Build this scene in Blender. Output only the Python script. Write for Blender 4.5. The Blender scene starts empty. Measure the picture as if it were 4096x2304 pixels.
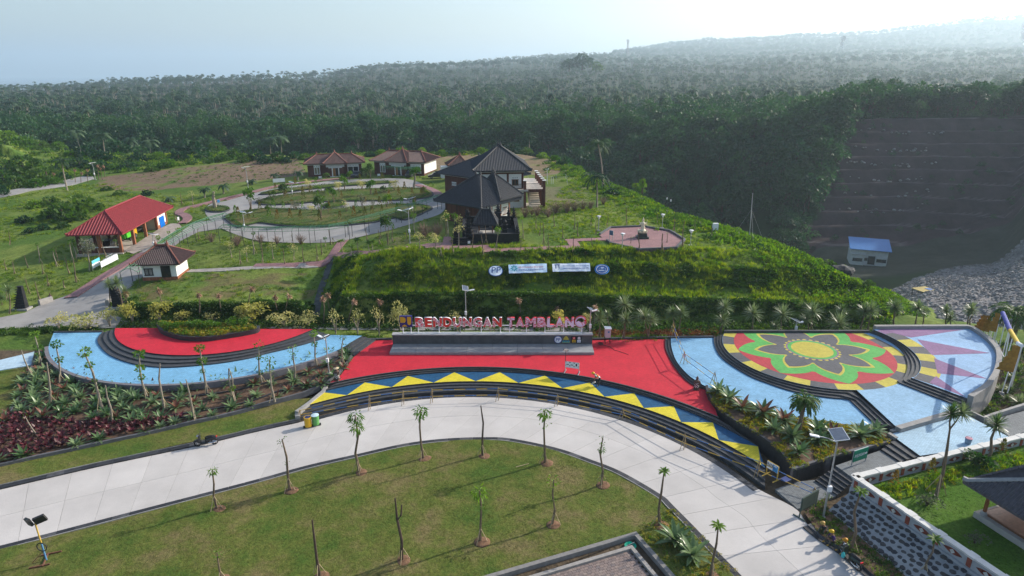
import bpy, math, random
import numpy as np
from mathutils import Vector, Matrix
from mathutils.geometry import delaunay_2d_cdt, tessellate_polygon
random.seed(7); RNG=np.random.default_rng(7)
S=bpy.context.scene; COL=S.collection
# ---------------------------------------------------------------- camera, sky, sun, exposure
FPX=2549.0; PITCH=math.atan(858/FPX); CH=28.0
cam=bpy.data.cameras.new('camera'); camo=bpy.data.objects.new('camera',cam); COL.objects.link(camo)
cam.sensor_width=36; cam.lens=36*FPX/4096; cam.clip_start=.5; cam.clip_end=60000
camo.location=(0,0,CH); camo.rotation_euler=(math.pi/2-PITCH,0,0); S.camera=camo
SUN_AZ=math.radians(64); SUN_EL=math.radians(27)      # azimuth from +Y towards +X
W_=bpy.data.worlds.new('World'); S.world=W_; W_.use_nodes=True
nt=W_.node_tree; nt.nodes.clear()
sk=nt.nodes.new('ShaderNodeTexSky'); sk.sky_type='NISHITA'; sk.sun_disc=False
sk.sun_elevation=SUN_EL; sk.sun_rotation=SUN_AZ; sk.air_density=1.0; sk.dust_density=2.2; sk.ozone_density=1.2; sk.altitude=100
bg=nt.nodes.new('ShaderNodeBackground'); bg.inputs[1].default_value=.15
wo=nt.nodes.new('ShaderNodeOutputWorld'); nt.links.new(sk.outputs[0],bg.inputs[0]); nt.links.new(bg.outputs[0],wo.inputs[0])
sl=bpy.data.lights.new('sun','SUN'); sl.energy=4.5; sl.angle=math.radians(.5); sl.color=(1,.93,.82)
slo=bpy.data.objects.new('sun',sl); COL.objects.link(slo); slo.location=(60,60,80)
sd=Vector((math.sin(SUN_AZ)*math.cos(SUN_EL),math.cos(SUN_AZ)*math.cos(SUN_EL),math.sin(SUN_EL)))
slo.rotation_euler=sd.to_track_quat('Z','Y').to_euler()
S.view_settings.view_transform='Standard'; S.view_settings.look='None'; S.view_settings.gamma=1; S.view_settings.exposure=.48
S.view_settings.use_curve_mapping=False
S.render.engine='CYCLES'
cy=S.cycles; cy.max_bounces=6; cy.diffuse_bounces=2; cy.glossy_bounces=2; cy.transmission_bounces=2; cy.volume_bounces=2; cy.transparent_max_bounces=8
cy.use_denoising=True; cy.caustics_reflective=False; cy.caustics_refractive=False; cy.sample_clamp_indirect=4
try: cy.denoiser='OPENIMAGEDENOISE'
except Exception: pass
HAZE_DENSITY=.0002
# ---------------------------------------------------------------- picture geometry helpers
cP,sP=math.cos(PITCH),math.sin(PITCH); KD=4096/2576
def ray(dx,dy):
    u=(dx*KD-2048)/FPX; v=(dy*KD-1152)/FPX
    return np.array([u,cP-v*sP,-sP-v*cP])
def D(dx,dy,z=0.):
    d=ray(dx,dy); t=(z-CH)/d[2]; return np.array([d[0]*t,d[1]*t,z])
def R(dx,dist,z): 
    u=(dx*KD-2048)/FPX; return np.array([u*(dist*cP-(z-CH)*sP),dist,z])
CROP=dict(A=(0,377.3),B=(566,314.5),C=(1069.1,314.5),D=(1572.3,440.2),E=(1932,440.2),F=(0,691.8),G=(566,691.8),H=(1132,691.8),
 I=(1635.2,754.7),J=(1932,754.7),K=(0,1086.8),L=(644,1086.8),M=(1288,1086.8),N=(1932,1086.8))
def Q(c,a,b): return (CROP[c][0]+a/4,CROP[c][1]+b/4)
def QS(c,pts): return [Q(c,*p) for p in pts]
def W3(c,a,b,z): return D(*Q(c,a,b),z)
def topz(base,dx,dy):
    d=ray(dx,dy); t=base[1]/d[1]; return CH+d[2]*t, d[0]*t
def proj(p):
    x,y,z=p[0],p[1],p[2]-CH; dep=y*cP-z*sP; up=y*sP+z*cP
    return ((2048+FPX*x/dep)/KD,(1152-FPX*up/dep)/KD)
# ---------------------------------------------------------------- mesh builder
def link(o,parent=None):
    COL.objects.link(o)
    if parent is not None: o.parent=parent
    return o
def mesh_np(name,V,Fa,mat=None,smooth=False):
    me=bpy.data.meshes.new(name); V=np.asarray(V,dtype=np.float32); Fa=np.asarray(Fa,dtype=np.int32)
    n=Fa.shape[1]; me.vertices.add(len(V)); me.vertices.foreach_set('co',V.ravel())
    me.loops.add(Fa.size); me.loops.foreach_set('vertex_index',Fa.ravel())
    me.polygons.add(len(Fa)); me.polygons.foreach_set('loop_start',np.arange(0,Fa.size,n,dtype=np.int32))
    try: me.polygons.foreach_set('loop_total',np.full(len(Fa),n,dtype=np.int32))
    except Exception: pass
    if smooth: me.polygons.foreach_set('use_smooth',np.ones(len(Fa),dtype=bool))
    me.update(calc_edges=True)
    if mat: me.materials.append(mat)
    return me
class MB:
    def __init__(s): s.v=[]; s.f=[]
    def add(s,V,Fs):
        n=len(s.v); s.v+= [tuple(p) for p in V]; s.f+=[tuple(i+n for i in f) for f in Fs]; return s
    def box(s,c,d,rot=0.,tilt=None):
        hx,hy,hz=d[0]/2,d[1]/2,d[2]/2; cr,sr=math.cos(rot),math.sin(rot); V=[]
        for z in(-hz,hz):
            for x,y in((-hx,-hy),(hx,-hy),(hx,hy),(-hx,hy)): V.append((c[0]+x*cr-y*sr,c[1]+x*sr+y*cr,c[2]+z))
        return s.add(V,[(3,2,1,0),(4,5,6,7),(0,1,5,4),(1,2,6,5),(2,3,7,6),(3,0,4,7)])
    def obox(s,M,d):
        hx,hy,hz=d[0]/2,d[1]/2,d[2]/2
        V=[M@Vector((x,y,z)) for z in(-hz,hz) for x,y in((-hx,-hy),(hx,-hy),(hx,hy),(-hx,hy))]
        return s.add(V,[(3,2,1,0),(4,5,6,7),(0,1,5,4),(1,2,6,5),(2,3,7,6),(3,0,4,7)])
    def prism(s,poly,z0,z1,top=True,bottom=False):
        n=len(poly); P=[(p[0],p[1]) for p in poly]
        if sum(P[i][0]*P[(i+1)%n][1]-P[(i+1)%n][0]*P[i][1] for i in range(n))<0: P=P[::-1]
        V=[(x,y,z0) for x,y in P]+[(x,y,z1) for x,y in P]
        Fs=[(i,(i+1)%n,n+(i+1)%n,n+i) for i in range(n)]
        tr=tessellate_polygon([[Vector((x,y,0)) for x,y in P]])
        for t in tr:
            a,b,c=t
            ar=(P[b][0]-P[a][0])*(P[c][1]-P[a][1])-(P[c][0]-P[a][0])*(P[b][1]-P[a][1])
            if ar<0: b,c=c,b
            if top: Fs.append((n+a,n+b,n+c))
            if bottom: Fs.append((a,c,b))
        return s.add(V,Fs)
    def flat(s,poly,z):
        P=[(p[0],p[1]) for p in poly]; V=[(x,y,z) for x,y in P]; Fs=[]
        for a,b,c in tessellate_polygon([[Vector((x,y,0)) for x,y in P]]):
            ar=(P[b][0]-P[a][0])*(P[c][1]-P[a][1])-(P[c][0]-P[a][0])*(P[b][1]-P[a][1])
            Fs.append((a,b,c) if ar>0 else (a,c,b))
        return s.add(V,Fs)
    def tube(s,pts,rad,n=6,cap=True):
        pts=[Vector(p) for p in pts]; m=len(pts)
        if not hasattr(rad,'__len__'): rad=[rad]*m
        V=[];Fs=[]
        for i,p in enumerate(pts):
            t=(pts[min(i+1,m-1)]-pts[max(i-1,0)]).normalized()
            a=t.cross(Vector((0,0,1)) if abs(t.z)<.9 else Vector((1,0,0))).normalized(); b=t.cross(a)
            for k in range(n):
                an=2*math.pi*k/n; V.append(p+(a*math.cos(an)+b*math.sin(an))*rad[i])
        for i in range(m-1):
            for k in range(n): Fs.append((i*n+k,i*n+(k+1)%n,(i+1)*n+(k+1)%n,(i+1)*n+k))
        if cap: Fs.append(tuple(range(n))[::-1]); Fs.append(tuple(range((m-1)*n,m*n)))
        return s.add(V,[f[::-1] for f in Fs])
    def lathe(s,prof,c=(0,0,0),n=12):
        V=[];Fs=[];m=len(prof)
        for r,z in prof:
            for k in range(n):
                an=2*math.pi*k/n; V.append((c[0]+r*math.cos(an),c[1]+r*math.sin(an),c[2]+z))
        for i in range(m-1):
            for k in range(n): Fs.append((i*n+k,i*n+(k+1)%n,(i+1)*n+(k+1)%n,(i+1)*n+k))
        Fs.append(tuple(range(n))[::-1]); Fs.append(tuple(range((m-1)*n,m*n)))
        return s.add(V,Fs)
    def quad(s,a,b,c,d): return s.add([a,b,c,d],[(0,1,2,3)])
    def ball(s,c,r,n=8,m=5):
        if not hasattr(r,'__len__'): r=(r,r,r)
        V=[];Fs=[]
        for i in range(m+1):
            th=math.pi*i/m
            for k in range(n):
                an=2*math.pi*k/n; V.append((c[0]+r[0]*math.sin(th)*math.cos(an),c[1]+r[1]*math.sin(th)*math.sin(an),c[2]-r[2]*math.cos(th)))
        for i in range(m):
            for k in range(n): Fs.append((i*n+k,i*n+(k+1)%n,(i+1)*n+(k+1)%n,(i+1)*n+k))
        return s.add(V,Fs)
    def mesh(s,name,mat,smooth=False,off=None):
        me=bpy.data.meshes.new(name); V=s.v if off is None else [(p[0]-off[0],p[1]-off[1],p[2]-off[2]) for p in s.v]
        me.from_pydata(V,[],s.f)
        if smooth: me.polygons.foreach_set('use_smooth',[True]*len(me.polygons))
        me.update()
        if mat: me.materials.append(mat)
        return me
    def build(s,name,mat,parent=None,smooth=False,world=False):
        off=tuple(parent.location) if (world and parent is not None) else None
        return link(bpy.data.objects.new(name,s.mesh(name,mat,smooth,off)),parent)
def tag(o,label=None,cat=None,group=None,kind=None):
    if label: o['label']=label
    if cat: o['category']=cat
    if group: o['group']=group
    if kind: o['kind']=kind
    return o
def thing(name,label,cat,loc=(0,0,0),rz=0.,group=None):
    o=bpy.data.objects.new(name,None); o.empty_display_size=.3; COL.objects.link(o)
    o.location=[float(c) for c in loc]; o.rotation_euler=(0,0,rz); return tag(o,label,cat,group)
def part(name,mesh,parent,loc=(0,0,0),rz=0.,sc=1.):
    o=bpy.data.objects.new(name,mesh); link(o,parent); o.location=[float(c) for c in loc]; o.rotation_euler=(0,0,rz)
    o.scale=(sc,sc,sc) if not hasattr(sc,'__len__') else sc; return o
KIDS={}
def dup(o,loc=None,rz=None,sc=None,label=None,parent=None):
    c=o.copy(); COL.objects.link(c)
    if parent is not None: c.parent=parent
    if loc is not None: c.location=[float(x) for x in loc]
    if rz is not None: c.rotation_euler=(0,0,rz)
    if sc is not None: c.scale=(sc,sc,sc)
    if label: c['label']=label
    for ch in list(o.children): dup(ch,parent=c)
    return c
# ---------------------------------------------------------------- materials
def srgb(h):
    f=lambda c:(c/255/12.92 if c/255<=.04045 else ((c/255+.055)/1.055)**2.4)
    return tuple(f(int(h[i:i+2],16)) for i in(0,2,4))
MATS={}
def M(name,col,rough=.85,var=.18,scale=2.,bump=0.,bscale=None,col2=None,metal=0.,spec=.3,detail=4.,rand=0.,rscale=None):
    if name in MATS: return MATS[name]
    m=bpy.data.materials.new(name); m.use_nodes=True; t=m.node_tree; N=t.nodes; L=t.links; b=N['Principled BSDF']
    b.inputs['Roughness'].default_value=rough; b.inputs['Metallic'].default_value=metal; b.inputs['Specular IOR Level'].default_value=spec
    g=N.new('ShaderNodeNewGeometry'); nz=N.new('ShaderNodeTexNoise'); nz.inputs['Scale'].default_value=scale; nz.inputs['Detail'].default_value=detail; nz.inputs['Roughness'].default_value=.65
    L.new(g.outputs['Position'],nz.inputs['Vector'])
    r=N.new('ShaderNodeValToRGB'); r.color_ramp.elements[0].position=.32; r.color_ramp.elements[1].position=.68
    c2=col2 if col2 else tuple(min(1,c*(1+var)) for c in col); c1=col if col2 else tuple(c*(1-var) for c in col)
    r.color_ramp.elements[0].color=(*c1,1); r.color_ramp.elements[1].color=(*c2,1)
    L.new(nz.outputs[0],r.inputs[0]); out=r.outputs[0]
    if rand:
        oi=N.new('ShaderNodeObjectInfo'); mr=N.new('ShaderNodeMapRange'); mr.inputs[3].default_value=1-rand; mr.inputs[4].default_value=1+rand
        L.new(oi.outputs['Random'],mr.inputs[0]); mx=N.new('ShaderNodeMix'); mx.data_type='RGBA'; mx.blend_type='MULTIPLY'; mx.inputs[0].default_value=1
        L.new(out,mx.inputs[6]); cmb=N.new('ShaderNodeCombineColor'); 
        for i in range(3): L.new(mr.outputs[0],cmb.inputs[i])
        L.new(cmb.outputs[0],mx.inputs[7]); out=mx.outputs[2]
    L.new(out,b.inputs['Base Color'])
    if bump:
        n2=N.new('ShaderNodeTexNoise'); n2.inputs['Scale'].default_value=bscale or scale*6; n2.inputs['Detail'].default_value=3; L.new(g.outputs['Position'],n2.inputs['Vector'])
        bp=N.new('ShaderNodeBump'); bp.inputs['Strength'].default_value=bump; bp.inputs['Distance'].default_value=.05; L.new(n2.outputs[0],bp.inputs['Height']); L.new(bp.outputs[0],b.inputs['Normal'])
    MATS[name]=m; return m
def tile(name,col,tw=.21,th=.105,var=.12,rough=.75,rot=0.,mortar=.62,stain=.17,spec=.25):
    """small paving blocks: joints darker, every block a little different, broad wear on top"""
    if name in MATS: return MATS[name]
    m=bpy.data.materials.new(name); m.use_nodes=True; t=m.node_tree; N=t.nodes; L=t.links; b=N['Principled BSDF']; b.inputs['Roughness'].default_value=rough; b.inputs['Specular IOR Level'].default_value=spec
    g=N.new('ShaderNodeNewGeometry'); mp=N.new('ShaderNodeMapping'); mp.inputs['Rotation'].default_value=(0,0,rot); L.new(g.outputs['Position'],mp.inputs[0])
    br=N.new('ShaderNodeTexBrick'); br.inputs['Scale'].default_value=1; br.inputs['Brick Width'].default_value=tw; br.inputs['Row Height'].default_value=th; br.inputs['Mortar Size'].default_value=.012; br.inputs['Mortar Smooth'].default_value=.3; br.inputs['Bias'].default_value=0
    br.inputs['Color1'].default_value=(*[c*(1-var) for c in col],1); br.inputs['Color2'].default_value=(*[min(1,c*(1+var)) for c in col],1); br.inputs['Mortar'].default_value=(*[c*mortar for c in col],1)
    L.new(mp.outputs[0],br.inputs['Vector'])
    nz=N.new('ShaderNodeTexNoise'); nz.inputs['Scale'].default_value=.55; nz.inputs['Detail'].default_value=7; nz.inputs['Roughness'].default_value=.7; L.new(g.outputs['Position'],nz.inputs['Vector'])
    mr=N.new('ShaderNodeMapRange'); mr.inputs[1].default_value=.3; mr.inputs[2].default_value=.7; mr.inputs[3].default_value=1-stain; mr.inputs[4].default_value=1+stain; L.new(nz.outputs[0],mr.inputs[0])
    mx=N.new('ShaderNodeMix'); mx.data_type='RGBA'; mx.blend_type='MULTIPLY'; mx.inputs[0].default_value=1; cb=N.new('ShaderNodeCombineColor')
    for i in range(3): L.new(mr.outputs[0],cb.inputs[i])
    L.new(br.outputs[0],mx.inputs[6]); L.new(cb.outputs[0],mx.inputs[7]); L.new(mx.outputs[2],b.inputs['Base Color'])
    bp=N.new('ShaderNodeBump'); bp.inputs['Strength'].default_value=.35; bp.inputs['Distance'].default_value=.01; bp.invert=True; L.new(br.outputs['Fac'],bp.inputs['Height']); L.new(bp.outputs[0],b.inputs['Normal'])
    MATS[name]=m; return m
def leafmat(name,col,col2,trans=.35,rand=.25,nscale=.15,rough=.55):
    if name in MATS: return MATS[name]
    m=bpy.data.materials.new(name); m.use_nodes=True; t=m.node_tree; N=t.nodes; L=t.links; b=N['Principled BSDF']; b.inputs['Roughness'].default_value=rough; b.inputs['Specular IOR Level'].default_value=.3
    g=N.new('ShaderNodeNewGeometry'); nz=N.new('ShaderNodeTexNoise'); nz.inputs['Scale'].default_value=nscale; nz.inputs['Detail'].default_value=6; nz.inputs['Roughness'].default_value=.75; L.new(g.outputs['Position'],nz.inputs['Vector'])
    oi=N.new('ShaderNodeObjectInfo'); ad=N.new('ShaderNodeMath'); ad.operation='MULTIPLY_ADD'; ad.inputs[1].default_value=.5; L.new(oi.outputs['Random'],ad.inputs[0])
    sb=N.new('ShaderNodeMath'); sb.operation='SUBTRACT'; sb.inputs[1].default_value=.25; L.new(nz.outputs[0],sb.inputs[0]); L.new(sb.outputs[0],ad.inputs[2])
    r=N.new('ShaderNodeValToRGB'); r.color_ramp.elements[0].position=.25; r.color_ramp.elements[1].position=.75; r.color_ramp.elements[0].color=(*col,1); r.color_ramp.elements[1].color=(*col2,1)
    L.new(ad.outputs[0],r.inputs[0]); L.new(r.outputs[0],b.inputs['Base Color'])
    tr=N.new('ShaderNodeBsdfTranslucent'); hs=N.new('ShaderNodeHueSaturation'); hs.inputs['Saturation'].default_value=1.15; hs.inputs['Value'].default_value=1.5; L.new(r.outputs[0],hs.inputs['Color']); L.new(hs.outputs[0],tr.inputs[0])
    ms=N.new('ShaderNodeMixShader'); ms.inputs[0].default_value=trans; L.new(b.outputs[0],ms.inputs[1]); L.new(tr.outputs[0],ms.inputs[2]); L.new(ms.outputs[0],N['Material Output'].inputs[0])
    MATS[name]=m; return m
# ================================================================= TERRAIN
CTRL=[]
EDGES=[]
def row(pts,z=None,dense=False):
    n0=len(CTRL)
    for k,p in enumerate(pts):
        if dense and k:
            q=pts[k-1]; m=max(1,int(abs(p[0]-q[0])/40))
            for i in range(1,m): CTRL.append(D(q[0]+(p[0]-q[0])*i/m,q[1]+(p[1]-q[1])*i/m,(q[2]+(p[2]-q[2])*i/m) if z is None else z))
        CTRL.append(D(p[0],p[1],p[2] if z is None else z))
    if dense: EDGES.extend((i,i+1) for i in range(n0,len(CTRL)-1))
for p in [(-120,8),(-60,8),(0,8),(60,8),(120,8),(-120,30),(-55,30),(0,30),(40,28),(75,30),(-30,55),(-10,58),(10,58),(28,56),(45,52),(60,48)]: CTRL.append(np.array([p[0],p[1],-1.05]))
row([(-500,848),(-100,848),(100,848),(400,848),(800,848),(1200,848),(1600,848),(2000,848),(2300,842)],-.12)
row([(2400,822),(2576,830),(2800,840),(3100,880)],-.3); row([(2560,930,.15),(2600,1000,.0),(2800,1000,0)])
row([(830,806),(1000,806),(1290,806),(1500,806),(1800,808),(2100,810),(2240,805)],0,True)
row([(0,800,0),(-400,800,.1),(130,760,.15),(265,692,.9),(347,637,1.25),(0,700,.45),(100,735,.3)])
row([(300,812),(500,808),(700,806),(792,806)],0,True)
row([(330,772,1.5),(500,766,1.7),(740,764,1.7),(772,772,1.4)],None,True)
row([(480,690,1.8),(700,680,2.),(812,662,2.2),(360,706,1.6),(475,706,1.7),(335,740,1.2)])
row([(795,790,.15),(805,755,.7),(828,668,1.9),(838,648,3.0)])
row([(850,752,2.6),(1000,747,2.7),(1290,744,2.7),(1500,750,2.55),(1800,758,2.2),(2000,768,1.85),(2190,773,1.7)],None,True)
row([(860,733,2.8),(1000,732,2.8),(1290,732,2.8),(1572,732,2.6),(1772,735,2.35),(1997,738,2.1),(2084,739,2.0)],None,True)
row([(880,690,3.9)])
row([(975,667,5.2),(1150,668,5.2),(1290,668,5.2),(1572,665,5.1),(1772,672,4.8),(1997,673,4.4)],None,True)
row([(1010,661,5.3),(1290,661,5.3),(1572,657,5.2),(1772,664,4.9),(1985,665,4.5)],None,True)
row([(900,648,4.4)])
row([(990,633,6.2),(1150,634,6.3),(1290,634,6.3),(1572,630,6.3),(1747,631,6.1),(1872,639,5.6),(1985,650,4.8)],None,True)
row([(900,630,4.7),(1100,618,6.2),(1300,600,6.3),(1720,600,6.3),(1600,622,6.3),(1480,560,6.3),(1225,560,6.3),(1120,545,5.8),(1360,520,6.3),(1500,500,6.4),(1600,520,6.3),(1000,600,5.2),(1040,564,4.5),(1092,500,4.5),(1097,455,4.6)])
row([(840,530,3.6),(740,612,3.0),(916,596,3.6),(640,605,2.7),(566,575,2.4),(500,582,2.0),(566,507,2.7),(450,540,1.9),(660,485,3.6),(766,464,4.2),(916,450,4.5),(1016,449,4.6),(480,620,1.9),(830,640,2.9),(830,610,3.3),(660,640,2.5)])
row([(770,443,4.5),(900,441,4.5),(1000,443,4.7),(1090,430,4.9),(260,442,3.0),(460,420,4.2),(600,407,5.),(750,400,5.2),(350,470,2.6),(600,450,3.8),(460,500,2.5)])
row([(0,490,2.0),(150,475,2.3),(240,450,2.6),(0,560,1.3),(150,540,1.7),(300,520,2.1),(0,640,.8),(180,600,1.2),(200,640,1.1),(430,560,1.8),(320,632,1.3),(100,440,3),(0,405,4),(80,402,4),(180,405,3.2),(0,360,9),(-120,380,8),(60,372,6),(-400,700,.5),(-400,560,1.),(-400,480,2.),(-400,420,4)])
RIMN=[(-200,375,7),(110,385,3.5),(260,392,3.2),(460,388,3.6),(650,388,4.6),(760,392,5),(950,386,5.3),(1110,388,5.8),(1250,380,6.4),(1400,402,6.9)]
RIMR=[(1500,450,6.8),(1620,500,6.5),(1720,545,6.3),(1830,578,6),(1930,610,5.5),(2010,640,4.8),(2100,690,3.6),(2170,727,2.3),(2250,787,.2)]
row(RIMN); row(RIMR)
for p in RIMN:
    w=D(*p)
    for s,dz in((16,-9),(34,-22),(60,-40)): CTRL.append(w+np.array([0.15*s,s,dz]))
for p in RIMR:
    w=D(*p); k=1 if p[0]<2150 else .45
    for s,dz in((7,-4),(18,-13),(40,-34)): CTRL.append(w+np.array([.86*s,.5*s,dz*k]))
CP=np.array(CTRL)
_v,_e,_f,_,_,_=delaunay_2d_cdt([Vector((p[0],p[1])) for p in CP],EDGES,[],0,1e-4)
TV=np.array([(p.x,p.y) for p in _v])
TZ=np.array([CP[np.argmin((CP[:,0]-p[0])**2+(CP[:,1]-p[1])**2),2] for p in TV]); TF=np.array([list(f) for f in _f])
GX0,GX1,GY0,GY1,GS=-150.,120.,8.,290.,.6
gx=np.arange(GX0,GX1+.01,GS); gy=np.arange(GY0,GY1+.01,GS); HG=np.full((len(gy),len(gx)),np.nan)
for a,b,c in TF:
    A,B,C_=TV[a],TV[b],TV[c]; x0,x1=min(A[0],B[0],C_[0]),max(A[0],B[0],C_[0]); y0,y1=min(A[1],B[1],C_[1]),max(A[1],B[1],C_[1])
    i0,i1=max(0,int((x0-GX0)/GS)),min(len(gx)-1,int((x1-GX0)/GS)+1); j0,j1=max(0,int((y0-GY0)/GS)),min(len(gy)-1,int((y1-GY0)/GS)+1)
    if i1<=i0 or j1<=j0: continue
    X,Y=np.meshgrid(gx[i0:i1+1],gy[j0:j1+1]); de=(B[1]-C_[1])*(A[0]-C_[0])+(C_[0]-B[0])*(A[1]-C_[1])
    if abs(de)<1e-9: continue
    w0=((B[1]-C_[1])*(X-C_[0])+(C_[0]-B[0])*(Y-C_[1]))/de; w1=((C_[1]-A[1])*(X-C_[0])+(A[0]-C_[0])*(Y-C_[1]))/de; w2=1-w0-w1
    ok=(w0>=-1e-6)&(w1>=-1e-6)&(w2>=-1e-6); sub=HG[j0:j1+1,i0:i1+1]; sub[ok]=(w0*TZ[a]+w1*TZ[b]+w2*TZ[c])[ok]
# soften the breaklines a little
_m=~np.isnan(HG); _z=np.where(_m,HG,0)
for _ in range(0):
    s=np.zeros_like(_z); n=np.zeros_like(_z)
    for dj,di,w in((0,0,4),(1,0,1),(-1,0,1),(0,1,1),(0,-1,1)):
        s+=w*np.roll(np.roll(_z*_m,dj,0),di,1); n+=w*np.roll(np.roll(_m.astype(float),dj,0),di,1)
    _z=np.where(_m,s/np.maximum(n,1e-6),0)
HG=np.where(_m,_z,np.nan)
def vnoise(x,y,s,seed=0):
    def h(i,j): 
        n=np.sin(i*127.1+j*311.7+seed*74.7)*43758.5453; return n-np.floor(n)
    x=np.asarray(x)/s; y=np.asarray(y)/s; i=np.floor(x); j=np.floor(y); fx=x-i; fy=y-j; fx=fx*fx*(3-2*fx); fy=fy*fy*(3-2*fy)
    return (h(i,j)*(1-fx)+h(i+1,j)*fx)*(1-fy)+(h(i,j+1)*(1-fx)+h(i+1,j+1)*fx)*fy
def H(x,y):
    x=np.asarray(x,float); y=np.asarray(y,float); fx=np.clip((x-GX0)/GS,0,len(gx)-1.001); fy=np.clip((y-GY0)/GS,0,len(gy)-1.001)
    i=fx.astype(int); j=fy.astype(int); a=fx-i; b=fy-j
    return (HG[j,i]*(1-a)+HG[j,i+1]*a)*(1-b)+(HG[j+1,i]*(1-a)+HG[j+1,i+1]*a)*b
_ts=np.linspace(25,330,1200)
def hit(dx,dy):
    d=ray(dx,dy); P=np.outer(_ts,d); P[:,2]+=CH; h=H(P[:,0],P[:,1]); below=np.where(~np.isnan(h)&(P[:,2]<h))[0]
    if len(below)==0: return D(dx,dy,3.)
    k=below[0]
    if k==0: return P[0]
    a=P[k-1][2]-h[k-1] if not np.isnan(h[k-1]) else .1; b=h[k]-P[k][2]; f=a/(a+b+1e-9); p=P[k-1]*(1-f)+P[k]*f; return p
def hitq(c,a,b): return hit(*Q(c,a,b))
# ---- far land: profiles of (distance, height) at bearings u = x/y
FAR=[(-1.2,[(60,-30),(200,-24),(250,-22),(285,-4),(420,-6),(1400,-2),(2600,-60),(6000,-70)]),
(-.77,[(60,-34),(200,-30),(250,-26),(285,-5),(420,-6),(1400,-10),(2400,-70),(6000,-70)]),
(-.4,[(60,-40),(230,-38),(265,-34),(305,-7),(450,-7),(1600,8),(3000,-60),(6000,-70)]),
(-.15,[(60,-42),(225,-42),(255,-38),(300,-6),(350,-4),(450,-6),(900,2),(1900,38),(4000,60),(6000,60)]),
(.1,[(60,-42),(205,-44),(240,-40),(290,-2),(340,0),(450,-4),(900,6),(2000,54),(3800,120),(5000,150)]),
(.3,[(60,-42),(180,-42),(220,-38),(268,0),(330,1),(500,-2),(900,6),(3000,92),(5000,250)]),
(.45,[(60,-36),(170,-36),(205,-32),(250,5),(320,3),(500,0),(900,8),(3200,120),(5000,285)]),
(.52,[(60,-24),(110,-28),(160,-27),(200,-27),(214,-25),(252,12),(320,7),(430,2),(900,8),(3500,142),(5000,300)]),
(.6,[(60,-8),(90,-12),(130,-20),(185,-27),(208,-27),(216,-24),(254,12),(320,7),(430,2),(900,8),(3500,145),(5000,345)]),
(.7,[(60,-1.4),(84,-4),(120,-13),(160,-22),(195,-26),(212,-22),(255,12),(320,8),(430,3),(900,10),(3500,150),(5000,400)]),
(.78,[(60,-.9),(81,-3),(120,-12),(160,-21),(190,-24),(212,-18),(256,13),(320,8),(430,4),(900,12),(3500,155),(5000,440)]),
(.9,[(60,-.9),(81,-2),(120,-9),(150,-8),(190,10),(225,32),(258,42),(320,34),(430,14),(900,14),(3500,160),(5000,440)]),
(1.2,[(60,-.9),(81,-1),(120,4),(150,22),(190,42),(225,55),(258,60),(320,50),(430,25),(900,14),(3500,165),(5000,440)])]
FU=np.array([f[0] for f in FAR])
def farz(u,y):
    u=np.clip(np.asarray(u,float),-1.2,1.199); y=np.asarray(y,float); Z=np.array([np.interp(y,[p[0] for p in f[1]],[p[1] for p in f[1]]) for f in FAR])
    k=np.clip(np.searchsorted(FU,u)-1,0,len(FU)-2); t=(u-FU[k])/(FU[k+1]-FU[k]); t=t*t*(3-2*t); n=np.arange(u.size)
    return (Z.reshape(len(FAR),-1)[k.ravel(),n]*(1-t.ravel())+Z.reshape(len(FAR),-1)[k.ravel()+1,n]*t.ravel()).reshape(u.shape)
def bermmask(u,y): 
    lo=203+0*u; hi=256-8*np.clip((.56-u)/.1,0,1); left=.47+.0011*np.clip(y-205,0,60)*.9
    return (u>left)&(u<1.0)&(y>lo)&(y<hi)
uu=np.linspace(-1.15,1.5,220); yy=np.unique(np.concatenate([np.geomspace(60,5600,110),np.linspace(203,262,150)]))
U,Y=np.meshgrid(uu,yy); X=U*Y; ZF=farz(U,Y)
bm=bermmask(U,Y)
st=4.2; ph=(ZF+60)/st; fr=ph-np.floor(ph); stepz=(np.floor(ph)+np.clip(fr*1.5-.25,0,1))*st-60
ZF=np.where(bm,stepz,ZF)+np.where(bm,(vnoise(X,Y,3.)-.5)*.5,(vnoise(X,Y,14.)-.5)*np.clip(Y/150,0,4)+(vnoise(X,Y,120.)-.5)*np.clip((Y-400)/60,0,14))
colF=np.zeros((U.size,4)); g=np.array([.022,.04,.014,1]); colF[:]=g
uf,yf=U.ravel(),Y.ravel(); bmf=bm.ravel(); edge=(fr.ravel()<.14)
colF[bmf]=(.060,.040,.042,1); colF[bmf&edge]=(.12,.10,.10,1)
rock=(uf>.55)&(yf<165)&(yf<118+(uf-.55)*300); colF[rock]=(.17,.16,.16,1)
flat=(uf>.46)&(yf>165)&(yf<205); colF[flat]=(.05,.055,.04,1)
fieldp=(uf>.62)&(yf<72); colF[fieldp]=(.12,.13,.05,1)
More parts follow.
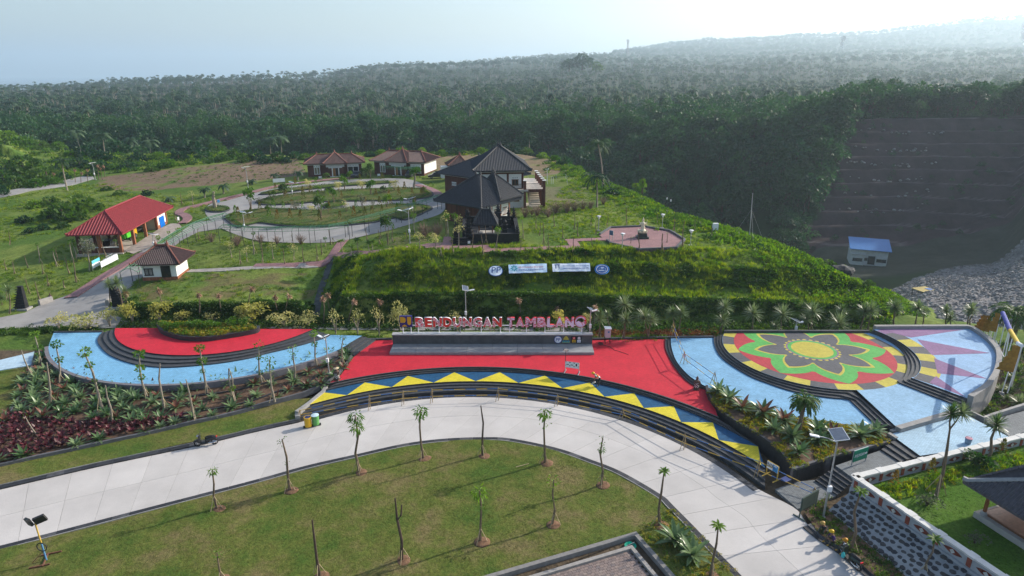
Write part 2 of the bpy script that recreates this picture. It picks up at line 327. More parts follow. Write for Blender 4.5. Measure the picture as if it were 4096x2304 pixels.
def colmat(name,bump=.4,bscale=1.5,nvar=.45,nscale=.6):
    m=bpy.data.materials.new(name); m.use_nodes=True; t=m.node_tree; N=t.nodes; L=t.links; b=N['Principled BSDF']; b.inputs['Roughness'].default_value=.95; b.inputs['Specular IOR Level'].default_value=.1
    vc=N.new('ShaderNodeVertexColor'); vc.layer_name='ground'; g=N.new('ShaderNodeNewGeometry'); nz=N.new('ShaderNodeTexNoise'); nz.inputs['Scale'].default_value=nscale; nz.inputs['Detail'].default_value=8; nz.inputs['Roughness'].default_value=.75; L.new(g.outputs['Position'],nz.inputs['Vector'])
    mr=N.new('ShaderNodeMapRange'); mr.inputs[1].default_value=.3; mr.inputs[2].default_value=.7; mr.inputs[3].default_value=1-nvar; mr.inputs[4].default_value=1+nvar; L.new(nz.outputs[0],mr.inputs[0])
    cb=N.new('ShaderNodeCombineColor'); [L.new(mr.outputs[0],cb.inputs[i]) for i in range(3)]
    mx=N.new('ShaderNodeMix'); mx.data_type='RGBA'; mx.blend_type='MULTIPLY'; mx.inputs[0].default_value=1; L.new(vc.outputs[0],mx.inputs[6]); L.new(cb.outputs[0],mx.inputs[7]); L.new(mx.outputs[2],b.inputs['Base Color'])
    n2=N.new('ShaderNodeTexNoise'); n2.inputs['Scale'].default_value=bscale; n2.inputs['Detail'].default_value=5; L.new(g.outputs['Position'],n2.inputs['Vector'])
    bp=N.new('ShaderNodeBump'); bp.inputs['Strength'].default_value=bump; bp.inputs['Distance'].default_value=.25; L.new(n2.outputs[0],bp.inputs['Height']); L.new(bp.outputs[0],b.inputs['Normal']); return m
def gridmesh(name,X,Y,Z,col,mat,mask=None):
    nj,ni=X.shape; idx=np.arange(nj*ni).reshape(nj,ni); q=np.stack([idx[:-1,:-1],idx[:-1,1:],idx[1:,1:],idx[1:,:-1]],-1).reshape(-1,4)
    if mask is not None:
        mk=mask.ravel(); q=q[mk[q].all(1)]; used=np.unique(q); re=np.full(nj*ni,-1); re[used]=np.arange(len(used)); q=re[q]
    else: used=np.arange(nj*ni)
    V=np.stack([X.ravel(),Y.ravel(),Z.ravel()],1)[used]; me=mesh_np(name,V,q,mat,True)
    a=me.color_attributes.new('ground','FLOAT_COLOR','POINT'); a.data.foreach_set('color',col[used].astype(np.float32).ravel()); return me
fo=link(bpy.data.objects.new('hills',gridmesh('hills',X,Y,ZF,colF,colmat('far land',.5,.35,.4,.12)))); tag(fo,kind='structure')
# ---- near ground
XX,YY=np.meshgrid(gx,gy); ZZ=HG.copy(); msk=~np.isnan(ZZ)
gn=vnoise(XX,YY,5.,1)*.6+vnoise(XX,YY,1.7,2)*.4
rough=np.clip((YY-66)/6,0,1); ZZ=ZZ+rough*(vnoise(XX,YY,2.2,3)-.5)*.16
colN=np.zeros((XX.size,4)); colN[:,3]=1
n1=vnoise(XX,YY,9.,5).ravel()*.6+vnoise(XX,YY,2.6,6).ravel()*.4
ga=np.array([.072,.13,.022]); gb=np.array([.15,.19,.04]); colN[:,:3]=ga+(gb-ga)*np.clip((n1-.3)/.4,0,1)[:,None]
def inpoly(px,py,poly):
    px=np.asarray(px); py=np.asarray(py); r=np.zeros(px.shape,bool); n=len(poly); j=n-1
    for i in range(n):
        xi,yi=poly[i][0],poly[i][1]; xj,yj=poly[j][0],poly[j][1]
        if yi!=yj: r^=((yi>py)!=(yj>py))&(px<(xj-xi)*(py-yi)/(yj-yi)+xi)
        j=i
    return r
soil=np.array([.18,.125,.085])
def paint(poly,c,amt=1.,thr=.0,seed=9,sc=2.5,soft=.25):
    m=inpoly(XX.ravel(),YY.ravel(),[hit(*p) for p in poly]); n=vnoise(XX,YY,sc,seed).ravel()*.6+vnoise(XX,YY,sc*.35,seed+1).ravel()*.4
    w=(m*amt*np.clip((n-thr)/soft,0,1))[:,None]; colN[:,:3]=colN[:,:3]*(1-w)+np.array(c)*w
paint([(255,445),(460,422),(600,408),(750,396),(770,440),(640,455),(480,470),(330,482),(240,472)],soil,1,.22)
paint([(470,440),(620,420),(740,410),(740,440),(640,452),(500,466)],soil,.9,.0)
paint([(1090,392),(1340,380),(1440,430),(1360,445),(1290,425),(1100,430)],(.23,.16,.10),.9,.1)
paint([(340,700),(800,690),(790,760),(345,765)],(.13,.10,.05),.8,.38)
paint([(1330,470),(1480,470),(1470,520),(1340,540)],(.17,.15,.09),.8,.3)
paint([(960,610),(1110,570),(1100,600),(1000,625)],(.13,.11,.05),.7,.35)
fg=(YY.ravel()<63); colN[fg,:3]=(.10,.075,.05)
NEARM=colmat('near ground',.5,3.,.35,1.3)
no=link(bpy.data.objects.new('ground',gridmesh('ground',XX,YY,ZZ,colN,NEARM,msk))); tag(no,kind='structure')
# ---- sea and haze
mb=MB(); mb.flat([(-14000,900),(14000,900),(14000,14000),(-14000,14000)],-46.); sea=mb.build('sea',M('sea water',(.05,.09,.12),.25,.1,.01,spec=.5)); tag(sea,kind='structure')
mb=MB(); mb.box((0,7000,186),(29000,15000,472)); hz=mb.build('haze',None); tag(hz,'thin bluish morning haze filling the air',kind='stuff')
m=bpy.data.materials.new('haze air'); m.use_nodes=True; t=m.node_tree; t.nodes.clear(); pv=t.nodes.new('ShaderNodeVolumePrincipled'); om=t.nodes.new('ShaderNodeOutputMaterial'); t.links.new(pv.outputs[0],om.inputs['Volume'])
pv.inputs['Color'].default_value=(.70,.87,1,1); pv.inputs['Density'].default_value=HAZE_DENSITY; pv.inputs['Anisotropy'].default_value=.38; hz.data.materials.append(m)
# ================================================================= PLAZA, ROAD, LAWNS
def cr(pts,n=6,closed=False):
    P=[np.array(p,float) for p in pts]; out=[]; m=len(P)
    for i in range(m-1):
        p0=P[max(i-1,0)]; p1=P[i]; p2=P[i+1]; p3=P[min(i+2,m-1)]
        for k in range(n):
            t=k/n; out.append(.5*((2*p1)+(-p0+p2)*t+(2*p0-5*p1+4*p2-p3)*t*t+(-p0+3*p1-3*p2+p3)*t**3))
    out.append(P[-1]); return out
def wl(pts,z): return [D(p[0],p[1],z)[:2] for p in pts]
def cw(pts,z,n=6): return cr(wl(pts,z),n)
def resamp(P,n):
    P=np.array(P); s=np.r_[0,np.cumsum(np.linalg.norm(np.diff(P,axis=0),axis=1))]; t=np.linspace(0,s[-1],n); return np.stack([np.interp(t,s,P[:,k]) for k in range(P.shape[1])],1)
def plen(P): P=np.array(P); return float(np.linalg.norm(np.diff(P,axis=0),axis=1).sum())
def offs(P,d):
    P=np.array(P,float)[:,:2]; T=np.gradient(P,axis=0); T/=np.linalg.norm(T,axis=1)[:,None]+1e-9; return P+np.stack([-T[:,1],T[:,0]],1)*d
def strip(mb,A,B,z0,z1):
    """solid between two equal-length polylines"""
    A=np.array(A);B=np.array(B);n=len(A); V=[];Fs=[]
    for i in range(n):
        for p,z in((A[i],z0),(B[i],z0),(B[i],z1),(A[i],z1)): V.append((p[0],p[1],z))
    for i in range(n-1):
        a=4*i;b=a+4
        for k in range(4): Fs.append((a+k,a+(k+1)%4,b+(k+1)%4,b+k))
    Fs.append((0,3,2,1)); m=4*(n-1); Fs.append((m,m+1,m+2,m+3))
    v1=np.array(V[4])-np.array(V[0]); v2=np.array(V[1])-np.array(V[0])
    if v1[0]*v2[1]-v1[1]*v2[0]>0: Fs=[f[::-1] for f in Fs]
    return mb.add(V,Fs)
def arc(c,r,a0,a1,n=64): return [np.array([c[0]+r*math.cos(a0+(a1-a0)*i/n),c[1]+r*math.sin(a0+(a1-a0)*i/n)]) for i in range(n+1)]
def ang(c,p): return math.atan2(p[1]-c[1],p[0]-c[0])
def struct(name,mb,mat,parent=None,smooth=False):
    o=mb.build(name,mat,parent,smooth); 
    if parent is None: o['kind']='structure'
    return o
def surf(name,outline,zf,step,mat,parent=None,kind='structure',smooth=True):
    P=[np.array(p[:2],float) for p in outline]; n=len(P); xs=[p[0] for p in P]; ys=[p[1] for p in P]
    X,Y=np.meshgrid(np.arange(min(xs),max(xs),step),np.arange(min(ys),max(ys),step)); X=X.ravel()+RNG.uniform(-.2,.2,X.size)*step; Y=Y.ravel()
    ok=inpoly(X,Y,P); X=X[ok];Y=Y[ok]; V=[Vector(p) for p in P]+[Vector((a,b)) for a,b in zip(X,Y)]
    v,e,f,_,_,_=delaunay_2d_cdt(V,[],[list(range(n))],1,1e-5)
    xy=np.array([(p.x,p.y) for p in v]); z=zf(xy[:,0],xy[:,1]); me=bpy.data.meshes.new(name)
    fs=[]
    for t in f:
        t=list(t); a=0
        for i in range(len(t)): p,q=xy[t[i]],xy[t[(i+1)%len(t)]]; a+=p[0]*q[1]-q[0]*p[1]
        fs.append(t if a>0 else t[::-1])
    me.from_pydata([(a[0],a[1],float(b)) for a,b in zip(xy,z)],[],fs); me.materials.append(mat)
    if smooth: me.polygons.foreach_set('use_smooth',[True]*len(me.polygons))
    o=link(bpy.data.objects.new(name,me),parent)
    if parent is None and kind: o['kind']=kind
    return o
cz=lambda z:(lambda x,y:np.full(np.shape(x),z))
BLK=M('black stone',(.030,.031,.036),.55,.3,3.,.15,30,spec=.4); BLK2=M('dark tread stone',(.055,.057,.062),.6,.3,2.5,.1,30)
GRYC=M('grey coping stone',(.30,.29,.28),.8,.18,1.5,.1,20); CONC=M('pale concrete',(.43,.405,.385),.85,.15,.22,.15,8,col2=(.54,.51,.485),detail=12,rand=.05)
RED=tile('red paving',(.56,.022,.042),.21,.105,.10,stain=.14); BLU=tile('light blue paving',(.19,.43,.64),.21,.105,.13,stain=.12); BLUR=tile('light blue paving flowing',(.21,.42,.62),.21,.105,.13,rot=.5,stain=.14)
NAVY=tile('navy paving',(.012,.085,.19),.21,.105,.2,stain=.2); YEL=tile('yellow paving',(.66,.55,.035),.21,.105,.10,stain=.13)
# --- central red floor
cr_red=((-3.68,30.16),28.05); cr_zu=((-3.37,31.36),26.52); cr_zl=((-3.68,30.40),25.39); cr_rd=((-3.80,30.40),23.66)
pr0,pr1=D(823.5,965.6,0),D(1812,1047,0)
redarc=arc(*cr_red,ang(cr_red[0],pr0),ang(cr_red[0],pr1),90)
redL=cw([(823.5,965.6),(853.5,946.8),(866,931.8),(891,896.8),(920,872),(946,855.6)],0,5)
redR=cw([(1674,853.5),(1675,880),(1693,917),(1718,950),(1745,971),(1775,981)],0,5)
redpoly=redarc+wl([(1797,1022),(1781,1005)],0)+redR[::-1]+redL[::-1][:-1]
mb=MB(); mb.prism(redpoly,-1.2,-.004); base=struct('plaza_base',mb,BLK)
mb=MB(); mb.flat(redpoly,0); struct('red_plaza_floor',mb,RED)
mb=MB(); strip(mb,redarc,offs(redarc,.16),-.1,.004); struct('plaza_edge',mb,BLK2)
# --- zigzag band
zu=arc(*cr_zu,ang(cr_zu[0],D(809.7,986.8,-.34)),ang(cr_zu[0],D(1901,1125,-.34)),90)
zl=arc(*cr_zl,ang(cr_zl[0],D(766,1019,-.34)),ang(cr_zl[0],D(1928,1176,-.34)),90)
band=zu+zl[::-1]
mb=MB(); mb.prism(band,-1.2,-.344); struct('zigzag_base',mb,BLK); mb=MB(); mb.flat(band,-.34); struct('zigzag_floor',mb,NAVY)
tri=[((766,1019),(809.7,987.5),(873.5,996))]+[((a,0),(b,0),(c,0)) for a,b,c in []]
bx=[873.5,986,1091,1197,1304.5,1414.5,1522,1619.5,1712.7,1807.7,1915]; byy=[995.6,975.6,963,959,963,976.8,996.8,1026.8,1062,1107,1170]
ap=[(918,963),(1026,946),(1143,937.5),(1257,937.6),(1370,947.5),(1483,964.5),(1596,988.5),(1697,1020),(1796,1061.5),(1901,1125.5)]
zz=bpy.data.objects.new('zigzag_pattern',None); COL.objects.link(zz); zz['kind']='structure'
def ytri(a,b,apx):
    A0,A1=ang(cr_zl[0],D(*a,-.34)),ang(cr_zl[0],D(*b,-.34)); p=arc(cr_zl[0],cr_zl[1]+.01,A0,A1,8)
    q=D(*apx,-.34)[:2]; aq=ang(cr_zu[0],q); q=np.array([cr_zu[0][0]+(cr_zu[1]-.01)*math.cos(aq),cr_zu[0][1]+(cr_zu[1]-.01)*math.sin(aq)])
    mb=MB(); mb.prism(p+[q],-.342,-.336); mb.build('yellow_triangle',YEL,zz)
ytri((766,1019),(873.5,995.6),(809.9,986.9))
for i in range(10): ytri((bx[i],byy[i]),(bx[i+1],byy[i+1]),ap[i])
# --- stairs
def steps(name,T,B,zt,zb,n,mat,label=None,deep=None):
    r=bpy.data.objects.new(name,None); COL.objects.link(r); r['kind']='structure'
    m=max(len(T),24); T=resamp(T,m); B=resamp(B,m); k=n-1
    for i in range(k):
        a=T+(B-T)*(i/k); b=T+(B-T)*((i+1)/k); z=zt-(i+1)*(zt-zb)/n
        mb=MB(); strip(mb,a,b,(zb if deep is None else deep)-.2,z); mb.build('step',mat,r)
    return r
steps('plaza_steps',redarc[2:],arc(*cr_zu,ang(cr_zu[0],D(812,985.5,-.34)),ang(cr_zu[0],D(1895,1119,-.34)),90),0,-.34,3,BLK2)
rd1=arc(cr_rd[0],cr_rd[1]+.55,ang(cr_rd[0],D(752,1048,-.85)),ang(cr_rd[0],D(1945,1222,-.85)),90)
steps('plaza_steps',zl,rd1,-.34,-.85,4,BLK2)
# --- road
outer=[(-160,1268),(0,1231.8),(250,1174),(497,1121.8),(644,1086.8),(752,1063)]
inner=[(-160,1411),(0,1375.6),(320,1293),(642.5,1209.3),(769,1174),(894,1145.6),(1019,1118),(1119,1105.6),(1219,1102),(1288,1105.6),(1400.5,1129),(1488,1159),(1563,1189),(1663,1247),(1693,1274),(1750.5,1332),(1805.5,1390.6),(1863,1449),(1930,1524)]
ZR=-.85
outW=cr(wl(outer,ZR),6)+arc(*cr_rd,ang(cr_rd[0],D(800,1047,ZR)),ang(cr_rd[0],D(1910,1227,ZR)),60)+cr(wl([(1940,1247),(2004,1281),(2034,1322),(2100,1377),(2182,1449),(2270,1530)],ZR),5)
innW=cr(wl(inner,ZR),6)
road=bpy.data.objects.new('road',None); COL.objects.link(road); road['kind']='structure'
NS=30; Ao=resamp(outW,NS*6+1); Ai=resamp(innW,NS*6+1)
mb=MB(); strip(mb,Ao,Ai,-1.3,ZR-.012); mb.build('road_bed',M('joint filler',(.30,.285,.27),.9),road)
for i in range(NS):
    for l in range(2):
        a=Ao[i*6:i*6+7].copy(); b=Ai[i*6:i*6+7].copy(); p=a+(b-a)*(l/2+.0012); q=a+(b-a)*((l+1)/2-.0012)
        for w in(p,q):
            d=w[1]-w[0]; w[0]+=d/np.linalg.norm(d)*.012; d=w[-2]-w[-1]; w[-1]+=d/np.linalg.norm(d)*.012
        mb=MB(); strip(mb,p,q,ZR-.1,ZR); mb.build('slab',CONC,road)
def blocks(rname,P,w,z0,z1,L,mat,gap=.012,pname='kerb_block',mats=None):
    r=bpy.data.objects.new(rname,None); COL.objects.link(r); r['kind']='structure'
    n=max(1,int(plen(P)/L)); A=resamp(P,n*3+1); B=offs(A,w)
    for i in range(n):
        a=A[i*3:i*3+4].copy(); b=B[i*3:i*3+4].copy()
        for q in(a,b):
            d=q[1]-q[0]; q[0]+=d/np.linalg.norm(d)*gap
        mb=MB(); strip(mb,a,b,z0,z1); mb.build(pname,(mats[random.randrange(len(mats))] if mats else mat),r)
    return r
KB=[M('kerb stone %s'%n,c,.6,.35,2.5,.2,30) for n,c in(('black',(.028,.029,.034)),('dark',(.042,.043,.048)),('grey',(.075,.075,.08)))]
KB=[KB[0]]*5+[KB[1]]*3+[KB[2]]
side=-1 if np.cross(np.array(innW[5])-np.array(innW[4]),np.array(D(640,1240,ZR)[:2])-np.array(innW[4]))<0 else 1
kerbin=resamp(innW,200)
blocks('road_kerb',kerbin,side*.46,-1.2,-.76,1.05,None,mats=KB)
edge=offs(kerbin,side*.47)
mb=MB(); strip(mb,edge,offs(edge,side*.06),-1.2,-.70); struct('lawn_edging',mb,GRYC)
outk=resamp(cr(wl(outer,ZR),6),120)
blocks('road_kerb',outk,-side*.42,-1.2,-.74,1.05,None,mats=KB)
mb=MB(); e2=offs(outk,-side*.43); strip(mb,e2,offs(e2,-side*.05),-1.2,-.68); struct('lawn_edging',mb,GRYC)
blocks('road_drain',arc(cr_rd[0],cr_rd[1]+.01,ang(cr_rd[0],D(790,1049,ZR)),ang(cr_rd[0],D(1915,1229,ZR)),120),-.52 if side<0 else -.52,-1.2,-.835,.8,None,mats=KB,pname='drain_cover')
# --- lawns
LAWN=None
def lawnmat(name,c1,c2,c3):
    m=bpy.data.materials.new(name); m.use_nodes=True; t=m.node_tree; N=t.nodes; L=t.links; b=N['Principled BSDF']; b.inputs['Roughness'].default_value=.95; b.inputs['Specular IOR Level'].default_value=.1
    g=N.new('ShaderNodeNewGeometry'); n1=N.new('ShaderNodeTexNoise'); n1.inputs['Scale'].default_value=.28; n1.inputs['Detail'].default_value=6; n1.inputs['Roughness'].default_value=.7
    n2=N.new('ShaderNodeTexNoise'); n2.inputs['Scale'].default_value=5.; n2.inputs['Detail'].default_value=5; n2.inputs['Roughness'].default_value=.8
    for n in(n1,n2): L.new(g.outputs['Position'],n.inputs['Vector'])
    r=N.new('ShaderNodeValToRGB'); e=r.color_ramp.elements; e[0].position=.36; e[0].color=(*c1,1); e[1].position=.64; e[1].color=(*c3,1); x=e.new(.5); x.color=(*c2,1); L.new(n1.outputs[0],r.inputs[0])
    mr=N.new('ShaderNodeMapRange'); mr.inputs[1].default_value=.3; mr.inputs[2].default_value=.7; mr.inputs[3].default_value=.55; mr.inputs[4].default_value=1.45; L.new(n2.outputs[0],mr.inputs[0]); cb=N.new('ShaderNodeCombineColor'); [L.new(mr.outputs[0],cb.inputs[i]) for i in range(3)]
    mx=N.new('ShaderNodeMix'); mx.data_type='RGBA'; mx.blend_type='MULTIPLY'; mx.inputs[0].default_value=1; L.new(r.outputs[0],mx.inputs[6]); L.new(cb.outputs[0],mx.inputs[7]); L.new(mx.outputs[2],b.inputs['Base Color'])
    bp=N.new('ShaderNodeBump'); bp.inputs['Strength'].default_value=.9; bp.inputs['Distance'].default_value=.12; L.new(n2.outputs[0],bp.inputs['Height']); L.new(bp.outputs[0],b.inputs['Normal']); return m
LAWN=lawnmat('dry lawn',(.066,.115,.020),(.115,.135,.030),(.175,.145,.062)); LAWNG=lawnmat('green lawn',(.045,.095,.012),(.075,.125,.02),(.11,.13,.03))
zlawn=lambda x,y:-.73+.10*(vnoise(x,y,4.,11)-.5)+.05*(vnoise(x,y,1.1,12)-.5)
# court position
CO=D(1600.5,1338,-.75); CL=D(1288,1429,-.75); CR_=D(1698,1449,-.75)
dL=(CL-CO)[:2]; dL/=np.linalg.norm(dL); dR=(CR_-CO)[:2]; dR/=np.linalg.norm(dR)
cO=CO[:2]; pL=cO+dL*14; pR=cO+dR*9
lw=[p for p in offs(edge,side*.02)]
lawn_poly=lw+[np.array([lw[-1][0]+.5,22.]),np.array([pR[0],pR[1]]),cO,pL,np.array([-32,17.]),np.array([lw[0][0],17.])]
lawn=surf('lawn',lawn_poly,zlawn,.55,LAWN)
LAWNPOLY=[tuple(p) for p in lawn_poly]
stripP=[p for p in offs(e2,-side*.03)]+wl([(748,1043),(800,998),(741,1003),(566,1045),(350,1094),(175,1130),(0,1169),(-160,1203)],-.62)
surf('lawn',stripP,lambda x,y:-.66+.1*(vnoise(x,y,3.,13)-.5),.6,LAWN); STRIPPOLY=[tuple(p) for p in stripP]
leftP=wl([(-200,838),(88,842),(97,872),(84,905),(70,945),(38,1008),(-5,1075),(-60,1150),(-300,1180)],-.35)
surf('lawn',leftP,lambda x,y:-.36+.08*(vnoise(x,y,3.,14)-.5),.6,LAWN)
mb=MB(); mb.prism(wl([(-120,908),(0,889),(88,879),(78,918),(0,931),(-120,948)],-.27),-.6,-.27); struct('blue_path',mb,tile('pale blue paving',(.42,.56,.66),.4,.4,.08))
# --- court with paving blocks
court=bpy.data.objects.new('paved_court',None); COL.objects.link(court); court['kind']='structure'
def corner(off,l1=14,l2=9): # inset corner by off metres inside
    o=cO+(dL+dR)*off/abs(np.cross(dL,dR)); return o+dL*l1,o,o+dR*l2
def ring(o1,o2,z0,z1,name,mat,parent):
    a,b,c=corner(o1); d,e,f=corner(o2); mb=MB(); strip(mb,[a,b],[d,e],z0,z1); strip(mb,[b,c],[e,f],z0,z1-.003); return mb.build(name,mat,parent)
ring(0,.30,-1.4,-.70,'coping',M('court coping',(.21,.20,.19),.85,.15,3.),court); ring(.30,.85,-1.6,-1.22,'channel',M('wet channel',(.03,.035,.04),.3,.3,2.),court); ring(.85,1.1,-1.6,-.86,'inner_kerb',M('inner kerb grey',(.30,.28,.26),.85,.15,3.),court)
a,b,c=corner(1.1); mb=MB(); mb.prism([a,b,c],-1.5,-1.06); mb.build('bedding',M('bedding sand',(.13,.10,.085),.95),court)
PV=[M('paver %d'%i,c,.85,.2,6.) for i,c in enumerate([(.215,.165,.15),(.24,.185,.165),(.19,.15,.14),(.26,.205,.18),(.17,.14,.135)])]
perp=np.array([-dL[1],dL[0]]); perp*=1 if np.dot(perp,dR)>0 else -1
pm=[]; 
for mt in PV:
    mb=MB(); mb.box((0,0,0),(.265,.185,.06)); pm.append(mb.mesh('paver',mt))
cand=[]
for r_ in range(0,26):
    for k in range(-4,52):
        p=b+perp*(.12+r_*.2)+dL*(.16+k*.28+(.14 if r_%2 else 0)); w=p-b
        s_=np.cross(w,dR)/np.cross(dL,dR); t_=np.cross(dL,w)/np.cross(dL,dR)
        q=proj((p[0],p[1],-1))
        if s_>.16 and t_>.1 and q[1]<1475 and q[0]>1150: cand.append((q[1],p))
cand.sort(key=lambda c:c[0]); rot=math.atan2(dL[1],dL[0])
for _,p in cand[:298]: 
    part('paver',random.choice(pm),court,(p[0],p[1],-1.045+random.uniform(-.006,.006)),rot+random.uniform(-.01,.01))
if len(cand)>298:
    mb=MB()
    for _,p in cand[298:]: mb.box((p[0],p[1],-1.045),(.265,.185,.06),rot)
    o=mb.build('paver_field',PV[0],court); o['kind']='stuff'
# --- left crescents (true circles)
cLb=((-33.42,72.32),18.78); cLr=((-33.24,71.16),12.22)
bo0,bo1=D(115,883,.5),D(841,881.8,.5)
bout=arc(*cLb,ang(cLb[0],D(120,866,.5)),ang(cLb[0],bo1),80)
lblue=bout+wl([(866,871.8),(881,861.8),(911,844.5),(831,842.5),(600,842),(380,840),(257.5,836),(135,837.2)],.5)
mb=MB(); mb.prism(lblue,-1.0,.496); struct('left_stage_base',mb,BLK); mb=MB(); mb.flat(lblue,.5); struct('left_blue_floor',mb,BLU)
bw=arc(cLb[0],cLb[1]+.02,ang(cLb[0],D(118,872,.5)),ang(cLb[0],bo1),80)
mb=MB(); strip(mb,bw,[np.array(cLb[0])+(p-np.array(cLb[0]))*(1+.34/cLb[1]) for p in bw],-1.0,.53); struct('stage_rim',mb,M('rim stone',(.17,.16,.175),.75,.15,2.))
rr0=D(287,826,1.0); rin=arc(*cLr,math.pi+.02,ang(cLr[0],D(791,829,1.)),60)
rin=[p for p in rin]; 
p0=D(287.5,825.8,1.0)[:2]
rin=arc(*cLr,ang(cLr[0],p0)+ (0 if ang(cLr[0],p0)<0 else -2*math.pi),ang(cLr[0],D(791,829,1.)),60)
lred=rin+wl([(655,827.5),(540,826.5),(395,825)],1.)
mb=MB(); mb.prism(lred,-.5,.996); struct('left_red_base',mb,BLK); mb=MB(); mb.flat(lred,1.); struct('left_red_floor',mb,RED)
binn=cw([(257.5,838),(246,854),(250,869),(275,894),(325,914),(375,923),(425,925.5),(500,920.5),(575,911.8),(644,899),(666,891.8),(741,874),(816,851.8),(831,843.5)],.5,5)
steps('stage_steps',rin,binn,1.0,.5,4,BLK2)
steps('stage_steps',wl([(911,844.5),(881,861.8),(866,871.8)],.5),wl([(946,856.2),(905,886),(891,897)],0),.5,0,4,BLK2)
# flower planter on the red stage
pin=cw([(395,822),(405,839),(437.5,851.8),(475,858),(525,858),(575,851.8),(644,839),(655,829)],1.0,5)
po=[p for p in pin]; pi_=offs(pin,.3); 
if np.linalg.norm(pi_[len(pi_)//2]-np.array(D(520,840,1)[:2]))>np.linalg.norm(offs(pin,-.3)[len(pi_)//2]-np.array(D(520,840,1)[:2])): pi_=offs(pin,-.3)
mb=MB(); strip(mb,po,pi_,.6,1.5); struct('planter_wall',mb,BLK)
SOIL=M('planting soil',(.115,.07,.045),.95,.35,3.,.6,8)
surf('planter_soil',[tuple(p) for p in pi_],cz(1.42),.8,SOIL); PLANTER1=[tuple(p) for p in pi_]
# --- planting beds below the left stage
bedpts=[(115,886,-.05),(150,917,-.05),(250,958,-.05),(400,974,-.05),(550,958,-.05),(741,922,-.05),(841,886,-.05),(868,874,-.02),(890,897,-.02),(866,934,-.05),(853,949,-.1),(823,968,-.2),(741,996,-.4),(566,1041,-.55),(350,1090,-.58),(175,1127,-.58),(0,1166,-.58),(-120,1192,-.58),(-120,1120,-.5),(-8,1075,-.45),(36,1008,-.4),(68,945,-.32),(84,908,-.22),(100,888,-.12)]
BED=[D(*p)[:2] for p in bedpts]; BZ=np.array([D(*p) for p in bedpts])
def zbed(x,y):
    x=np.asarray(x,float);y=np.asarray(y,float); w=1/((x[:,None]-BZ[:,0])**2+(y[:,None]-BZ[:,1])**2+.3)**1.5; return (w*BZ[:,2]).sum(1)/w.sum(1)+.05*(vnoise(x,y,.9,15)-.5)
surf('planting_bed',BED,zbed,.6,SOIL)
zb1=lambda p:float(zbed(np.array([p[0]]),np.array([p[1]]))[0])
def lowwall(name,pts,w,h,mat,zoff=-.3):
    P=resamp(cr([D(a,b,-.3)[:2] for a,b in pts],6),40); O=offs(P,w); mb=MB(); V=[];Fs=[]
    for i in range(40):
        z=zb1(P[i]); V+=[(P[i][0],P[i][1],z-.4),(O[i][0],O[i][1],z-.4),(O[i][0],O[i][1],z+h),(P[i][0],P[i][1],z+h)]
    for i in range(39):
        a=4*i
        for k in range(4): Fs.append((a+k,a+4+k,a+4+(k+1)%4,a+(k+1)%4))
    mb.add(V,Fs); return struct(name,mb,mat)
lowwall('bed_wall',[Q('G',*p) for p in[(-1400,1230),(-600,1260),(0,1195),(400,1105),(760,1015),(1000,945),(1160,860),(1235,800)]],.16,.12,BLK)
lowwall('bed_wall',[Q('G',*p) for p in[(-1000,1420),(-500,1400),(0,1312),(300,1255),(560,1165),(800,1098),(1010,1010)]],.16,.12,BLK)
lowwall('bed_wall',[(-120,1190),(0,1164),(175,1125.5),(350,1088),(566,1040),(666,1014),(741,995),(811,974),(850,950),(866,934),(889,900)],.2,.16,M('bed edge stone',(.11,.11,.12),.7,.2,2.))
lowwall('bed_wall',[(110,890),(86,908),(70,945),(38,1008),(-8,1076)],.2,.12,M('bed edge stone',(.1,.1,.1)))
lowwall('bed_wall',[(28,1038),(110,1053),(200,1060),(300,1060),(400,1054),(480,1045)],.12,.1,BLK)
# side wall of the steps, left end
for pts in([(1010,1100),(975,1165),(820,1290),(702,1372)],):
    P=resamp([W3('G',a,b,-.25)[:2] for a,b in pts],12); mb=MB(); strip(mb,P,offs(P,.34),-1.2,-.2); struct('stair_wall',mb,GRYC)
P=wl([Q('G',702,1372),Q('G',703,1412)],-.3); mb=MB(); strip(mb,P,offs(P,.4),-1.2,-.4); struct('stair_wall',mb,GRYC)
# --- right stage: blue crescent, flower circle, upper circle
blL=cw([(1687.7,851),(1689,872),(1700,904.7),(1722.7,934.7),(1750,957),(1779,974)],.34,5)
blB=cw([(1779,974),(1820,989.7),(1860,1004.7),(1935,1029.7),(2010,1049.7),(2085,1062),(2160,1069.7),(2207.7,1071.5)],.34,5)
blI=cw([(1795,849.7),(1797.7,869.7),(1810,894.7),(1835,917),(1885,947),(1935,967),(1997.7,987),(2077.7,1001),(2135,1006)],.34,5)+wl([(2199,1067.5)],.34)
FC=np.array([31.116,60.60]); FR=8.88
flyB=D(1822.7,837.5,.85)[1]
aL=math.pi-math.asin(0) 
fe_start=math.atan2(flyB-FC[1],-math.sqrt(max(FR**2-(flyB-FC[1])**2,0)))
flL=arc(FC,FR,fe_start,2*math.pi+math.radians(-89),60)
flC=D(2155,981,.85)[:2]; q1=D(2252.5,1071.5,.85)[:2]; q2=D(2414.5,1025,.85)[:2]; q3=D(2254.5,962,.85)[:2]
flR=[D(*Q('J',*p),.85)[:2] for p in [(1360,790),(1400,700),(1390,600),(1330,500),(1220,420),(1100,360)]]
flR=cr([q3]+flR+[D(2187,837.5,.85)[:2]],5)
blue=blL+blB[1:]+blI[::-1]
mb=MB(); mb.prism(blue,-1.0,.336); struct('right_stage_base',mb,BLK); mb=MB(); mb.flat(blue,.34); struct('right_blue_floor',mb,BLUR)
steps('stage_steps',offs(blL,-.01)[::1],redR,.34,0,3,BLK2)
fl=flL+[flC,q1,q2]+flR
mb=MB(); mb.prism(fl,-.6,.842); struct('flower_base',mb,BLK)
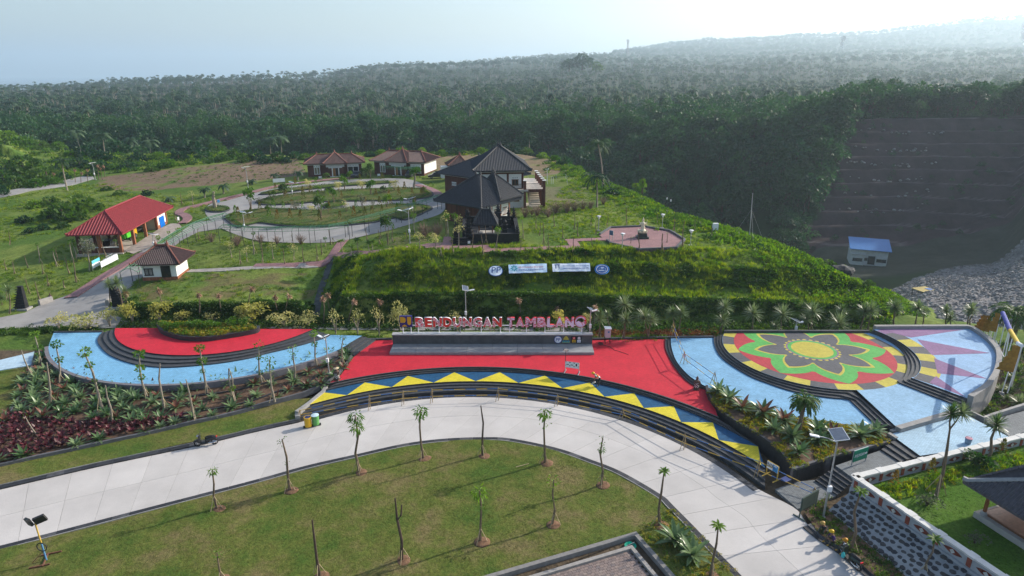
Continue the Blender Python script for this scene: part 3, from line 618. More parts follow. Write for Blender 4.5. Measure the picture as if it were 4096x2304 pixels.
mb=MB(); mb.flat(fl,.846); struct('flower_floor',mb,tile('flower blue paving',(.27,.45,.62),.21,.105,.12,rot=.5,stain=.15))
steps('stage_steps',flL+[flC,q1],blI,.85,.34,4,BLK2)
PURZ=1.36
puL=[np.array([FC[0]+9.55*math.cos(a),FC[1]+9.55*math.sin(a)]) for a in np.radians(np.linspace(28,-50,40))]
pA=D(2202,828,PURZ)[:2]; pE=D(2433,1002,PURZ)[:2]; pD_=D(2292,949.7,PURZ)[:2]
puO=cw([(2437,827),(2457,839.7),(2484.5,862),(2502,884.7),(2504.5,909.7),(2497,939.7),(2477,969.7),(2452,988.5),(2433,1001.5)],PURZ,6)
puL=[p for p in puL if p[1]<pA[1]]
pur=[pA]+puL+[pD_,pE]+puO[::-1][1:]
mb=MB(); mb.prism(pur,-.8,PURZ-.008); struct('upper_stage_base',mb,BLK)
steps('stage_steps',[pA]+puL+[pD_,pE],[D(2187,837.5,.85)[:2]]+flR[::-1]+[q2],PURZ,.85,4,BLK2)
# outer rim walls
mb=MB(); P=resamp([pA]+puO,90); strip(mb,P,offs(P,.45),-.8,PURZ+.34); struct('stage_rim',mb,M('rim stone pale',(.27,.26,.25),.8,.15,2.))
P=resamp(wl([(1822.7,837.5),(2187,837.5)],.85),4); mb=MB(); strip(mb,P,offs(P,.3),-.4,1.1); struct('stage_rim',mb,BLK2)
P=resamp(wl([(1687.7,851),(1795,849.7)],.34),4); mb=MB(); strip(mb,P,offs(P,.3),-.4,.5); struct('stage_rim',mb,BLK2)
P=resamp(wl([(1492,855.3),(1687,851)],0),4); mb=MB(); strip(mb,P,offs(P,.3),-.4,.16); struct('stage_rim',mb,BLK2)
P=resamp(wl([(905,857),(986,855)],0),4); mb=MB(); strip(mb,P,offs(P,.3),-.4,.16); struct('stage_rim',mb,BLK2)
P=resamp(wl([(135,837.2),(257,836)],.5),4); mb=MB(); strip(mb,P,offs(P,.25),-.4,.62); struct('stage_rim',mb,BLK2)
# --- flower mosaic: coloured sheets, each a few millimetres above the one below
def clipy(P,ymax):
    out=[]; n=len(P)
    for i in range(n):
        a,b=P[i],P[(i+1)%n]; ia,ib=a[1]<=ymax,b[1]<=ymax
        if ia: out.append(np.array(a[:2]))
        if ia!=ib: t=(ymax-a[1])/(b[1]-a[1]); out.append(np.array([a[0]+(b[0]-a[0])*t,ymax]))
    return out
mos=bpy.data.objects.new('flower_mosaic',None); COL.objects.link(mos); mos['kind']='structure'
YM=flyB-.02
F_GR=tile('mosaic charcoal',(.105,.105,.115),.21,.105,.15,rot=.3,stain=.16); F_YE=tile('mosaic yellow',(.52,.44,.07),.21,.105,.1,rot=.3,stain=.16); F_RE=tile('mosaic red',(.44,.045,.06),.21,.105,.12,rot=.3,stain=.16); F_GN=tile('mosaic green',(.10,.40,.09),.21,.105,.12,rot=.3,stain=.16); F_PU=tile('mosaic violet',(.24,.13,.26),.21,.105,.12,rot=.3,stain=.16)
def sheet(name,P,z,mat,ym=YM,par=None):
    P=clipy(P,ym) if ym else P
    if len(P)<3: return
    mb=MB(); mb.prism(P,z-.002,z); return mb.build(name,mat,par or mos)
pol=lambda r,a:np.array([FC[0]+r*math.cos(math.radians(a)),FC[1]+r*math.sin(math.radians(a))])
for k in range(24):
    a=k*15+5; P=[pol(FR-.02,a+15*i/6) for i in range(7)]+[pol(7.6,a+15-15*i/6) for i in range(7)]
    sheet('border_block',P,.850,F_YE if k%2 else F_GR)
sheet('red_disc',[pol(7.7,a) for a in range(0,360,5)],.854,F_RE)
def petals(tip,notch,p=1.,bul=0.):
    P=[]
    for a in range(0,360,3):
        t=abs(((a+22.5)%45)-22.5)/22.5
        if bul: 
            r=notch+(tip-notch)*max(0.,1-t)**p
        P.append(pol(r,a))
    return P
sheet('green_petals',petals(7.66,5.25,.74,1),.858,F_GN); sheet('yellow_petals',petals(6.02,3.28,.68,1),.862,F_YE); sheet('charcoal_petals',petals(5.65,2.95,.64,1),.866,F_GR)
for k in range(26):
    a=k*360/26; P=[pol(2.55,a)+np.array([.21*math.cos(t),.21*math.sin(t)]) for t in np.linspace(0,2*math.pi,9)[:-1]]; sheet('scallop',P,.870,F_YE)
sheet('violet_ring',[pol(2.5,a) for a in range(0,360,6)],.874,F_PU); sheet('green_ring',[pol(2.36,a) for a in range(0,360,6)],.878,F_GN); sheet('yellow_disc',[pol(2.02,a) for a in range(0,360,6)],.882,F_YE)
# --- upper circle with violet rays
mb=MB(); mb.flat(pur,PURZ-.004); struct('upper_floor',mb,tile('upper blue paving',(.28,.45,.66),.21,.105,.12,rot=.5,stain=.15))
ray_=bpy.data.objects.new('ray_mosaic',None); COL.objects.link(ray_); ray_['kind']='structure'
YP=pA[1]-.02; cut=lambda P:[p for p in P]
for a0,a1,col in [(-52,-42,F_GR),(-42,-32,F_YE),(-32,-22,F_GR),(-22,-12,F_YE),(-12,-2,F_GR),(-2,8,F_YE),(8,18,F_GR),(18,24,F_PU)]:
    P=[pol(9.58,a0+(a1-a0)*i/5) for i in range(6)]+[pol(11.2,a1-(a1-a0)*i/5) for i in range(6)]; sheet('ring_block',P,PURZ+.002,col,YP,ray_)
for b0,b1,apx in [((1500,395),(1650,555),(2240,535)),((1670,585),(1705,738),(2205,792)),((1690,765),(1625,832),(1990,978))]:
    sheet('violet_ray',[W3('J',*b0,PURZ)[:2],W3('J',*b1,PURZ)[:2],W3('J',*apx,PURZ)[:2]],PURZ+.006,F_PU,YP,ray_)
sheet('violet_ray',[W3('J',1100,292,PURZ)[:2],W3('J',1440,378,PURZ)[:2],W3('J',1990,296,PURZ)[:2]],PURZ+.006,F_PU,YP,ray_)
# --- planter with the palm, lower blue floor, path and stairs on the right
plF=cw([(1775,969),(1778,985),(1797.7,1017),(1835,1049.7),(1885,1079.7),(1932,1110.5),(1969.5,1144),(1996,1181.8)],.36,6)
plR=wl([(2092,1149),(2229.5,1114),(2252,1102),(2215,1073)],.36)
plan=plF+plR+blB[::-1]
mb=MB(); mb.prism(plan,-1.2,.2); struct('planter_base',mb,BLK); 
PW=resamp(plF,60); cen=np.array(D(1990,1090,.36)[:2]); w_=offs(PW,.22)
if np.linalg.norm(w_[30]-cen)>np.linalg.norm(PW[30]-cen): w_=offs(PW,-.22)
mb=MB(); strip(mb,PW,w_,-1.2,.40); struct('planter_wall',mb,BLK)
P=resamp([plF[-1]]+[np.array(q) for q in plR[:3]],20); w2=offs(P,.22)
if np.linalg.norm(w2[10]-cen)>np.linalg.norm(P[10]-cen): w2=offs(P,-.22)
mb=MB(); strip(mb,P,w2,-1.2,.405); struct('planter_wall',mb,M('planter wall grey',(.10,.10,.11),.7,.2,2.))
surf('planter_soil',plan,lambda x,y:.30+.06*vnoise(x,y,1.2,16),.6,SOIL); PLANTER2=[tuple(p) for p in plan]
lowb=wl([(2239.5,1092),(2429.5,1043),(2517,1088),(2560,1110),(2314.5,1146.5)],.5)
mb=MB(); mb.prism(lowb,-1.1,.496); struct('lower_base',mb,BLK); mb=MB(); mb.flat(lowb,.5); struct('lower_blue_floor',mb,tile('pale blue paving lower',(.36,.52,.64),.21,.105,.12,stain=.14))
P=resamp([q1,q2],8); mb=MB(); strip(mb,P,offs(P,-.5),-.6,.86); struct('stage_rim',mb,M('rim stone pale',(.2,.2,.2)))
P=resamp(wl([(2246,1086),(2434,1036)],.55),8); mb=MB(); strip(mb,P,offs(P,.3),-.6,.58); struct('stage_rim',mb,GRYC)
P=resamp(wl([(2232,1092),(2252,1104)],.5),4); mb=MB(); strip(mb,P,offs(P,.3),-.6,.6); struct('stage_rim',mb,GRYC)
GPV=tile('grey paving',(.17,.185,.195),.2,.1,.2,rot=.75,mortar=.5,stain=.15)
path=wl([(2102,1171),(2214.5,1133),(2262,1163),(2149.5,1205)],0)
mb=MB(); mb.prism(path,-1.1,0); struct('grey_path',mb,GPV)
steps('garden_steps',wl([(2251,1103),(2314,1146)],.5),wl([(2216,1133),(2264,1164)],0),.5,0,4,BLK2)
steps('garden_steps',wl([(2102,1172),(2150,1206)],0),wl([(2050,1210),(2106,1248)],-.83),0,-.83,6,BLK2,deep=-1.)
mb=MB(); mb.prism(wl([(1950,1231),(1998,1212),(2052,1207),(2106,1247),(2007,1280)],-.83),-1.2,-.83); struct('grey_path',mb,GPV)
mb=MB(); mb.prism(wl([(2480,1060),(2700,1000),(2700,1050),(2540,1098)],.0),-1.,.0); struct('grey_path',mb,GPV)
P=resamp(wl([(2440,1035),(2475,1052),(2576,1020),(2700,982)],.3),12); mb=MB(); strip(mb,P,offs(P,.25),-1.,.34); struct('path_edge',mb,GRYC)
# --- back road behind the plaza, left road, paths: draped on the land
DRAPED=[]
def drape(name,pts,mat,off=.06,step=1.5,n=4,smooth_=True,flatz=None):
    Q_=cr(list(pts)+[pts[0]],n)[:-1] if smooth_ else pts
    P=[hit(*p)[:2] for p in Q_]; DRAPED.append([tuple(p) for p in P])
    return surf(name,P,(lambda x,y:np.nan_to_num(H(x,y),nan=0)+off),step,mat)
ASPH=M('old concrete road',(.30,.285,.27),.9,.14,.5,.2,6,detail=8); PINK=tile('pink paving',(.30,.165,.165),.2,.1,.16,stain=.16); DKROAD=M('kerb concrete',(.33,.31,.29),.9,.15,2.)
drape('back_road',[(-150,806),(-150,840),(90,832),(300,826),(480,824),(660,827),(835,830),(1000,832),(1250,832),(1490,836),(1490,826),(1250,823),(1000,822),(835,820),(660,814),(480,812),(330,810),(277,790),(276,760),(330,722),(388,672),(425,630),(462,603),(500,584),(560,575),(640,604),(640,560),(560,552),(487,560),(455,585),(415,610),(365,625),(327,655),(250,700),(210,724),(175,742),(130,758),(100,769),(62,788),(0,800)],ASPH,.07,1.2,1,False)
def smoothdrape(name,pts,mat,off,step=1.2): return drape(name,pts,mat,off,step,4)
B_=lambda *p:[Q('B',*q) for q in p]
ringO=B_((0,770),(250,700),(500,640),(800,600),(1100,562),(1400,547),(1800,543),(2000,600),(2110,660),(2210,720),(2230,800),(2190,880),(2100,925),(1900,990),(1700,1050),(1400,1120),(1100,1180),(700,1190),(300,1162),(0,1060),(-120,980),(-200,880),(-150,800))
drape('ring_road',ringO,ASPH,.085,1.4,4)
GI=lawnmat('island lawn',(.055,.10,.02),(.09,.115,.03),(.16,.13,.055))
ISL=[B_((350,705),(500,665),(800,632),(1200,598),(1660,572),(1668,592),(1200,622),(800,662),(500,700)),
 B_((318,785),(420,745),(700,700),(1200,662),(1800,640),(2020,655),(2085,708),(2000,745),(1700,768),(1300,772),(1000,778),(700,800),(430,812)),
 B_((990,825),(1040,795),(1120,783),(1190,795),(1205,815),(1130,835),(1040,840)),
 B_((2,945),(60,900),(400,850),(900,868),(1300,838),(1700,808),(2000,815),(2075,848),(2000,892),(1800,965),(1700,942),(1500,987),(1200,1017),(900,1032),(600,1022),(330,992),(150,1038)),
 [Q('A',2190+115*math.cos(t),603+28*math.sin(t)) for t in np.linspace(0,2*math.pi,13)[:-1]]]
for I_ in ISL:
    Q_=cr(I_+[I_[0]],3)[:-1]; P=[hit(*p)[:2] for p in Q_]; 
    surf('island_lawn',P,lambda x,y:H(x,y)+.26+.05*vnoise(x,y,2.,17),1.2,GI)
    c_=np.mean(P,0); A=np.array(P+[P[0]]); B2=c_+(A-c_)*(1+.32/np.linalg.norm(A-c_,axis=1))[:,None]
    mb=MB(); V=[];Fs=[]
    for i in range(len(A)):
        z=float(H(A[i][0],A[i][1])); V+=[(A[i][0],A[i][1],z-.2),(B2[i][0],B2[i][1],z-.2),(B2[i][0],B2[i][1],z+.24),(A[i][0],A[i][1],z+.28)]
    for i in range(len(A)-1):
        a=4*i
        for k in range(4): Fs.append((a+k,a+4+k,a+4+(k+1)%4,a+(k+1)%4))
    mb.add(V,Fs); struct('island_kerb',mb,M('island kerb',(.06,.06,.065),.8,.3,2.))
def ribbon(name,pts,w,mat,off,h=None):
    P=np.array([hit(*p)[:2] for p in cr(pts,5)]); n=max(8,int(plen(P)/1.2)); P=resamp(P,n); A=offs(P,w/2);B2=offs(P,-w/2); DRAPED.append([tuple(p) for p in A]+[tuple(p) for p in B2[::-1]])
    mb=MB(); V=[];Fs=[]
    for i in range(n):
        for q in(A[i],B2[i]):
            z=float(H(q[0],q[1])); V+=[(q[0],q[1],z-.15),(q[0],q[1],z+off)]
    for i in range(n-1):
        a=4*i; Fs+=[(a+1,a+3,a+7,a+5)[::-1],(a,a+1,a+5,a+4),(a+2,a+6,a+7,a+3)]
    mb.add(V,Fs); return struct(name,mb,mat)
C_=lambda *p:[Q('C',*q) for q in p]
ribbon('pavement',[(178,751),(212,729),(252,703),(300,675),(335,655),(360,638)],1.7,PINK,.2)
ribbon('pavement',[Q('A',*p) for p in[(1830,745),(1890,700),(1860,660),(1800,640),(1850,595),(2000,560),(2150,522),(2450,452),(2576,425)]],1.6,PINK,.18)
ribbon('pavement',B_((0,755),(250,685),(500,622),(800,580),(1100,548),(1300,536)),1.5,PINK,.18)
ribbon('pavement',B_((1920,605),(2050,640),(2140,690),(2190,730)),1.6,PINK,.18)
ribbon('pink_path',[(640,668),(720,667),(800,666),(822,662),(838,640),(858,612),(872,600)],1.3,PINK,.08)
ribbon('pink_path',[(838,640),(880,640),(940,634),(985,628),(1040,621),(1085,616)],1.3,PINK,.08)
ribbon('pink_path',[(475,682),(560,679),(640,674),(800,667)],1.2,M('path concrete',(.33,.3,.28)),.07)
def flatpath(pts,off=.1): drape('pink_path',pts,PINK,off,1.5,1,False)
flatpath(C_((0,1243),(170,1240),(175,1262),(555,1240),(580,1288),(1590,1243),(1530,1175),(1830,1165),(1795,1138),(1405,1155),(1455,1218),(665,1250),(645,1212),(280,1222),(262,1130),(190,1130),(180,1188),(0,1200)))
octp=[((2380+a/6.44)/KD,(840+b/6.44)/KD) for a,b in [(390,455),(1230,420),(1960,545),(2340,775),(2120,990),(1130,1035),(390,870),(280,790),(205,720),(95,635)]]
OZ=float(np.mean([hit(*p)[2] for p in octp]))+.12; OP=wl(octp,OZ)
mb=MB(); mb.prism(OP,OZ-1.2,OZ); struct('octagon_terrace',mb,PINK); DRAPED.append([tuple(p) for p in OP])
ocz=np.mean(OP,0)
P=np.array(OP+[OP[0]]); mb=MB()
for i in range(len(OP)):
    if i in(7,8): continue
    a,b=P[i],P[i+1]; ai,bi=[q+(ocz-q)/np.linalg.norm(ocz-q)*.3 for q in(a,b)]; strip(mb,[a,b],[ai,bi],OZ-1.2,OZ+.22)
struct('terrace_kerb',mb,M('terrace kerb',(.10,.105,.11),.8,.2,3.))
ribbon('far_road',[(-60,500),(0,492),(60,478),(120,470),(165,463),(200,452),(235,446)],5.5,ASPH,.07)
# carport apron
drape('apron',[Q('A',*p) for p in[(1240,1025),(1345,1050),(1560,960),(1830,780),(1800,745),(1720,745),(1600,800),(1490,870),(1375,945)]],M('apron paving',(.36,.31,.27),.9,.2,1.2,.2,5),.11,1.2,1,False)
# black channel beside the gully
ribbon('gully_drain',[(832,655),(822,690),(806,735),(797,780),(795,798)],.9,M('gully stone',(.05,.055,.055),.8,.4,1.5,.5,4),.05)
# ================================================================= PLANT SHAPES AND SCATTER
def unit(v): return v/(np.linalg.norm(v,axis=-1,keepdims=True)+1e-9)
def leafq(C,Dr,L,W,rng,fold=.0):
    """diamond leaves: base at C, along Dr"""
    n=len(C); Dr=unit(Dr); r=unit(np.cross(Dr,unit(rng.normal(size=(n,3))))); L=np.broadcast_to(L,(n,))[:,None]; W=np.broadcast_to(W,(n,))[:,None]
    V=np.stack([C,C+Dr*L*.45+r*W*.5,C+Dr*L,C+Dr*L*.45-r*W*.5],1).reshape(-1,3); F=np.arange(4*n).reshape(n,4); return V,F
def tubeq(pts,rad,n=5):
    pts=np.array(pts,float); m=len(pts); rad=np.broadcast_to(rad,(m,)); V=[]
    for i in range(m):
        t=unit(pts[min(i+1,m-1)]-pts[max(i-1,0)]); a=unit(np.cross(t,[0,0,1.] if abs(t[2])<.9 else [1.,0,0])); b=np.cross(t,a)
        for k in range(n): an=2*math.pi*k/n; V.append(pts[i]+(a*math.cos(an)+b*math.sin(an))*rad[i])
    F=[(i*n+k,(i+1)*n+k,(i+1)*n+(k+1)%n,i*n+(k+1)%n) for i in range(m-1) for k in range(n)]; return np.array(V),np.array(F)
def combo(name,parts,smooth=False):
    V=[];F=[];mi=[];n=0;mats=[]
    for v,f,m in parts:
        V.append(v);F.append(np.asarray(f)+n);n+=len(v)
        if m not in mats: mats.append(m)
        mi+= [mats.index(m)]*len(f)
    me=mesh_np(name,np.concatenate(V),np.concatenate(F),None,smooth)
    for m in mats: me.materials.append(m)
    me.polygons.foreach_set('material_index',np.array(mi,dtype=np.int32)); return me
BARK=M('bark',(.17,.125,.085),.95,.3,6.); BARKD=M('dark bark',(.085,.06,.045),.95,.3,6.); BARKP=M('pale bark',(.27,.23,.18),.95,.25,5.); BAMB=M('stake wood',(.42,.33,.20),.9,.2,5.)
F_DK=leafmat('forest leaf',(.009,.038,.016),(.030,.085,.030),.3,nscale=.02); F_MD=leafmat('woodland leaf',(.026,.07,.015),(.085,.15,.028),.4,nscale=.03); F_PL=leafmat('palm leaf',(.012,.044,.020),(.065,.11,.05),.3,nscale=.03,rough=.6); F_FM=leafmat('forest leaf light',(.012,.052,.018),(.045,.11,.032),.32,nscale=.02)
F_BR=leafmat('bright leaf',(.05,.125,.016),(.145,.24,.034),.45,nscale=.08); F_IV=leafmat('ivy leaf',(.02,.06,.010),(.07,.135,.02),.32,nscale=.25); F_GR=leafmat('rough grass',(.085,.17,.02),(.24,.29,.04),.5,nscale=.22); F_GD=leafmat('grass dark',(.055,.125,.018),(.14,.20,.035),.45,nscale=.3)
F_YG=leafmat('yellow shrub leaf',(.27,.28,.06),(.48,.43,.14),.45,nscale=.6); F_PY=leafmat('pale yellow leaf',(.31,.31,.12),(.50,.46,.20),.45,nscale=.6); F_GC=leafmat('groundcover leaf',(.11,.13,.02),(.33,.27,.035),.4,nscale=.9)
F_BM=leafmat('bromeliad leaf',(.075,.145,.05),(.20,.27,.13),.25,nscale=1.5,rough=.3); F_BMR=leafmat('bromeliad red leaf',(.09,.05,.03),(.22,.09,.06),.25,nscale=1.5,rough=.35); F_RED=leafmat('crimson leaf',(.05,.012,.016),(.13,.028,.036),.2,nscale=1.5,rough=.4)
F_DRY=leafmat('dry frond',(.22,.125,.075),(.40,.25,.16),.2,nscale=2.); F_OR=leafmat('coppery shrub leaf',(.09,.105,.02),(.20,.125,.035),.35,nscale=2.5); F_SP=leafmat('sapling leaf',(.045,.12,.014),(.14,.24,.035),.45,nscale=1.5); F_TW=M('dry twig',(.20,.135,.105),.95,.25,4.)
F_YU=leafmat('sword leaf',(.06,.12,.028),(.22,.27,.13),.3,nscale=1.5,rough=.28)
def crown_pts(rng,n,lobes):
    C=[];N_=[]
    w=np.array([l[3]*l[3] for l in lobes]); w/=w.sum()
    for l,k in zip(lobes,(w*n).astype(int)):
        d=unit(rng.normal(size=(k,3))); d[:,2]=np.where(d[:,2]<-.35,-d[:,2],d[:,2]); r=rng.uniform(.55,1.05,(k,1))**.5
        C.append(np.array(l[:3])+d*r*np.array([l[3],l[3],l[3]*l[4]])); N_.append(d)
    return np.concatenate(C),np.concatenate(N_)
def broad(name,seed,h,rad,n,leaf,lmat,tmat,flat=.75,nl=6,trunk=True):
    rng=np.random.default_rng(seed); lobes=[(0,0,h-rad*flat*.75,rad*.62,flat)]
    for k in range(nl):
        a=2*math.pi*(k+rng.uniform(-.3,.3))/nl; q=rad*rng.uniform(.42,.68); lobes.append((q*math.cos(a),q*math.sin(a),h-rad*flat*rng.uniform(.9,1.5),rad*rng.uniform(.34,.52),flat))
    C,N_=crown_pts(rng,n,lobes); Dr=N_+rng.normal(size=N_.shape)*.55+np.array([0,0,-.1]); L=leaf*rng.uniform(.7,1.4,len(C)); V,F=leafq(C,Dr,L,L*.75,rng); P=[(V,F,lmat)]
    if trunk:
        v,f=tubeq([(0,0,-.5),(rng.normal()*.2,rng.normal()*.2,h*.35),(rng.normal()*.3,rng.normal()*.3,h*.75)],[h*.028,h*.022,h*.008],5); P.append((v,f,tmat))
        for l in lobes[1:4]: v,f=tubeq([(0,0,h*.35),(l[0]*.8,l[1]*.8,l[2])],[h*.014,h*.005],4); P.append((v,f,tmat))
    return combo(name,P)
def frondstrip(rng,n,L,droop,w,lift,seg=5,z0=0.):
    V=[];F=[];b=0
    for k in range(n):
        a=2*math.pi*k/n+rng.uniform(-.2,.2); el=lift+rng.uniform(-.55,.45); Lk=L*rng.uniform(.8,1.1); p=np.array([0,0,z0]); d=np.array([math.cos(a)*math.cos(el),math.sin(a)*math.cos(el),math.sin(el)]); s=np.array([-math.sin(a),math.cos(a),0])
        for i in range(seg+1):
            t=i/seg; ww=w*(math.sin(math.pi*min(1,.12+t*.88))**.7)*.5+.02; dn=np.array([0,0,-.35*ww]); V+=[p+s*ww+dn,p,p-s*ww+dn]; d=unit(d+np.array([0,0,-droop/seg])*(1+t)); p=p+d*Lk/seg
        for i in range(seg):
            q=b+3*i; F+=[(q,q+3,q+4,q+1),(q+1,q+4,q+5,q+2)]
        b+=3*(seg+1)
    return np.array(V),np.array(F)
def palm(name,seed,h,lmat,tmat,n=15,L=4.2,lean=1.2,trad=.2,seg=5,w=1.15,leaflets=False):
    rng=np.random.default_rng(seed); t=[(0,0,-.5),(lean*.15,0,h*.3),(lean*.5,0,h*.65),(lean,0,h)]; tv,tf=tubeq(t,[trad*1.3,trad,trad*.85,trad*.7],6)
    if leaflets:
        C=[];Dr=[]
        for k in range(n):
            a=2*math.pi*k/n+rng.uniform(-.2,.2); el=.55+rng.uniform(-.7,.5); p=np.zeros(3); d=np.array([math.cos(a)*math.cos(el),math.sin(a)*math.cos(el),math.sin(el)]); s=np.array([-math.sin(a),math.cos(a),0])
            for i in range(16):
                d=unit(d+np.array([0,0,-1.5/16])*(1+i/16)); p=p+d*L/16
                for sg in(-1,1): C.append(p.copy()); Dr.append(d*.6+s*sg*.8+np.array([0,0,-.45]))
        V,F=leafq(np.array(C),np.array(Dr),np.tile(np.r_[np.linspace(.5,1.,16),np.linspace(1.,.3,16)],n)[:len(C)]*L*.28,.13*L/4.2*1.3,rng)
        v2,f2=frondstrip(rng,n,L,1.4,.18,.5,8); V,F=np.concatenate([V,v2]),np.concatenate([F,f2+len(V)])
    else: V,F=frondstrip(rng,n,L,1.5,w,.5,seg)
    return combo(name,[(V+np.array([lean,0,h]),F,lmat),(tv,tf,tmat)])
PROTOC=0
def scatter(name,P,protos,idx,rot,scl,label=None,kind='stuff',tilt=None,mat=None):
    global PROTOC
    P=np.asarray(P,np.float32); n=len(P); me=bpy.data.meshes.new(name); me.vertices.add(n); me.vertices.foreach_set('co',P.ravel())
    a=me.attributes.new('pick','INT','POINT'); a.data.foreach_set('value',np.asarray(idx,np.int32))
    R_=np.zeros((n,3),np.float32); R_[:,2]=rot
    if tilt is not None: R_[:,:2]=tilt
    a=me.attributes.new('turn','FLOAT_VECTOR','POINT'); a.data.foreach_set('vector',R_.ravel()); a=me.attributes.new('size','FLOAT','POINT'); a.data.foreach_set('value',np.asarray(scl,np.float32))
    o=link(bpy.data.objects.new(name,me)); tag(o,label,None,None,kind)
    col=bpy.data.collections.new(name+' shapes')
    for i,pm_ in enumerate(protos):
        po=bpy.data.objects.new('plant shape %04d'%PROTOC,pm_); PROTOC+=1; col.objects.link(po)
    g=bpy.data.node_groups.new(name+' scatter','GeometryNodeTree'); g.interface.new_socket('Geometry',in_out='INPUT',socket_type='NodeSocketGeometry'); g.interface.new_socket('Geometry',in_out='OUTPUT',socket_type='NodeSocketGeometry')
    N=g.nodes; L=g.links; gi=N.new('NodeGroupInput'); go=N.new('NodeGroupOutput'); ip=N.new('GeometryNodeInstanceOnPoints'); ci=N.new('GeometryNodeCollectionInfo'); ci.inputs['Collection'].default_value=col; ci.inputs['Separate Children'].default_value=True; ci.inputs['Reset Children'].default_value=True
    def at(nm,t): 
        q=N.new('GeometryNodeInputNamedAttribute'); q.data_type=t; q.inputs[0].default_value=nm; return [s for s in q.outputs if s.enabled][0]
    mp=N.new('GeometryNodeMeshToPoints'); L.new(gi.outputs[0],mp.inputs[0]); L.new(mp.outputs[0],ip.inputs['Points']); L.new(ci.outputs[0],ip.inputs['Instance']); ip.inputs['Pick Instance'].default_value=True
    L.new(at('pick','INT'),ip.inputs['Instance Index']); er=N.new('FunctionNodeEulerToRotation'); L.new(at('turn','FLOAT_VECTOR'),er.inputs[0]); L.new(er.outputs[0],ip.inputs['Rotation']); L.new(at('size','FLOAT'),ip.inputs['Scale']); L.new(ip.outputs[0],go.inputs[0])
    md=o.modifiers.new('scatter','NODES'); md.node_group=g; return o
# ---- forest on the far land
rf=np.random.default_rng(3)
PROTO_F=[palm('palm',31,15,F_PL,BARKP,13,4.4,1.5,.22,3,1.2),palm('palm',32,18,F_PL,BARKP,14,4.6,-1.8,.22,3,1.2),palm('palm',33,13,F_PL,BARK,12,4.2,.8,.2,3,1.3),
 broad('tree',41,13,5.,420,.85,F_DK,BARKD,.8),broad('tree',42,16,6.,480,1.0,F_DK,BARKD,.7,7),broad('tree',43,10,4.,360,.75,F_FM,BARKD,.85),broad('tree',44,19,4.5,440,.85,F_FM,BARKP,1.2,7),
 broad('bush',45,4.2,3.,240,.55,F_FM,BARKD,.8,6,False),broad('bush',46,3.2,2.6,220,.5,F_DK,BARKD,.8,6,False)]
fp=[];fi=[];fs=[]
def farplace(n,u0,u1,y0,y1,ids,smin,smax,dens=None,berm=False):
    y=np.sqrt(rf.uniform(y0*y0,y1*y1,n)); u=rf.uniform(u0,u1,n); ok=np.ones(n,bool)
    ok&=bermmask(u,y) if berm else ~bermmask(u,y); ok&=~((u>.44)&(y<206)); 
    if dens is not None: ok&=rf.random(n)<dens(u,y)
    u,y=u[ok],y[ok]; z=farz(u,y)+(vnoise(u*y,y,14.)-.5)*np.clip(y/150,0,4)+(vnoise(u*y,y,120.)-.5)*np.clip((y-400)/60,0,14)-.4
    fp.append(np.stack([u*y,y,z],1)); fi.append(rf.choice(ids,len(u))); fs.append(rf.uniform(smin,smax,len(u)))
cl=lambda u,y:np.clip((vnoise(u*y,y,60.,21)-.35)*4,0,1)
# ravine sides: bushes and small trees, growing denser to the rim
farplace(9000,-1.05,.55,225,335,[7,8,7,8,5],.7,1.6)
farplace(1500,.42,1.05,205,300,[7,8,5],.7,1.4)
farplace(1500,-1.05,.56,235,330,[3,5,3],.5,.85)
farplace(900,-1.05,.6,285,345,[3,5,6,4],.55,.95); farplace(700,.4,1.05,258,300,[3,5,5,4],.45,.8)
# the wooded plain
farplace(2600,-1.05,1.05,335,700,[3,4,5,6,3],.6,1.05,lambda u,y:1-.55*cl(u,y)); farplace(3800,-1.05,1.05,330,700,[0,1,2],.7,1.05,lambda u,y:.15+.85*cl(u,y))
farplace(5000,-1.05,1.05,700,1500,[0,1,2,0,1,2,3,4],.8,1.1); farplace(8500,-1.05,1.05,1500,3600,[0,1,2,3,4,4],.95,1.35); farplace(420,.45,1.05,203,258,[7,8],.25,.6,lambda u,y:np.clip(vnoise(u*y,y*2,9.,61)*2.2-.75,0,1)+.06,True); farplace(900,.76,1.35,140,330,[3,5,4,7],.6,1.1); farplace(5000,.15,1.05,3200,5300,[4,4,3,0],1.3,2.0)
P_=np.concatenate(fp); I_=np.concatenate(fi); S_=np.concatenate(fs)
scatter('forest',P_,PROTO_F,I_,rf.uniform(0,6.28,len(P_)),S_,'dense dark forest of coconut palms and broadleaf trees covering the far land')
def rock(s): 
    g=np.random.default_rng(s); mb=MB(); mb.ball((0,0,0),(1,.8,.6),6,4); mb.v=[tuple(np.array(v)*g.uniform(.75,1.2)) for v in mb.v]; return mb.mesh('rock',M('riprap rock',(.21,.20,.195),.9,.35,.4,rand=.25))
yv=rf.uniform(64,168,9000); uv=rf.uniform(.5,.95,9000); k=(uv>.55)&(yv<118+(uv-.55)*300); uv,yv=uv[k],yv[k]
scatter('riprap',np.stack([uv*yv,yv,farz(uv,yv)],1),[rock(1),rock(2),rock(3)],rf.integers(0,3,len(uv)),rf.uniform(0,6.28,len(uv)),rf.uniform(.3,.85,len(uv)),'grey riprap rocks on the dam face at the right')
uv=rf.uniform(.52,.66,90); yv=rf.choice([221,226,231,236,241,247],90)+rf.uniform(-.6,.6,90); scatter('rubble',np.stack([uv*yv,yv,farz(uv,yv)+1.2],1),[rock(4)],np.zeros(90,int),rf.uniform(0,6.28,90),rf.uniform(.25,.7,90),'pale rubble and sacks left on the cut terraces across the valley')
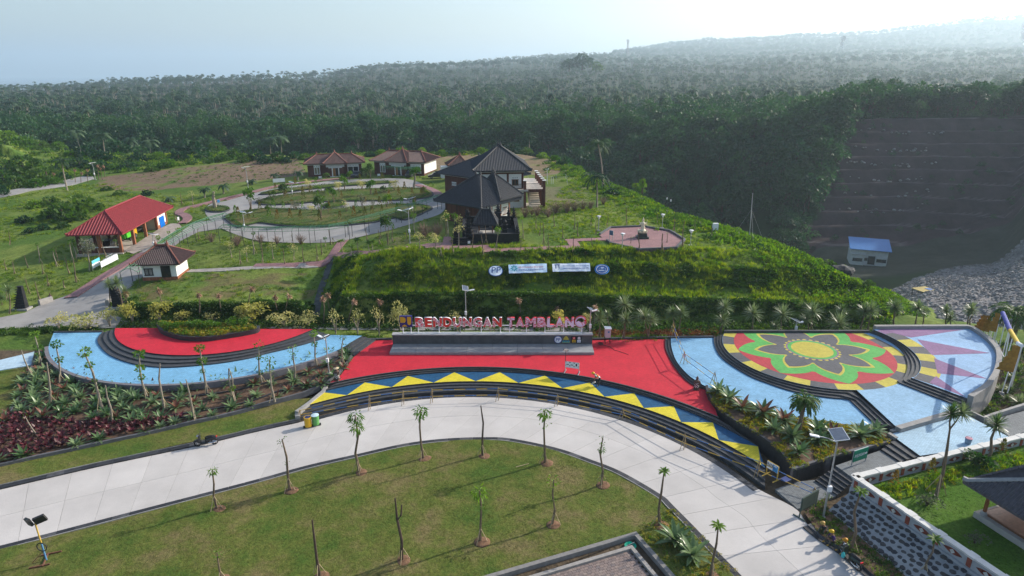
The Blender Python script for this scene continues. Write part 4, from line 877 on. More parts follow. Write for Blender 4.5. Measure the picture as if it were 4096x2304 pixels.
# ================================================================= BUILDINGS
BRICK=tile('brown brick',(.115,.045,.032),.3,.09,.2,mortar=.7,stain=.2); BRICKO=tile('orange brick',(.30,.115,.06),.3,.09,.2,mortar=.8,stain=.15); WHITE=M('white paint',(.78,.78,.76),.7,.05,1.2); WHT2=M('grey white paint',(.55,.56,.56),.75,.08,1.2); CREAM=M('cream plaster',(.62,.54,.43),.8,.06,1.); GLASS=M('dark window glass',(.02,.023,.026),.12,.3,2.,spec=.6); WOOD=M('window wood',(.16,.07,.035),.6,.25,5.); DOORW=M('door wood',(.30,.14,.05),.6,.2,4.); IRON=M('black iron',(.03,.03,.03),.5,.2,4.); STEEL=M('galvanised steel',(.45,.46,.47),.45,.1,3.,metal=.6)
RT_BK=M('black glazed tile',(.022,.026,.034),.38,.35,3.,spec=.5); RT_BR=M('brown clay tile',(.095,.047,.040),.6,.3,3.,spec=.4); RT_BR2=M('dark brown clay tile',(.060,.030,.030),.55,.35,3.,spec=.4); RT_RD=M('red roof tile',(.23,.030,.036),.6,.12,2.); RIDGE=M('ridge tile',(.20,.075,.055),.7,.2,3.); RIDGEB=M('black ridge tile',(.05,.05,.052),.6,.3,4.); GREYT=M('grey roof tile',(.085,.08,.09),.6,.25,4.)
def slope(mr,mt,a,b,up,sp=.27,h=.08,w=.15):
    """one roof slope from eave a-b up to the points in up (ordered from a's side)"""
    a,b=Vector(a),Vector(b); U=[Vector(u) for u in up]; mr.add([a,b]+U[::-1],[tuple(range(2+len(U)))])
    e=(b-a); L=e.length; e.normalize(); nrm=e.cross(U[0]-a).normalized(); 
    if nrm.z<0: nrm=-nrm
    f=nrm.cross(e); 
    if f.z<0: f=-f
    xs=[0]+[(u-a).dot(e) for u in U]+[L]; fs=[0]+[(u-a).dot(f) for u in U]+[0]
    n=int(L/sp)
    for i in range(1,n):
        s=L*i/n; m=float(np.interp(s,xs,fs))-.04
        if m<.15: continue
        p=a+e*s; q=p+f*m; V=[p-e*w/2,p+nrm*h,p+e*w/2,q-e*w/2,q+nrm*h,q+e*w/2]; mt.add(V,[(0,1,4,3),(1,2,5,4),(0,2,1)])
def hiproof(parent,x0,x1,y0,y1,ze,r0,r1,mat,rmat,sp=.27,finial=True,lift=.12,under=None,drop=.16,ridge_w=.16):
    c=[(x0,y0,ze+lift),(x1,y0,ze+lift),(x1,y1,ze+lift),(x0,y1,ze+lift)]; mr=MB();mt=MB();mg=MB()
    slope(mr,mt,c[0],c[1],[r0,r1],sp); slope(mr,mt,c[1],c[2],[r1],sp); slope(mr,mt,c[2],c[3],[r1,r0],sp); slope(mr,mt,c[3],c[0],[r0],sp)
    mr.box(((x0+x1)/2,(y0+y1)/2,ze+lift-drop/2-.004),(x1-x0-.04,y1-y0-.04,drop))
    rf_=mr.build('roof',mat,parent); o=mt.build('tile_rows',mat,rf_); o['kind']='stuff'
    for p,q in((c[0],r0),(c[1],r1),(c[2],r1),(c[3],r0)): 
        P=[Vector(p)+(Vector(q)-Vector(p))*t for t in(0,.06,.5,1)]; P[0].z+=.16; mg.tube([v+Vector((0,0,.05)) for v in P],[ridge_w*.9,ridge_w*.8,ridge_w*.7,ridge_w*.8],6)
    if (Vector(r0)-Vector(r1)).length>.1: mg.tube([Vector(r0)+Vector((0,0,.08)),Vector(r1)+Vector((0,0,.08))],ridge_w*.9,6)
    if finial:
        for r in ({tuple(r0),tuple(r1)}): mg.lathe([(.22,0),(.16,.18),(.24,.26),(.12,.4),(.04,.75)],(r[0],r[1],r[2]+.02),8)
    mg.build('ridge_cap',rmat,rf_); return rf_
def fb(mb,s,z,w,h,d,proud,side,L,Dp,y0=0.):
    """box on a facade; side f=front(-y) r=right(+x) l=left b=back; s along it, z its foot"""
    if side=='f': c=(s,y0-proud+d/2,z+h/2); dm=(w,d,h)
    elif side=='r': c=(L+proud-d/2,s,z+h/2); dm=(d,w,h)
    elif side=='l': c=(-proud+d/2,s,z+h/2); dm=(d,w,h)
    else: c=(s,Dp+proud-d/2,z+h/2); dm=(w,d,h)
    mb.box(c,dm)
def window(parent,side,L,Dp,s,z,w,h,panes=2,fmat=None,gmat=None,y0=0.,head=0.,fw=.12):
    mb=MB(); fm=fmat or WHITE
    for q in range(panes+1): fb(mb,s-w/2+fw/2+(w-fw)*q/panes,z,fw,h,.10,.06,side,L,Dp,y0)
    fb(mb,s,z-fw*.6,w+.1,fw,.14,.09,side,L,Dp,y0); fb(mb,s,z+h-.002,w+.1,fw+head,.12,.07,side,L,Dp,y0)
    o=mb.build('window',fm,parent); mb=MB(); fb(mb,s,z+.05,w-fw,h-.06,.06,.025,side,L,Dp,y0); mb.build('pane',gmat or GLASS,o)
    if head>.3:
        mb=MB()
        nv_=3*panes if w>1.6 else 3
        for q in range(nv_): mb=MB(); fb(mb,s-w*.36+w*.72*q/(nv_-1),z+h+head*.35,.16,.2,.05,.085,side,L,Dp,y0); mb.build('vent',M('vent grey',(.35,.36,.37)),o)
    return o
def house(label,org,rz,L,Dp,hw,zr,zc,sidewhite=False,deep=1.2):
    r=thing('brick_house',label,'house',org,rz,'brown roofed brick houses by the ring road'); W=L
    mb=MB(); mb.box((L/2,Dp/2,(hw-deep)/2),(L,Dp,hw+deep)); mb.build('wall',BRICK,r)
    c0,c1=L*.36,L*.66
    mb=MB(); mb.box(((c0+c1)/2,-.45,(hw-deep)/2),(c1-c0,.9,hw+deep+.02)); mb.build('porch_wall',BRICK,r)
    mb=MB(); fb(mb,L/2,hw-.32,L+.1,.3,.1,.06,'f',L,Dp); fb(mb,(c0+c1)/2,hw-.75,c1-c0+.5,.85,.25,.2,'f',L,Dp,-.9); fb(mb,(c0+c1)/2,hw-1.0,c1-c0-.6,.5,.25,.3,'f',L,Dp,-.9); mb.build('fascia',WHT2,r)
    for sd in('l','r'):
        mb=MB(); fb(mb,Dp/2,.5,Dp-.4,hw-.6,.06,.03,sd,L,Dp); mb.build('side_panel',WHITE,r)
        for s in(Dp*.3,Dp*.6): window(r,sd,L,Dp,s,1.5,.6,.6,1,fmat=WHT2)
    window(r,'f',L,Dp,L*.17,.55,1.35,1.55,2,head=.5,gmat=M('curtained glass',(.20,.17,.11),.3,.4,3.)); window(r,'f',L,Dp,L*.84,.6,2.6,1.45,2,head=.55)
    d=MB(); fb(d,(c0+c1)/2,0,1.7,2.75,.08,.04,'f',L,Dp,-.9); o=d.build('door_surround',WHITE,r); d=MB(); fb(d,(c0+c1)/2-.32,.03,.62,2.,.06,.07,'f',L,Dp,-.9); d.build('door',DOORW,o); d=MB(); fb(d,(c0+c1)/2+.32,.03,.62,2.,.06,.065,'f',L,Dp,-.9); d.build('doorway',GLASS,o)
    for k in range(4):
        mb=MB(); mb.box(((c0+c1)/2,-1.1-.34*k,-.08-.19*k),(2.8,.36,.19)); mb.build('step',WHITE,r)
    hiproof(r,-.9,L+.9,-.9,Dp+.9,hw,(L*.17,Dp/2,zr),(L*.83,Dp/2,zr),RT_BR,RIDGE)
    hiproof(r,c0-.95,c1+.95,-2.0,Dp*.75,hw+.04,((c0+c1)/2,Dp*.28,zc),((c0+c1)/2,Dp*.28+.05,zc),RT_BR,RIDGE)
    return r
house('brown roofed brick house with a tall porch gable, left of the two',(-48.9,153.6,4.5),math.radians(14),12.6,7.,3.0,4.75,5.4)
house('brown roofed brick house with white side wall, beside the black roofed hall',(-33.6,156.9,4.7),math.radians(-14),12.9,8.5,3.2,5.2,5.9)
# --- front hall with the black roof
r=thing('black_roof_hall','low brick hall under a wide black tiled hip roof behind the black temple','building',(-10.55,99.9,6.1),math.radians(-38)); L,Dp=7.3,7.2
mb=MB(); mb.box((L/2,Dp/2,.7),(L,Dp,4.4)); mb.build('wall',BRICK,r)
mb=MB(); fb(mb,L/2,2.62,L+.15,.3,.12,.07,'f',L,Dp); fb(mb,Dp/2,2.62,Dp+.15,.3,.12,.068,'r',L,Dp); mb.build('fascia',WHT2,r)
for s in(.15,2.5,4.9,7.1):
    mb=MB(); fb(mb,s,-.8,.3,3.4,.1,.06,'f',L,Dp); mb.build('pilaster',M('dark pilaster',(.07,.03,.025)),r)
for s in(1.5,3.7,5.9):
    mb=MB(); fb(mb,s,.1,1.75,2.3,.08,.04,'r',L,Dp); p=mb.build('wall_panel',WHITE,r); window(r,'r',L,Dp,s,.65,1.1,1.05,3,fmat=WOOD,gmat=M('pale curtain glass',(.25,.24,.2),.3,.3,4.)); 
for s in(.3,2.6,4.8,7.0):
    mb=MB(); fb(mb,s,-.8,.35,3.4,.14,.09,'r',L,Dp); mb.build('pilaster',BRICKO,r)
hiproof(r,-1.2,L+1.5,-1.5,Dp+1.2,2.85,(L/2-.3,Dp/2,6.75),(L/2+.3,Dp/2+.4,6.75),RT_BK,RIDGEB)
hiproof(r,2.6,L+1.35,3.2,Dp+2.0,3.3,(5.05,5.7,6.95),(5.2,5.9,6.95),RT_BK,RIDGEB)
# --- two storey building with the terrace
r=thing('two_storey_building','two storey white building with a tall black hip roof and pillared terrace','building',(-5.6,107.6,6.2),math.radians(5)); L,Dp,h=7.6,10.,6.35
mb=MB(); mb.box((L/2,Dp/2,h/2-.4),(L,Dp,h+.8)); mb.build('wall',WHITE,r)
mb=MB(); fb(mb,L/2,h-.35,L+.3,.35,.2,.14,'f',L,Dp); fb(mb,Dp/2,h-.35,Dp+.3,.35,.2,.138,'r',L,Dp); mb.build('fascia',WHT2,r)
for s in(.2,2.6,4.9,7.4):
    mb=MB(); fb(mb,s,3.1,.35,h-3.5,.12,.07,'f',L,Dp); mb.build('pilaster',BRICK,r)
mb=MB(); fb(mb,L/2,h-.62,L,.26,.1,.05,'f',L,Dp); fb(mb,L/2,2.9,L,.4,.12,.055,'f',L,Dp); mb.build('beam',BRICK,r)
window(r,'f',L,Dp,6.15,3.85,1.1,.85,2,fmat=WOOD,head=0); window(r,'f',L,Dp,6.3,1.1,1.1,1.0,2,fmat=WOOD); window(r,'f',L,Dp,1.3,3.85,1.1,.85,2,fmat=WOOD)
for q in(-.35,0,.35): mb=MB(); fb(mb,6.15+q,5.0,.18,.18,.06,.03,'f',L,Dp); mb.build('vent',M('vent grey',(.35,.36,.37)),r)
mb=MB(); mb.box((L+1.75,Dp/2+.3,3.05),(3.5,Dp+2.2,.3)); mb.box((L-.8,-.55,3.05),(3.0,1.1,.29)); mb.build('terrace_slab',M('terrace floor',(.52,.47,.42),.6,.1,2.),r)
mb=MB(); mb.box((L+1.75,-.82,3.0),(3.6,.16,.5)); mb.box((L+3.54,Dp/2,3.0),(.14,Dp+1.9,.5)); mb.build('terrace_beam',BRICK,r)
for k in range(6):
    y=-.75+k*2.2; mb=MB(); mb.box((L+3.42,y,3.9),(.42,.42,1.5)); mb.build('terrace_pillar',BRICK,r); mb=MB(); mb.box((L+3.42,y,4.71),(.6,.6,.1)); mb.build('pillar_cap',WHITE,r)
    if k in(0,1,2,3): mb=MB(); mb.box((L+3.42,y,1.2),(.42,.42,3.6)); mb.build('column',BRICK,r)
for x in(L+.15,): 
    mb=MB(); mb.box((x,-.75,2.),(.42,.42,5.3)); mb.build('column',BRICK,r); mb=MB(); mb.box((x,-.75,4.71),(.6,.6,.1)); mb.build('pillar_cap',WHITE,r)
mb=MB(); 
for x in np.arange(L+.45,L+3.2,.14): mb.box((x,-.75,3.72),(.03,.03,.85))
for x in np.arange(L-2.0,L-.1,.14): mb.box((x,-1.0,3.72),(.03,.03,.85))
mb.box((L+1.8,-.75,4.17),(3.,.05,.05)); mb.box((L-1.05,-1.0,4.17),(2.,.05,.05))
for y in(3.75,4.1): mb.box((L+3.42,4.9,y),(.05,11.,.04))
o=mb.build('railing',IRON,r)
mb=MB(); V=[(L+1.0,-.2,.2),(L+1.3,-.2,.2),(L+1.3,5.5,3.),(L+1.0,5.5,3.),(L+1.0,-.2,0),(L+1.3,-.2,-.1),(L+1.3,5.5,2.6),(L+1.0,5.5,2.6)]; mb.add(V,[(0,1,2,3),(4,7,6,5),(0,4,5,1),(1,5,6,2),(2,6,7,3),(3,7,4,0)])
for k in range(10): mb.box((L+2.1,-.1+k*.55,.1+k*.29),(1.7,.55,.3))
mb.build('staircase',CREAM,r)
mb=MB(); mb.box((L+1.8,1.,-.25),(4.6,6.5,.35)); mb.build('ground_slab',M('terrace floor'  ,(.5,.45,.4)),r)
hiproof(r,-1.1,L+1.3,-1.3,Dp+1.,h,(L/2-.2,Dp/2-.4,h+3.55),(L/2+.2,Dp/2-.4,h+3.55),RT_BK,RIDGEB)
# --- rear hall and the small hut behind it
r=thing('rear_hall','long brick hall with a low black roof left of the tall black roof','building',(-13.4,127.4,4.6),math.radians(-40)); L,Dp=13.,8.5
mb=MB(); mb.box((L/2,Dp/2,1.8),(L,Dp,5.6)); mb.build('wall',BRICK,r); mb=MB(); fb(mb,L/2,4.25,L+.2,.32,.14,.08,'f',L,Dp); mb.build('fascia',WHT2,r)
for s in(2.6,5.4,8.2): window(r,'f',L,Dp,s,2.5,1.1,.5,3)
hiproof(r,-1.3,L+1.3,-1.3,Dp+1.2,4.6,(L*.42,Dp/2,8.0),(L*.55,Dp/2,8.0),RT_BK,RIDGEB)
p=R(1160,148,5.6); r=thing('small_hut','small white hut with a brown pyramid roof behind the black roofed hall','hut',p,.25)
mb=MB(); mb.box((-1.2,0,.8),(3.4,3.2,3.4)); mb.build('wall',WHITE,r); hiproof(r,-3.4,1.4,-2.2,2.2,2.55,(-.3,0,4.7),(-.2,0,4.7),RT_BR,RIDGE,.3)
mb=MB(); mb.box((-4.0,-1.2,1.2),(1.6,1.8,2.6)); mb.build('annex',WHT2,r)
# --- black temple
BASALT=M('black basalt',(.016,.017,.020),.8,.4,2.5,.5,9); tz=6.2
r=thing('temple_enclosure','black stone temple enclosure with carved gate towers','temple',(-6.6,83.4,tz),math.radians(2)); 
def wallp(c,d,nm='wall'):
    mb=MB(); mb.box(c,d); mb.box((c[0],c[1],c[2]+d[2]/2+.06),(d[0]+.16,d[1]+.16,.12)); mb.box((c[0],c[1],c[2]-d[2]/2+.12),(d[0]+.2,d[1]+.2,.5)); mb.build(nm,BASALT,r)
wallp((4.4,0,.35),(6.2,.4,1.9)); wallp((7.4,5,.4),(.4,9.6,1.9)); wallp((3.7,9.8,.5),(7.,.4,2.1)); wallp((.0,6.2,.4),(.4,6.8,1.9)); mb=MB(); mb.box((3.7,5,-.3),(7.2,9.6,1.3)); mb.build('platform',M('temple floor',(.035,.035,.038)),r)
def tower(x,y,h,w,nm='gate_tower'):
    mb=MB(); n=9; z=-.6
    for i in range(n):
        t=i/n; hh=(h+.6)/n; ww=w*(1-t*.72); mb.box((x,y,z+hh/2),(ww,ww*.8,hh*.8)); mb.box((x,y,z+hh*.9),(ww*1.28,ww*1.05,hh*.22)); 
        for sx in(-1,1): mb.box((x+sx*ww*.66,y-ww*.3,z+hh*1.05),(.1*w,.1*w,hh*.5))
        z+=hh
    mb.lathe([(w*.16,0),(w*.1,.2),(.02,.55)],(x,y,h),6); mb.build(nm,BASALT,r)
tower(.75,1.1,4.1,1.0); tower(-.95,.3,2.6,.95); tower(7.3,.15,2.2,.7,'corner_tower'); tower(7.2,9.6,2.6,.7,'corner_tower'); tower(.2,9.6,2.6,.8,'corner_tower')
mb=MB(); 
for k in range(5): mb.box((-.1,-.35-.3*k,.5-.26*k),(1.5,.34,.9))
mb.build('stairs',BASALT,r)
for x,y,h,w,l in[(4.6,7.6,3.2,1.3,'tall black stone shrine at the back of the temple'),(2.9,8.6,2.8,.7,'slim black shrine left of the tall temple shrine'),(6.1,8.2,2.9,.7,'slim black shrine right of the tall temple shrine'),(5.6,4.,1.9,1.0,'squat black shrine inside the temple wall')]:
    s=thing('stone_shrine',l,'shrine',(-6.6+x,83.4+y,tz+.3),0,'black shrines inside the temple'); mb=MB(); z=0
    for q,hh in((1.,.18),(.7,.22),(.85,.06),(.55,.26),(.8,.06),(.45,.14),(.25,.08)): mb.box((0,0,z+hh*h/2),(w*q,w*q,hh*h)); z+=hh*h
    mb.build('body',BASALT,s); mb=MB(); mb.lathe([(w*.3,0),(w*.12,.2),(.03,.5)],(0,0,z-.02),8); mb.build('finial',BASALT,s)
s=thing('temple_pavilion','small open pavilion with a black tiled roof inside the temple','pavilion',(-4.2,86.4,tz+.2),0.)
mb=MB(); mb.box((.55,.4,.5),(2.3,1.7,.3)); mb.build('floor',M('pavilion floor',(.6,.55,.5)),s); mb=MB(); mb.box((.55,.4,.1),(2.1,1.5,.6)); mb.build('base',BASALT,s)
for x in(-.4,1.5):
    for y in(-.25,1.05): mb=MB(); mb.box((x,y,1.3),(.12,.12,1.4)); mb.build('post',WOOD,s)
mb=MB(); mb.box((.55,1.05,1.75),(1.9,.06,.06)); mb.box((.55,-.25,1.85),(1.9,.06,.06)); mb.build('rail',WOOD,s)
hiproof(s,-1.15,2.25,-1.0,1.8,1.95,(-.1,.4,3.75),(1.2,.4,3.75),RT_BK,RIDGEB,.22,True,.05)
# --- open garage with the red roof
r=thing('open_garage','open brick pillared garage with a large red hip roof','garage',(-61.2,96.6,1.35),math.radians(97.5))
mb=MB(); mb.box((9.3,3.0,-.35),(19.8,6.8,.8)); mb.build('floor',M('garage floor',(.40,.35,.30),.9,.1,1.),r)
for x in(0,4.7,9.4,14.3):
    mb=MB(); mb.box((x,0,1.6),(.42,.42,3.2)); mb.build('pillar',BRICKO,r); mb=MB(); mb.box((x,6.,1.6),(.42,.42,3.2)); mb.build('pillar',BRICK,r)
mb=MB(); mb.box((0,3.0,1.2),(.42,.42,4.)); mb.build('pillar',BRICKO,r)
mb=MB(); mb.box((0,3.1,.25),(.2,5.8,1.3)); mb.build('low_wall',BRICK,r); mb=MB(); mb.box((0,3.1,.93),(.3,5.8,.08)); mb.build('wall_cap',WHITE,r)
mb=MB(); mb.box((7.2,6.15,.7),(14.2,.16,1.5)); mb.build('back_wall',WHITE,r); mb=MB(); mb.box((0,3.,-1.1),(.5,6.8,2.)); mb.build('plinth',BRICK,r)
mb=MB(); mb.box((16.6,3.0,1.6),(4.4,6.,3.2)); mb.build('store_room',WHITE,r); mb=MB(); mb.box((14.36,3.,1.6),(.06,5.5,3.1)); mb.build('inner_wall',CREAM,r)
mb=MB(); mb.box((15.0,-.03,.45),(1.1,.1,.9)); mb.box((18.3,-.03,.45),(1.0,.1,.9)); mb.build('brick_band',BRICKO,r); mb=MB(); mb.box((18.75,0,1.6),(.3,.3,3.2)); mb.build('pillar',BRICKO,r)
mb=MB(); mb.box((16.65,-.05,1.1),(2.1,.1,2.2)); mb.build('roller_door',M('blue steel door',(.0,.13,.52),.45,.08,2.),r)
for k in range(3): mb=MB(); mb.box((15.9+k*.75,-.03,2.72),(.18,.08,.18)); mb.build('vent',IRON,r)
mr=MB(); hiproof(r,-1.1,20.2,-1.1,7.1,3.2,(3.6,3.0,5.95),(16.9,3.0,5.95),RT_RD,RT_RD,.42,False,.05)
# --- guard house
r=thing('guard_house','small white guard house with a dark brown tiled roof','building',(-49.5,81.5,1.6),math.radians(5.8)); L,Dp=4.4,3.9
mb=MB(); mb.box((L/2,Dp/2,.9),(L,Dp,3.)); mb.build('wall',WHITE,r); mb=MB(); mb.box((L/2,Dp/2,.1),(L+.12,Dp+.12,.75)); mb.build('brick_base',BRICKO,r); mb=MB(); mb.box((L/2+.2,Dp/2-.1,-.35),(L+1.3,Dp+1.4,.4)); mb.build('plinth',WHT2,r)
window(r,'f',L,Dp,.85,.75,1.1,.85,2,fmat=IRON,gmat=M('grey glass',(.25,.25,.24),.2,.3,2.)); mb=MB(); mb.box((3.05,-.04,1.2),(1.2,.1,1.6)); mb.build('doorway',GLASS,r)
hiproof(r,-.95,L+.95,-.95,Dp+.95,2.35,(1.45,Dp/2,4.3),(2.95,Dp/2,4.3),RT_BR2,RIDGE,.24)
# --- blue roofed building in the valley
a=W3('E',820,872,-26.2); b=W3('E',1190,906,-26.2); rz=math.atan2(b[1]-a[1],b[0]-a[0]); L=float(np.linalg.norm(b-a))
r=thing('valley_building','white building with a blue sheet roof down in the valley','building',a,rz); Dp=7.
mb=MB(); mb.box((L/2,Dp/2,1.2),(L,Dp,6.4)); mb.build('wall',WHT2,r); mb=MB(); mb.box((L*.19,-.5,1.0),(L*.36,1.0,3.6)); mb.box((L*.84,-.15,.9),(L*.3,.3,3.4)); mb.build('annex',WHT2,r)
mb=MB(); mb.add([(-.6,-.9,4.3),(L+.7,-.9,4.3),(L+.7,Dp,6.2),(-.6,Dp,6.2),(-.6,-.9,4.15),(L+.7,-.9,4.15),(L+.7,Dp,6.05),(-.6,Dp,6.05)],[(0,1,2,3),(7,6,5,4),(0,4,5,1),(1,5,6,2),(3,2,6,7),(0,3,7,4)]); mb.build('roof',M('blue sheet roof',(.03,.16,.42),.5,.06,.6),r)
window(r,'f',L,Dp,L*.19,.7,2.6,.8,2,fmat=IRON,y0=-1.0); window(r,'f',L,Dp,L*.84,.7,2.6,.8,2,fmat=IRON,y0=-.3); window(r,'f',L,Dp,L*.43,.8,.9,.7,1,fmat=IRON)
mb=MB(); fb(mb,L*.58,-.3,1.9,2.6,.1,.03,'f',L,Dp); mb.build('doorway',GLASS,r); mb=MB(); mb.box((L*.19,-.6,2.85),(L*.4,1.4,.18)); mb.build('annex_roof',WHT2,r)
mb=MB(); ap_=[W3('E',940,875,-27.1)[:2],W3('E',1090,905,-27.1)[:2],W3('E',1085,1045,-27.1)[:2],W3('E',985,1040,-27.1)[:2]]; mb.prism(ap_,-30,-26.75); struct('valley_apron',mb,M('valley concrete',(.33,.31,.31),.9,.1,.5))
c_=W3('E',1570,1150,-12.); r=thing('yellow_canopy','flat yellow canopy with a blue corner at the foot of the valley slope','canopy',(c_[0],c_[1],-14.6),.3)
mb=MB(); mb.box((0,0,2.6),(3.4,2.6,.1)); mb.build('roof',M('faded yellow sheet',(.40,.31,.10),.7,.15,1.),r); mb=MB(); mb.box((.9,-.3,2.67),(1.1,1.,.06)); mb.build('blue_sheet',M('blue tarpaulin',(.05,.14,.4),.5,.1,1.),r)
for x in(-1.5,1.5):
    for y in(-1.1,1.1): mb=MB(); mb.box((x,y,.8),(.1,.1,3.6)); mb.build('post',IRON,r)
# --- garden pavilion, bottom right
r=thing('garden_pavilion','open wooden garden pavilion with a grey tiled roof on the lawn','pavilion',(30.7,34.6,.55),math.radians(18))
mb=MB(); mb.box((2.1,-2.3,.08),(4.9,5.4,.4)); mb.build('base',M('pavilion base',(.42,.38,.34),.8,.1,2.),r)
for k in range(26): mb=MB(); mb.box((2.1,-.02-k*.175,.42),(4.1,.163,.06)); mb.build('floor_plank',M('varnished plank',(.36,.17,.11),.35,.2,4.,spec=.5),r)
mb=MB(); mb.box((2.1,-2.2,.34),(4.2,4.7,.1)); mb.build('floor_frame',WOOD,r)
for x in(0,4.2):
    for y in(0,-4.5): 
        mb=MB(); mb.box((x,y,1.35),(.16,.16,1.9)); o=mb.build('post',M('carved post',(.22,.08,.03),.5,.2,5.),r); mb=MB(); mb.lathe([(.24,0),(.2,.12),(.12,.2)],(x,y,.28),8); mb.build('post_foot',M('stone foot',(.35,.34,.32)),o)
hiproof(r,-1.1,5.3,-5.6,1.1,2.2,(2.1,-3.2,4.6),(2.1,-1.3,4.6),GREYT,M('grey ridge',(.30,.30,.30),.8,.15,3.),.2,True,.1,ridge_w=.2)
# ================================================================= SIGNS, LAMPS, RAILS, VEHICLES
def pxz(dx,dy,y):
    d=ray(dx,dy); t=y/d[1]; return d[0]*t,CH+d[2]*t
def textmesh(s,size,ext=.0,off=0.,bev=0.,align='CENTER'):
    c=bpy.data.curves.new('lettering','FONT'); c.body=s; c.size=size; c.extrude=ext; c.offset=off; c.bevel_depth=bev; c.align_x=align; c.resolution_u=3
    o=bpy.data.objects.new('lettering',c); me=bpy.data.meshes.new_from_object(o); bpy.data.objects.remove(o); bpy.data.curves.remove(c); return me
def lettering(parent,s,size,mat,loc,rot=(math.pi/2,0,0),ext=.004,off=.0,name='lettering',width=None,sx=1.):
    me=textmesh(s,size,ext,off); me.materials.clear(); me.materials.append(mat); o=bpy.data.objects.new(name,me); link(o,parent); o.location=[float(c) for c in loc]; o.rotation_euler=rot
    if width:
        xs=[v.co.x for v in me.vertices]; sx=width/max(1e-3,max(xs)-min(xs))
    o.scale=(sx,1,1); return o
PWH=M('white enamel',(.80,.80,.81),.4,.05,2.); PBL=M('enamel blue',(.02,.06,.30),.45,.1,3.); PRD=M('enamel red',(.68,.02,.03),.4,.08,3.); PYL=M('enamel yellow',(.62,.36,.02),.5,.1,3.); INK=M('black ink',(.02,.02,.025),.6,.1,3.); GRN=M('sign green',(.0,.22,.12),.5,.1,2.)
def batik(name,ground,motif,edge):
    m=bpy.data.materials.new(name); m.use_nodes=True; N=m.node_tree.nodes; L=m.node_tree.links; b=N['Principled BSDF']; b.inputs['Roughness'].default_value=.4
    g=N.new('ShaderNodeNewGeometry'); v=N.new('ShaderNodeTexVoronoi'); v.inputs['Scale'].default_value=6.5; L.new(g.outputs['Position'],v.inputs['Vector'])
    r=N.new('ShaderNodeValToRGB'); r.color_ramp.interpolation='CONSTANT'; e=r.color_ramp.elements; e[0].color=(*motif,1); e[0].position=0; e[1].position=.2; e[1].color=(*ground,1); x=e.new(.36); x.color=(*motif,1); x=e.new(.55); x.color=(*ground,1); L.new(v.outputs['Distance'],r.inputs[0])
    n=N.new('ShaderNodeTexNoise'); n.inputs['Scale'].default_value=.9; n.inputs['Detail'].default_value=0; L.new(g.outputs['Position'],n.inputs['Vector']); gt=N.new('ShaderNodeMath'); gt.operation='GREATER_THAN'; gt.inputs[1].default_value=.5; L.new(n.outputs[0],gt.inputs[0])
    mx=N.new('ShaderNodeMix'); mx.data_type='RGBA'; L.new(gt.outputs[0],mx.inputs[0]); mx.inputs[6].default_value=(*edge,1); L.new(r.outputs[0],mx.inputs[7]); L.new(mx.outputs[2],b.inputs['Base Color']); return m
BT1=batik('red batik face',(.72,.02,.035),(.85,.78,.82),(.74,.04,.025)); BT2=batik('pale batik face',(.82,.66,.80),(.65,.02,.06),(.80,.70,.84))
# plinth and bench slab under the big name
x0,_=pxz(*Q('G',1683,605),63.4); x1,_=pxz(*Q('H',1434,605),63.4)
pl=thing('sign_plinth','long grey stone plinth with a bench slab behind the red floor','plinth',((x0+x1)/2,63.4,0))
mb=MB(); mb.box(((x0+x1)/2,63.72,.62),(x1-x0,.62,1.36)); mb.build('wall',M('plinth stone',(.085,.083,.085),.75,.25,1.6,.1,20),pl,world=True)
mb=MB(); mb.box(((x0+x1)/2,63.72,1.33),(x1-x0+.1,.74,.07)); mb.build('cap',M('plinth cap',(.36,.36,.36),.8,.1,2.),pl,world=True)
sx0,_=pxz(*Q('G',1655,775),61.2); sx1,_=pxz(*Q('H',1452,787),61.2)
for i in range(8):
    mb=MB(); a=sx0+(sx1-sx0)*i/8; b=sx0+(sx1-sx0)*(i+1)/8; mb.box(((a+b)/2,62.3,.13),(b-a-.02,2.2,.28)); mb.build('bench_slab',M('bench slab grey',(.27,.275,.28),.7,.14,1.8,.1,20),pl,world=True)
mb=MB(); mb.box(((sx0+sx1)/2,62.3,.06),(sx1-sx0-.06,2.15,.2)); mb.build('bench_core',BLK,pl,world=True)
def badge(c):
    x,z=pxz(*Q('H',*c),63.38); return x,z
x,z=badge((1087,650)); mb=MB(); mb.lathe([(.42,-.02),(.42,.03)],(0,0,0),20); 
def disc(parent,name,x,y,z,r,mat,d=.04,n=20):
    mb=MB(); V=[(x+r*math.cos(t),y,z+r*math.sin(t)) for t in np.linspace(0,2*math.pi,n+1)[:-1]]; V2=[(a,b-d,c) for a,b,c in V]; m=len(V)
    mb.add(V+V2,[tuple(range(m,2*m))]+[(i,m+i,m+(i+1)%m,(i+1)%m) for i in range(m)]); return mb.build(name,mat,parent,world=True)
def plate(parent,name,x,y,z,w,h,mat,d=.04):
    mb=MB(); mb.box((x,y-d/2,z),(w,d,h)); return mb.build(name,mat,parent,world=True)
lp=pl.location
disc(pl,'badge_rim',x,63.41,z,.43,PBL); disc(pl,'badge',x,63.37,z,.37,PWH,.02); lettering(pl,'PP',.52,PBL,(x-lp.x,63.34-lp.y,z-.17),off=.004)
x,z=badge((1168,650)); mb=MB(); mb.add([(x-.33,63.36,z+.02),(x-.1,63.36,z-.02),(x+.1,63.36,z-.02),(x+.33,63.36,z+.02),(x+.12,63.36,z+.36),(x-.12,63.36,z+.36),(x+.0,63.36,z+.42)],[(0,1,2,3,4,6,5)]); mb.build('emblem_roof',M('emblem yellow',(.55,.44,.06)),pl,world=True)
for dx in(-.26,0,.26): disc(pl,'emblem_ring',x+dx,63.39,z-.2,.12,M('emblem teal',(.05,.25,.30)),.03,10)
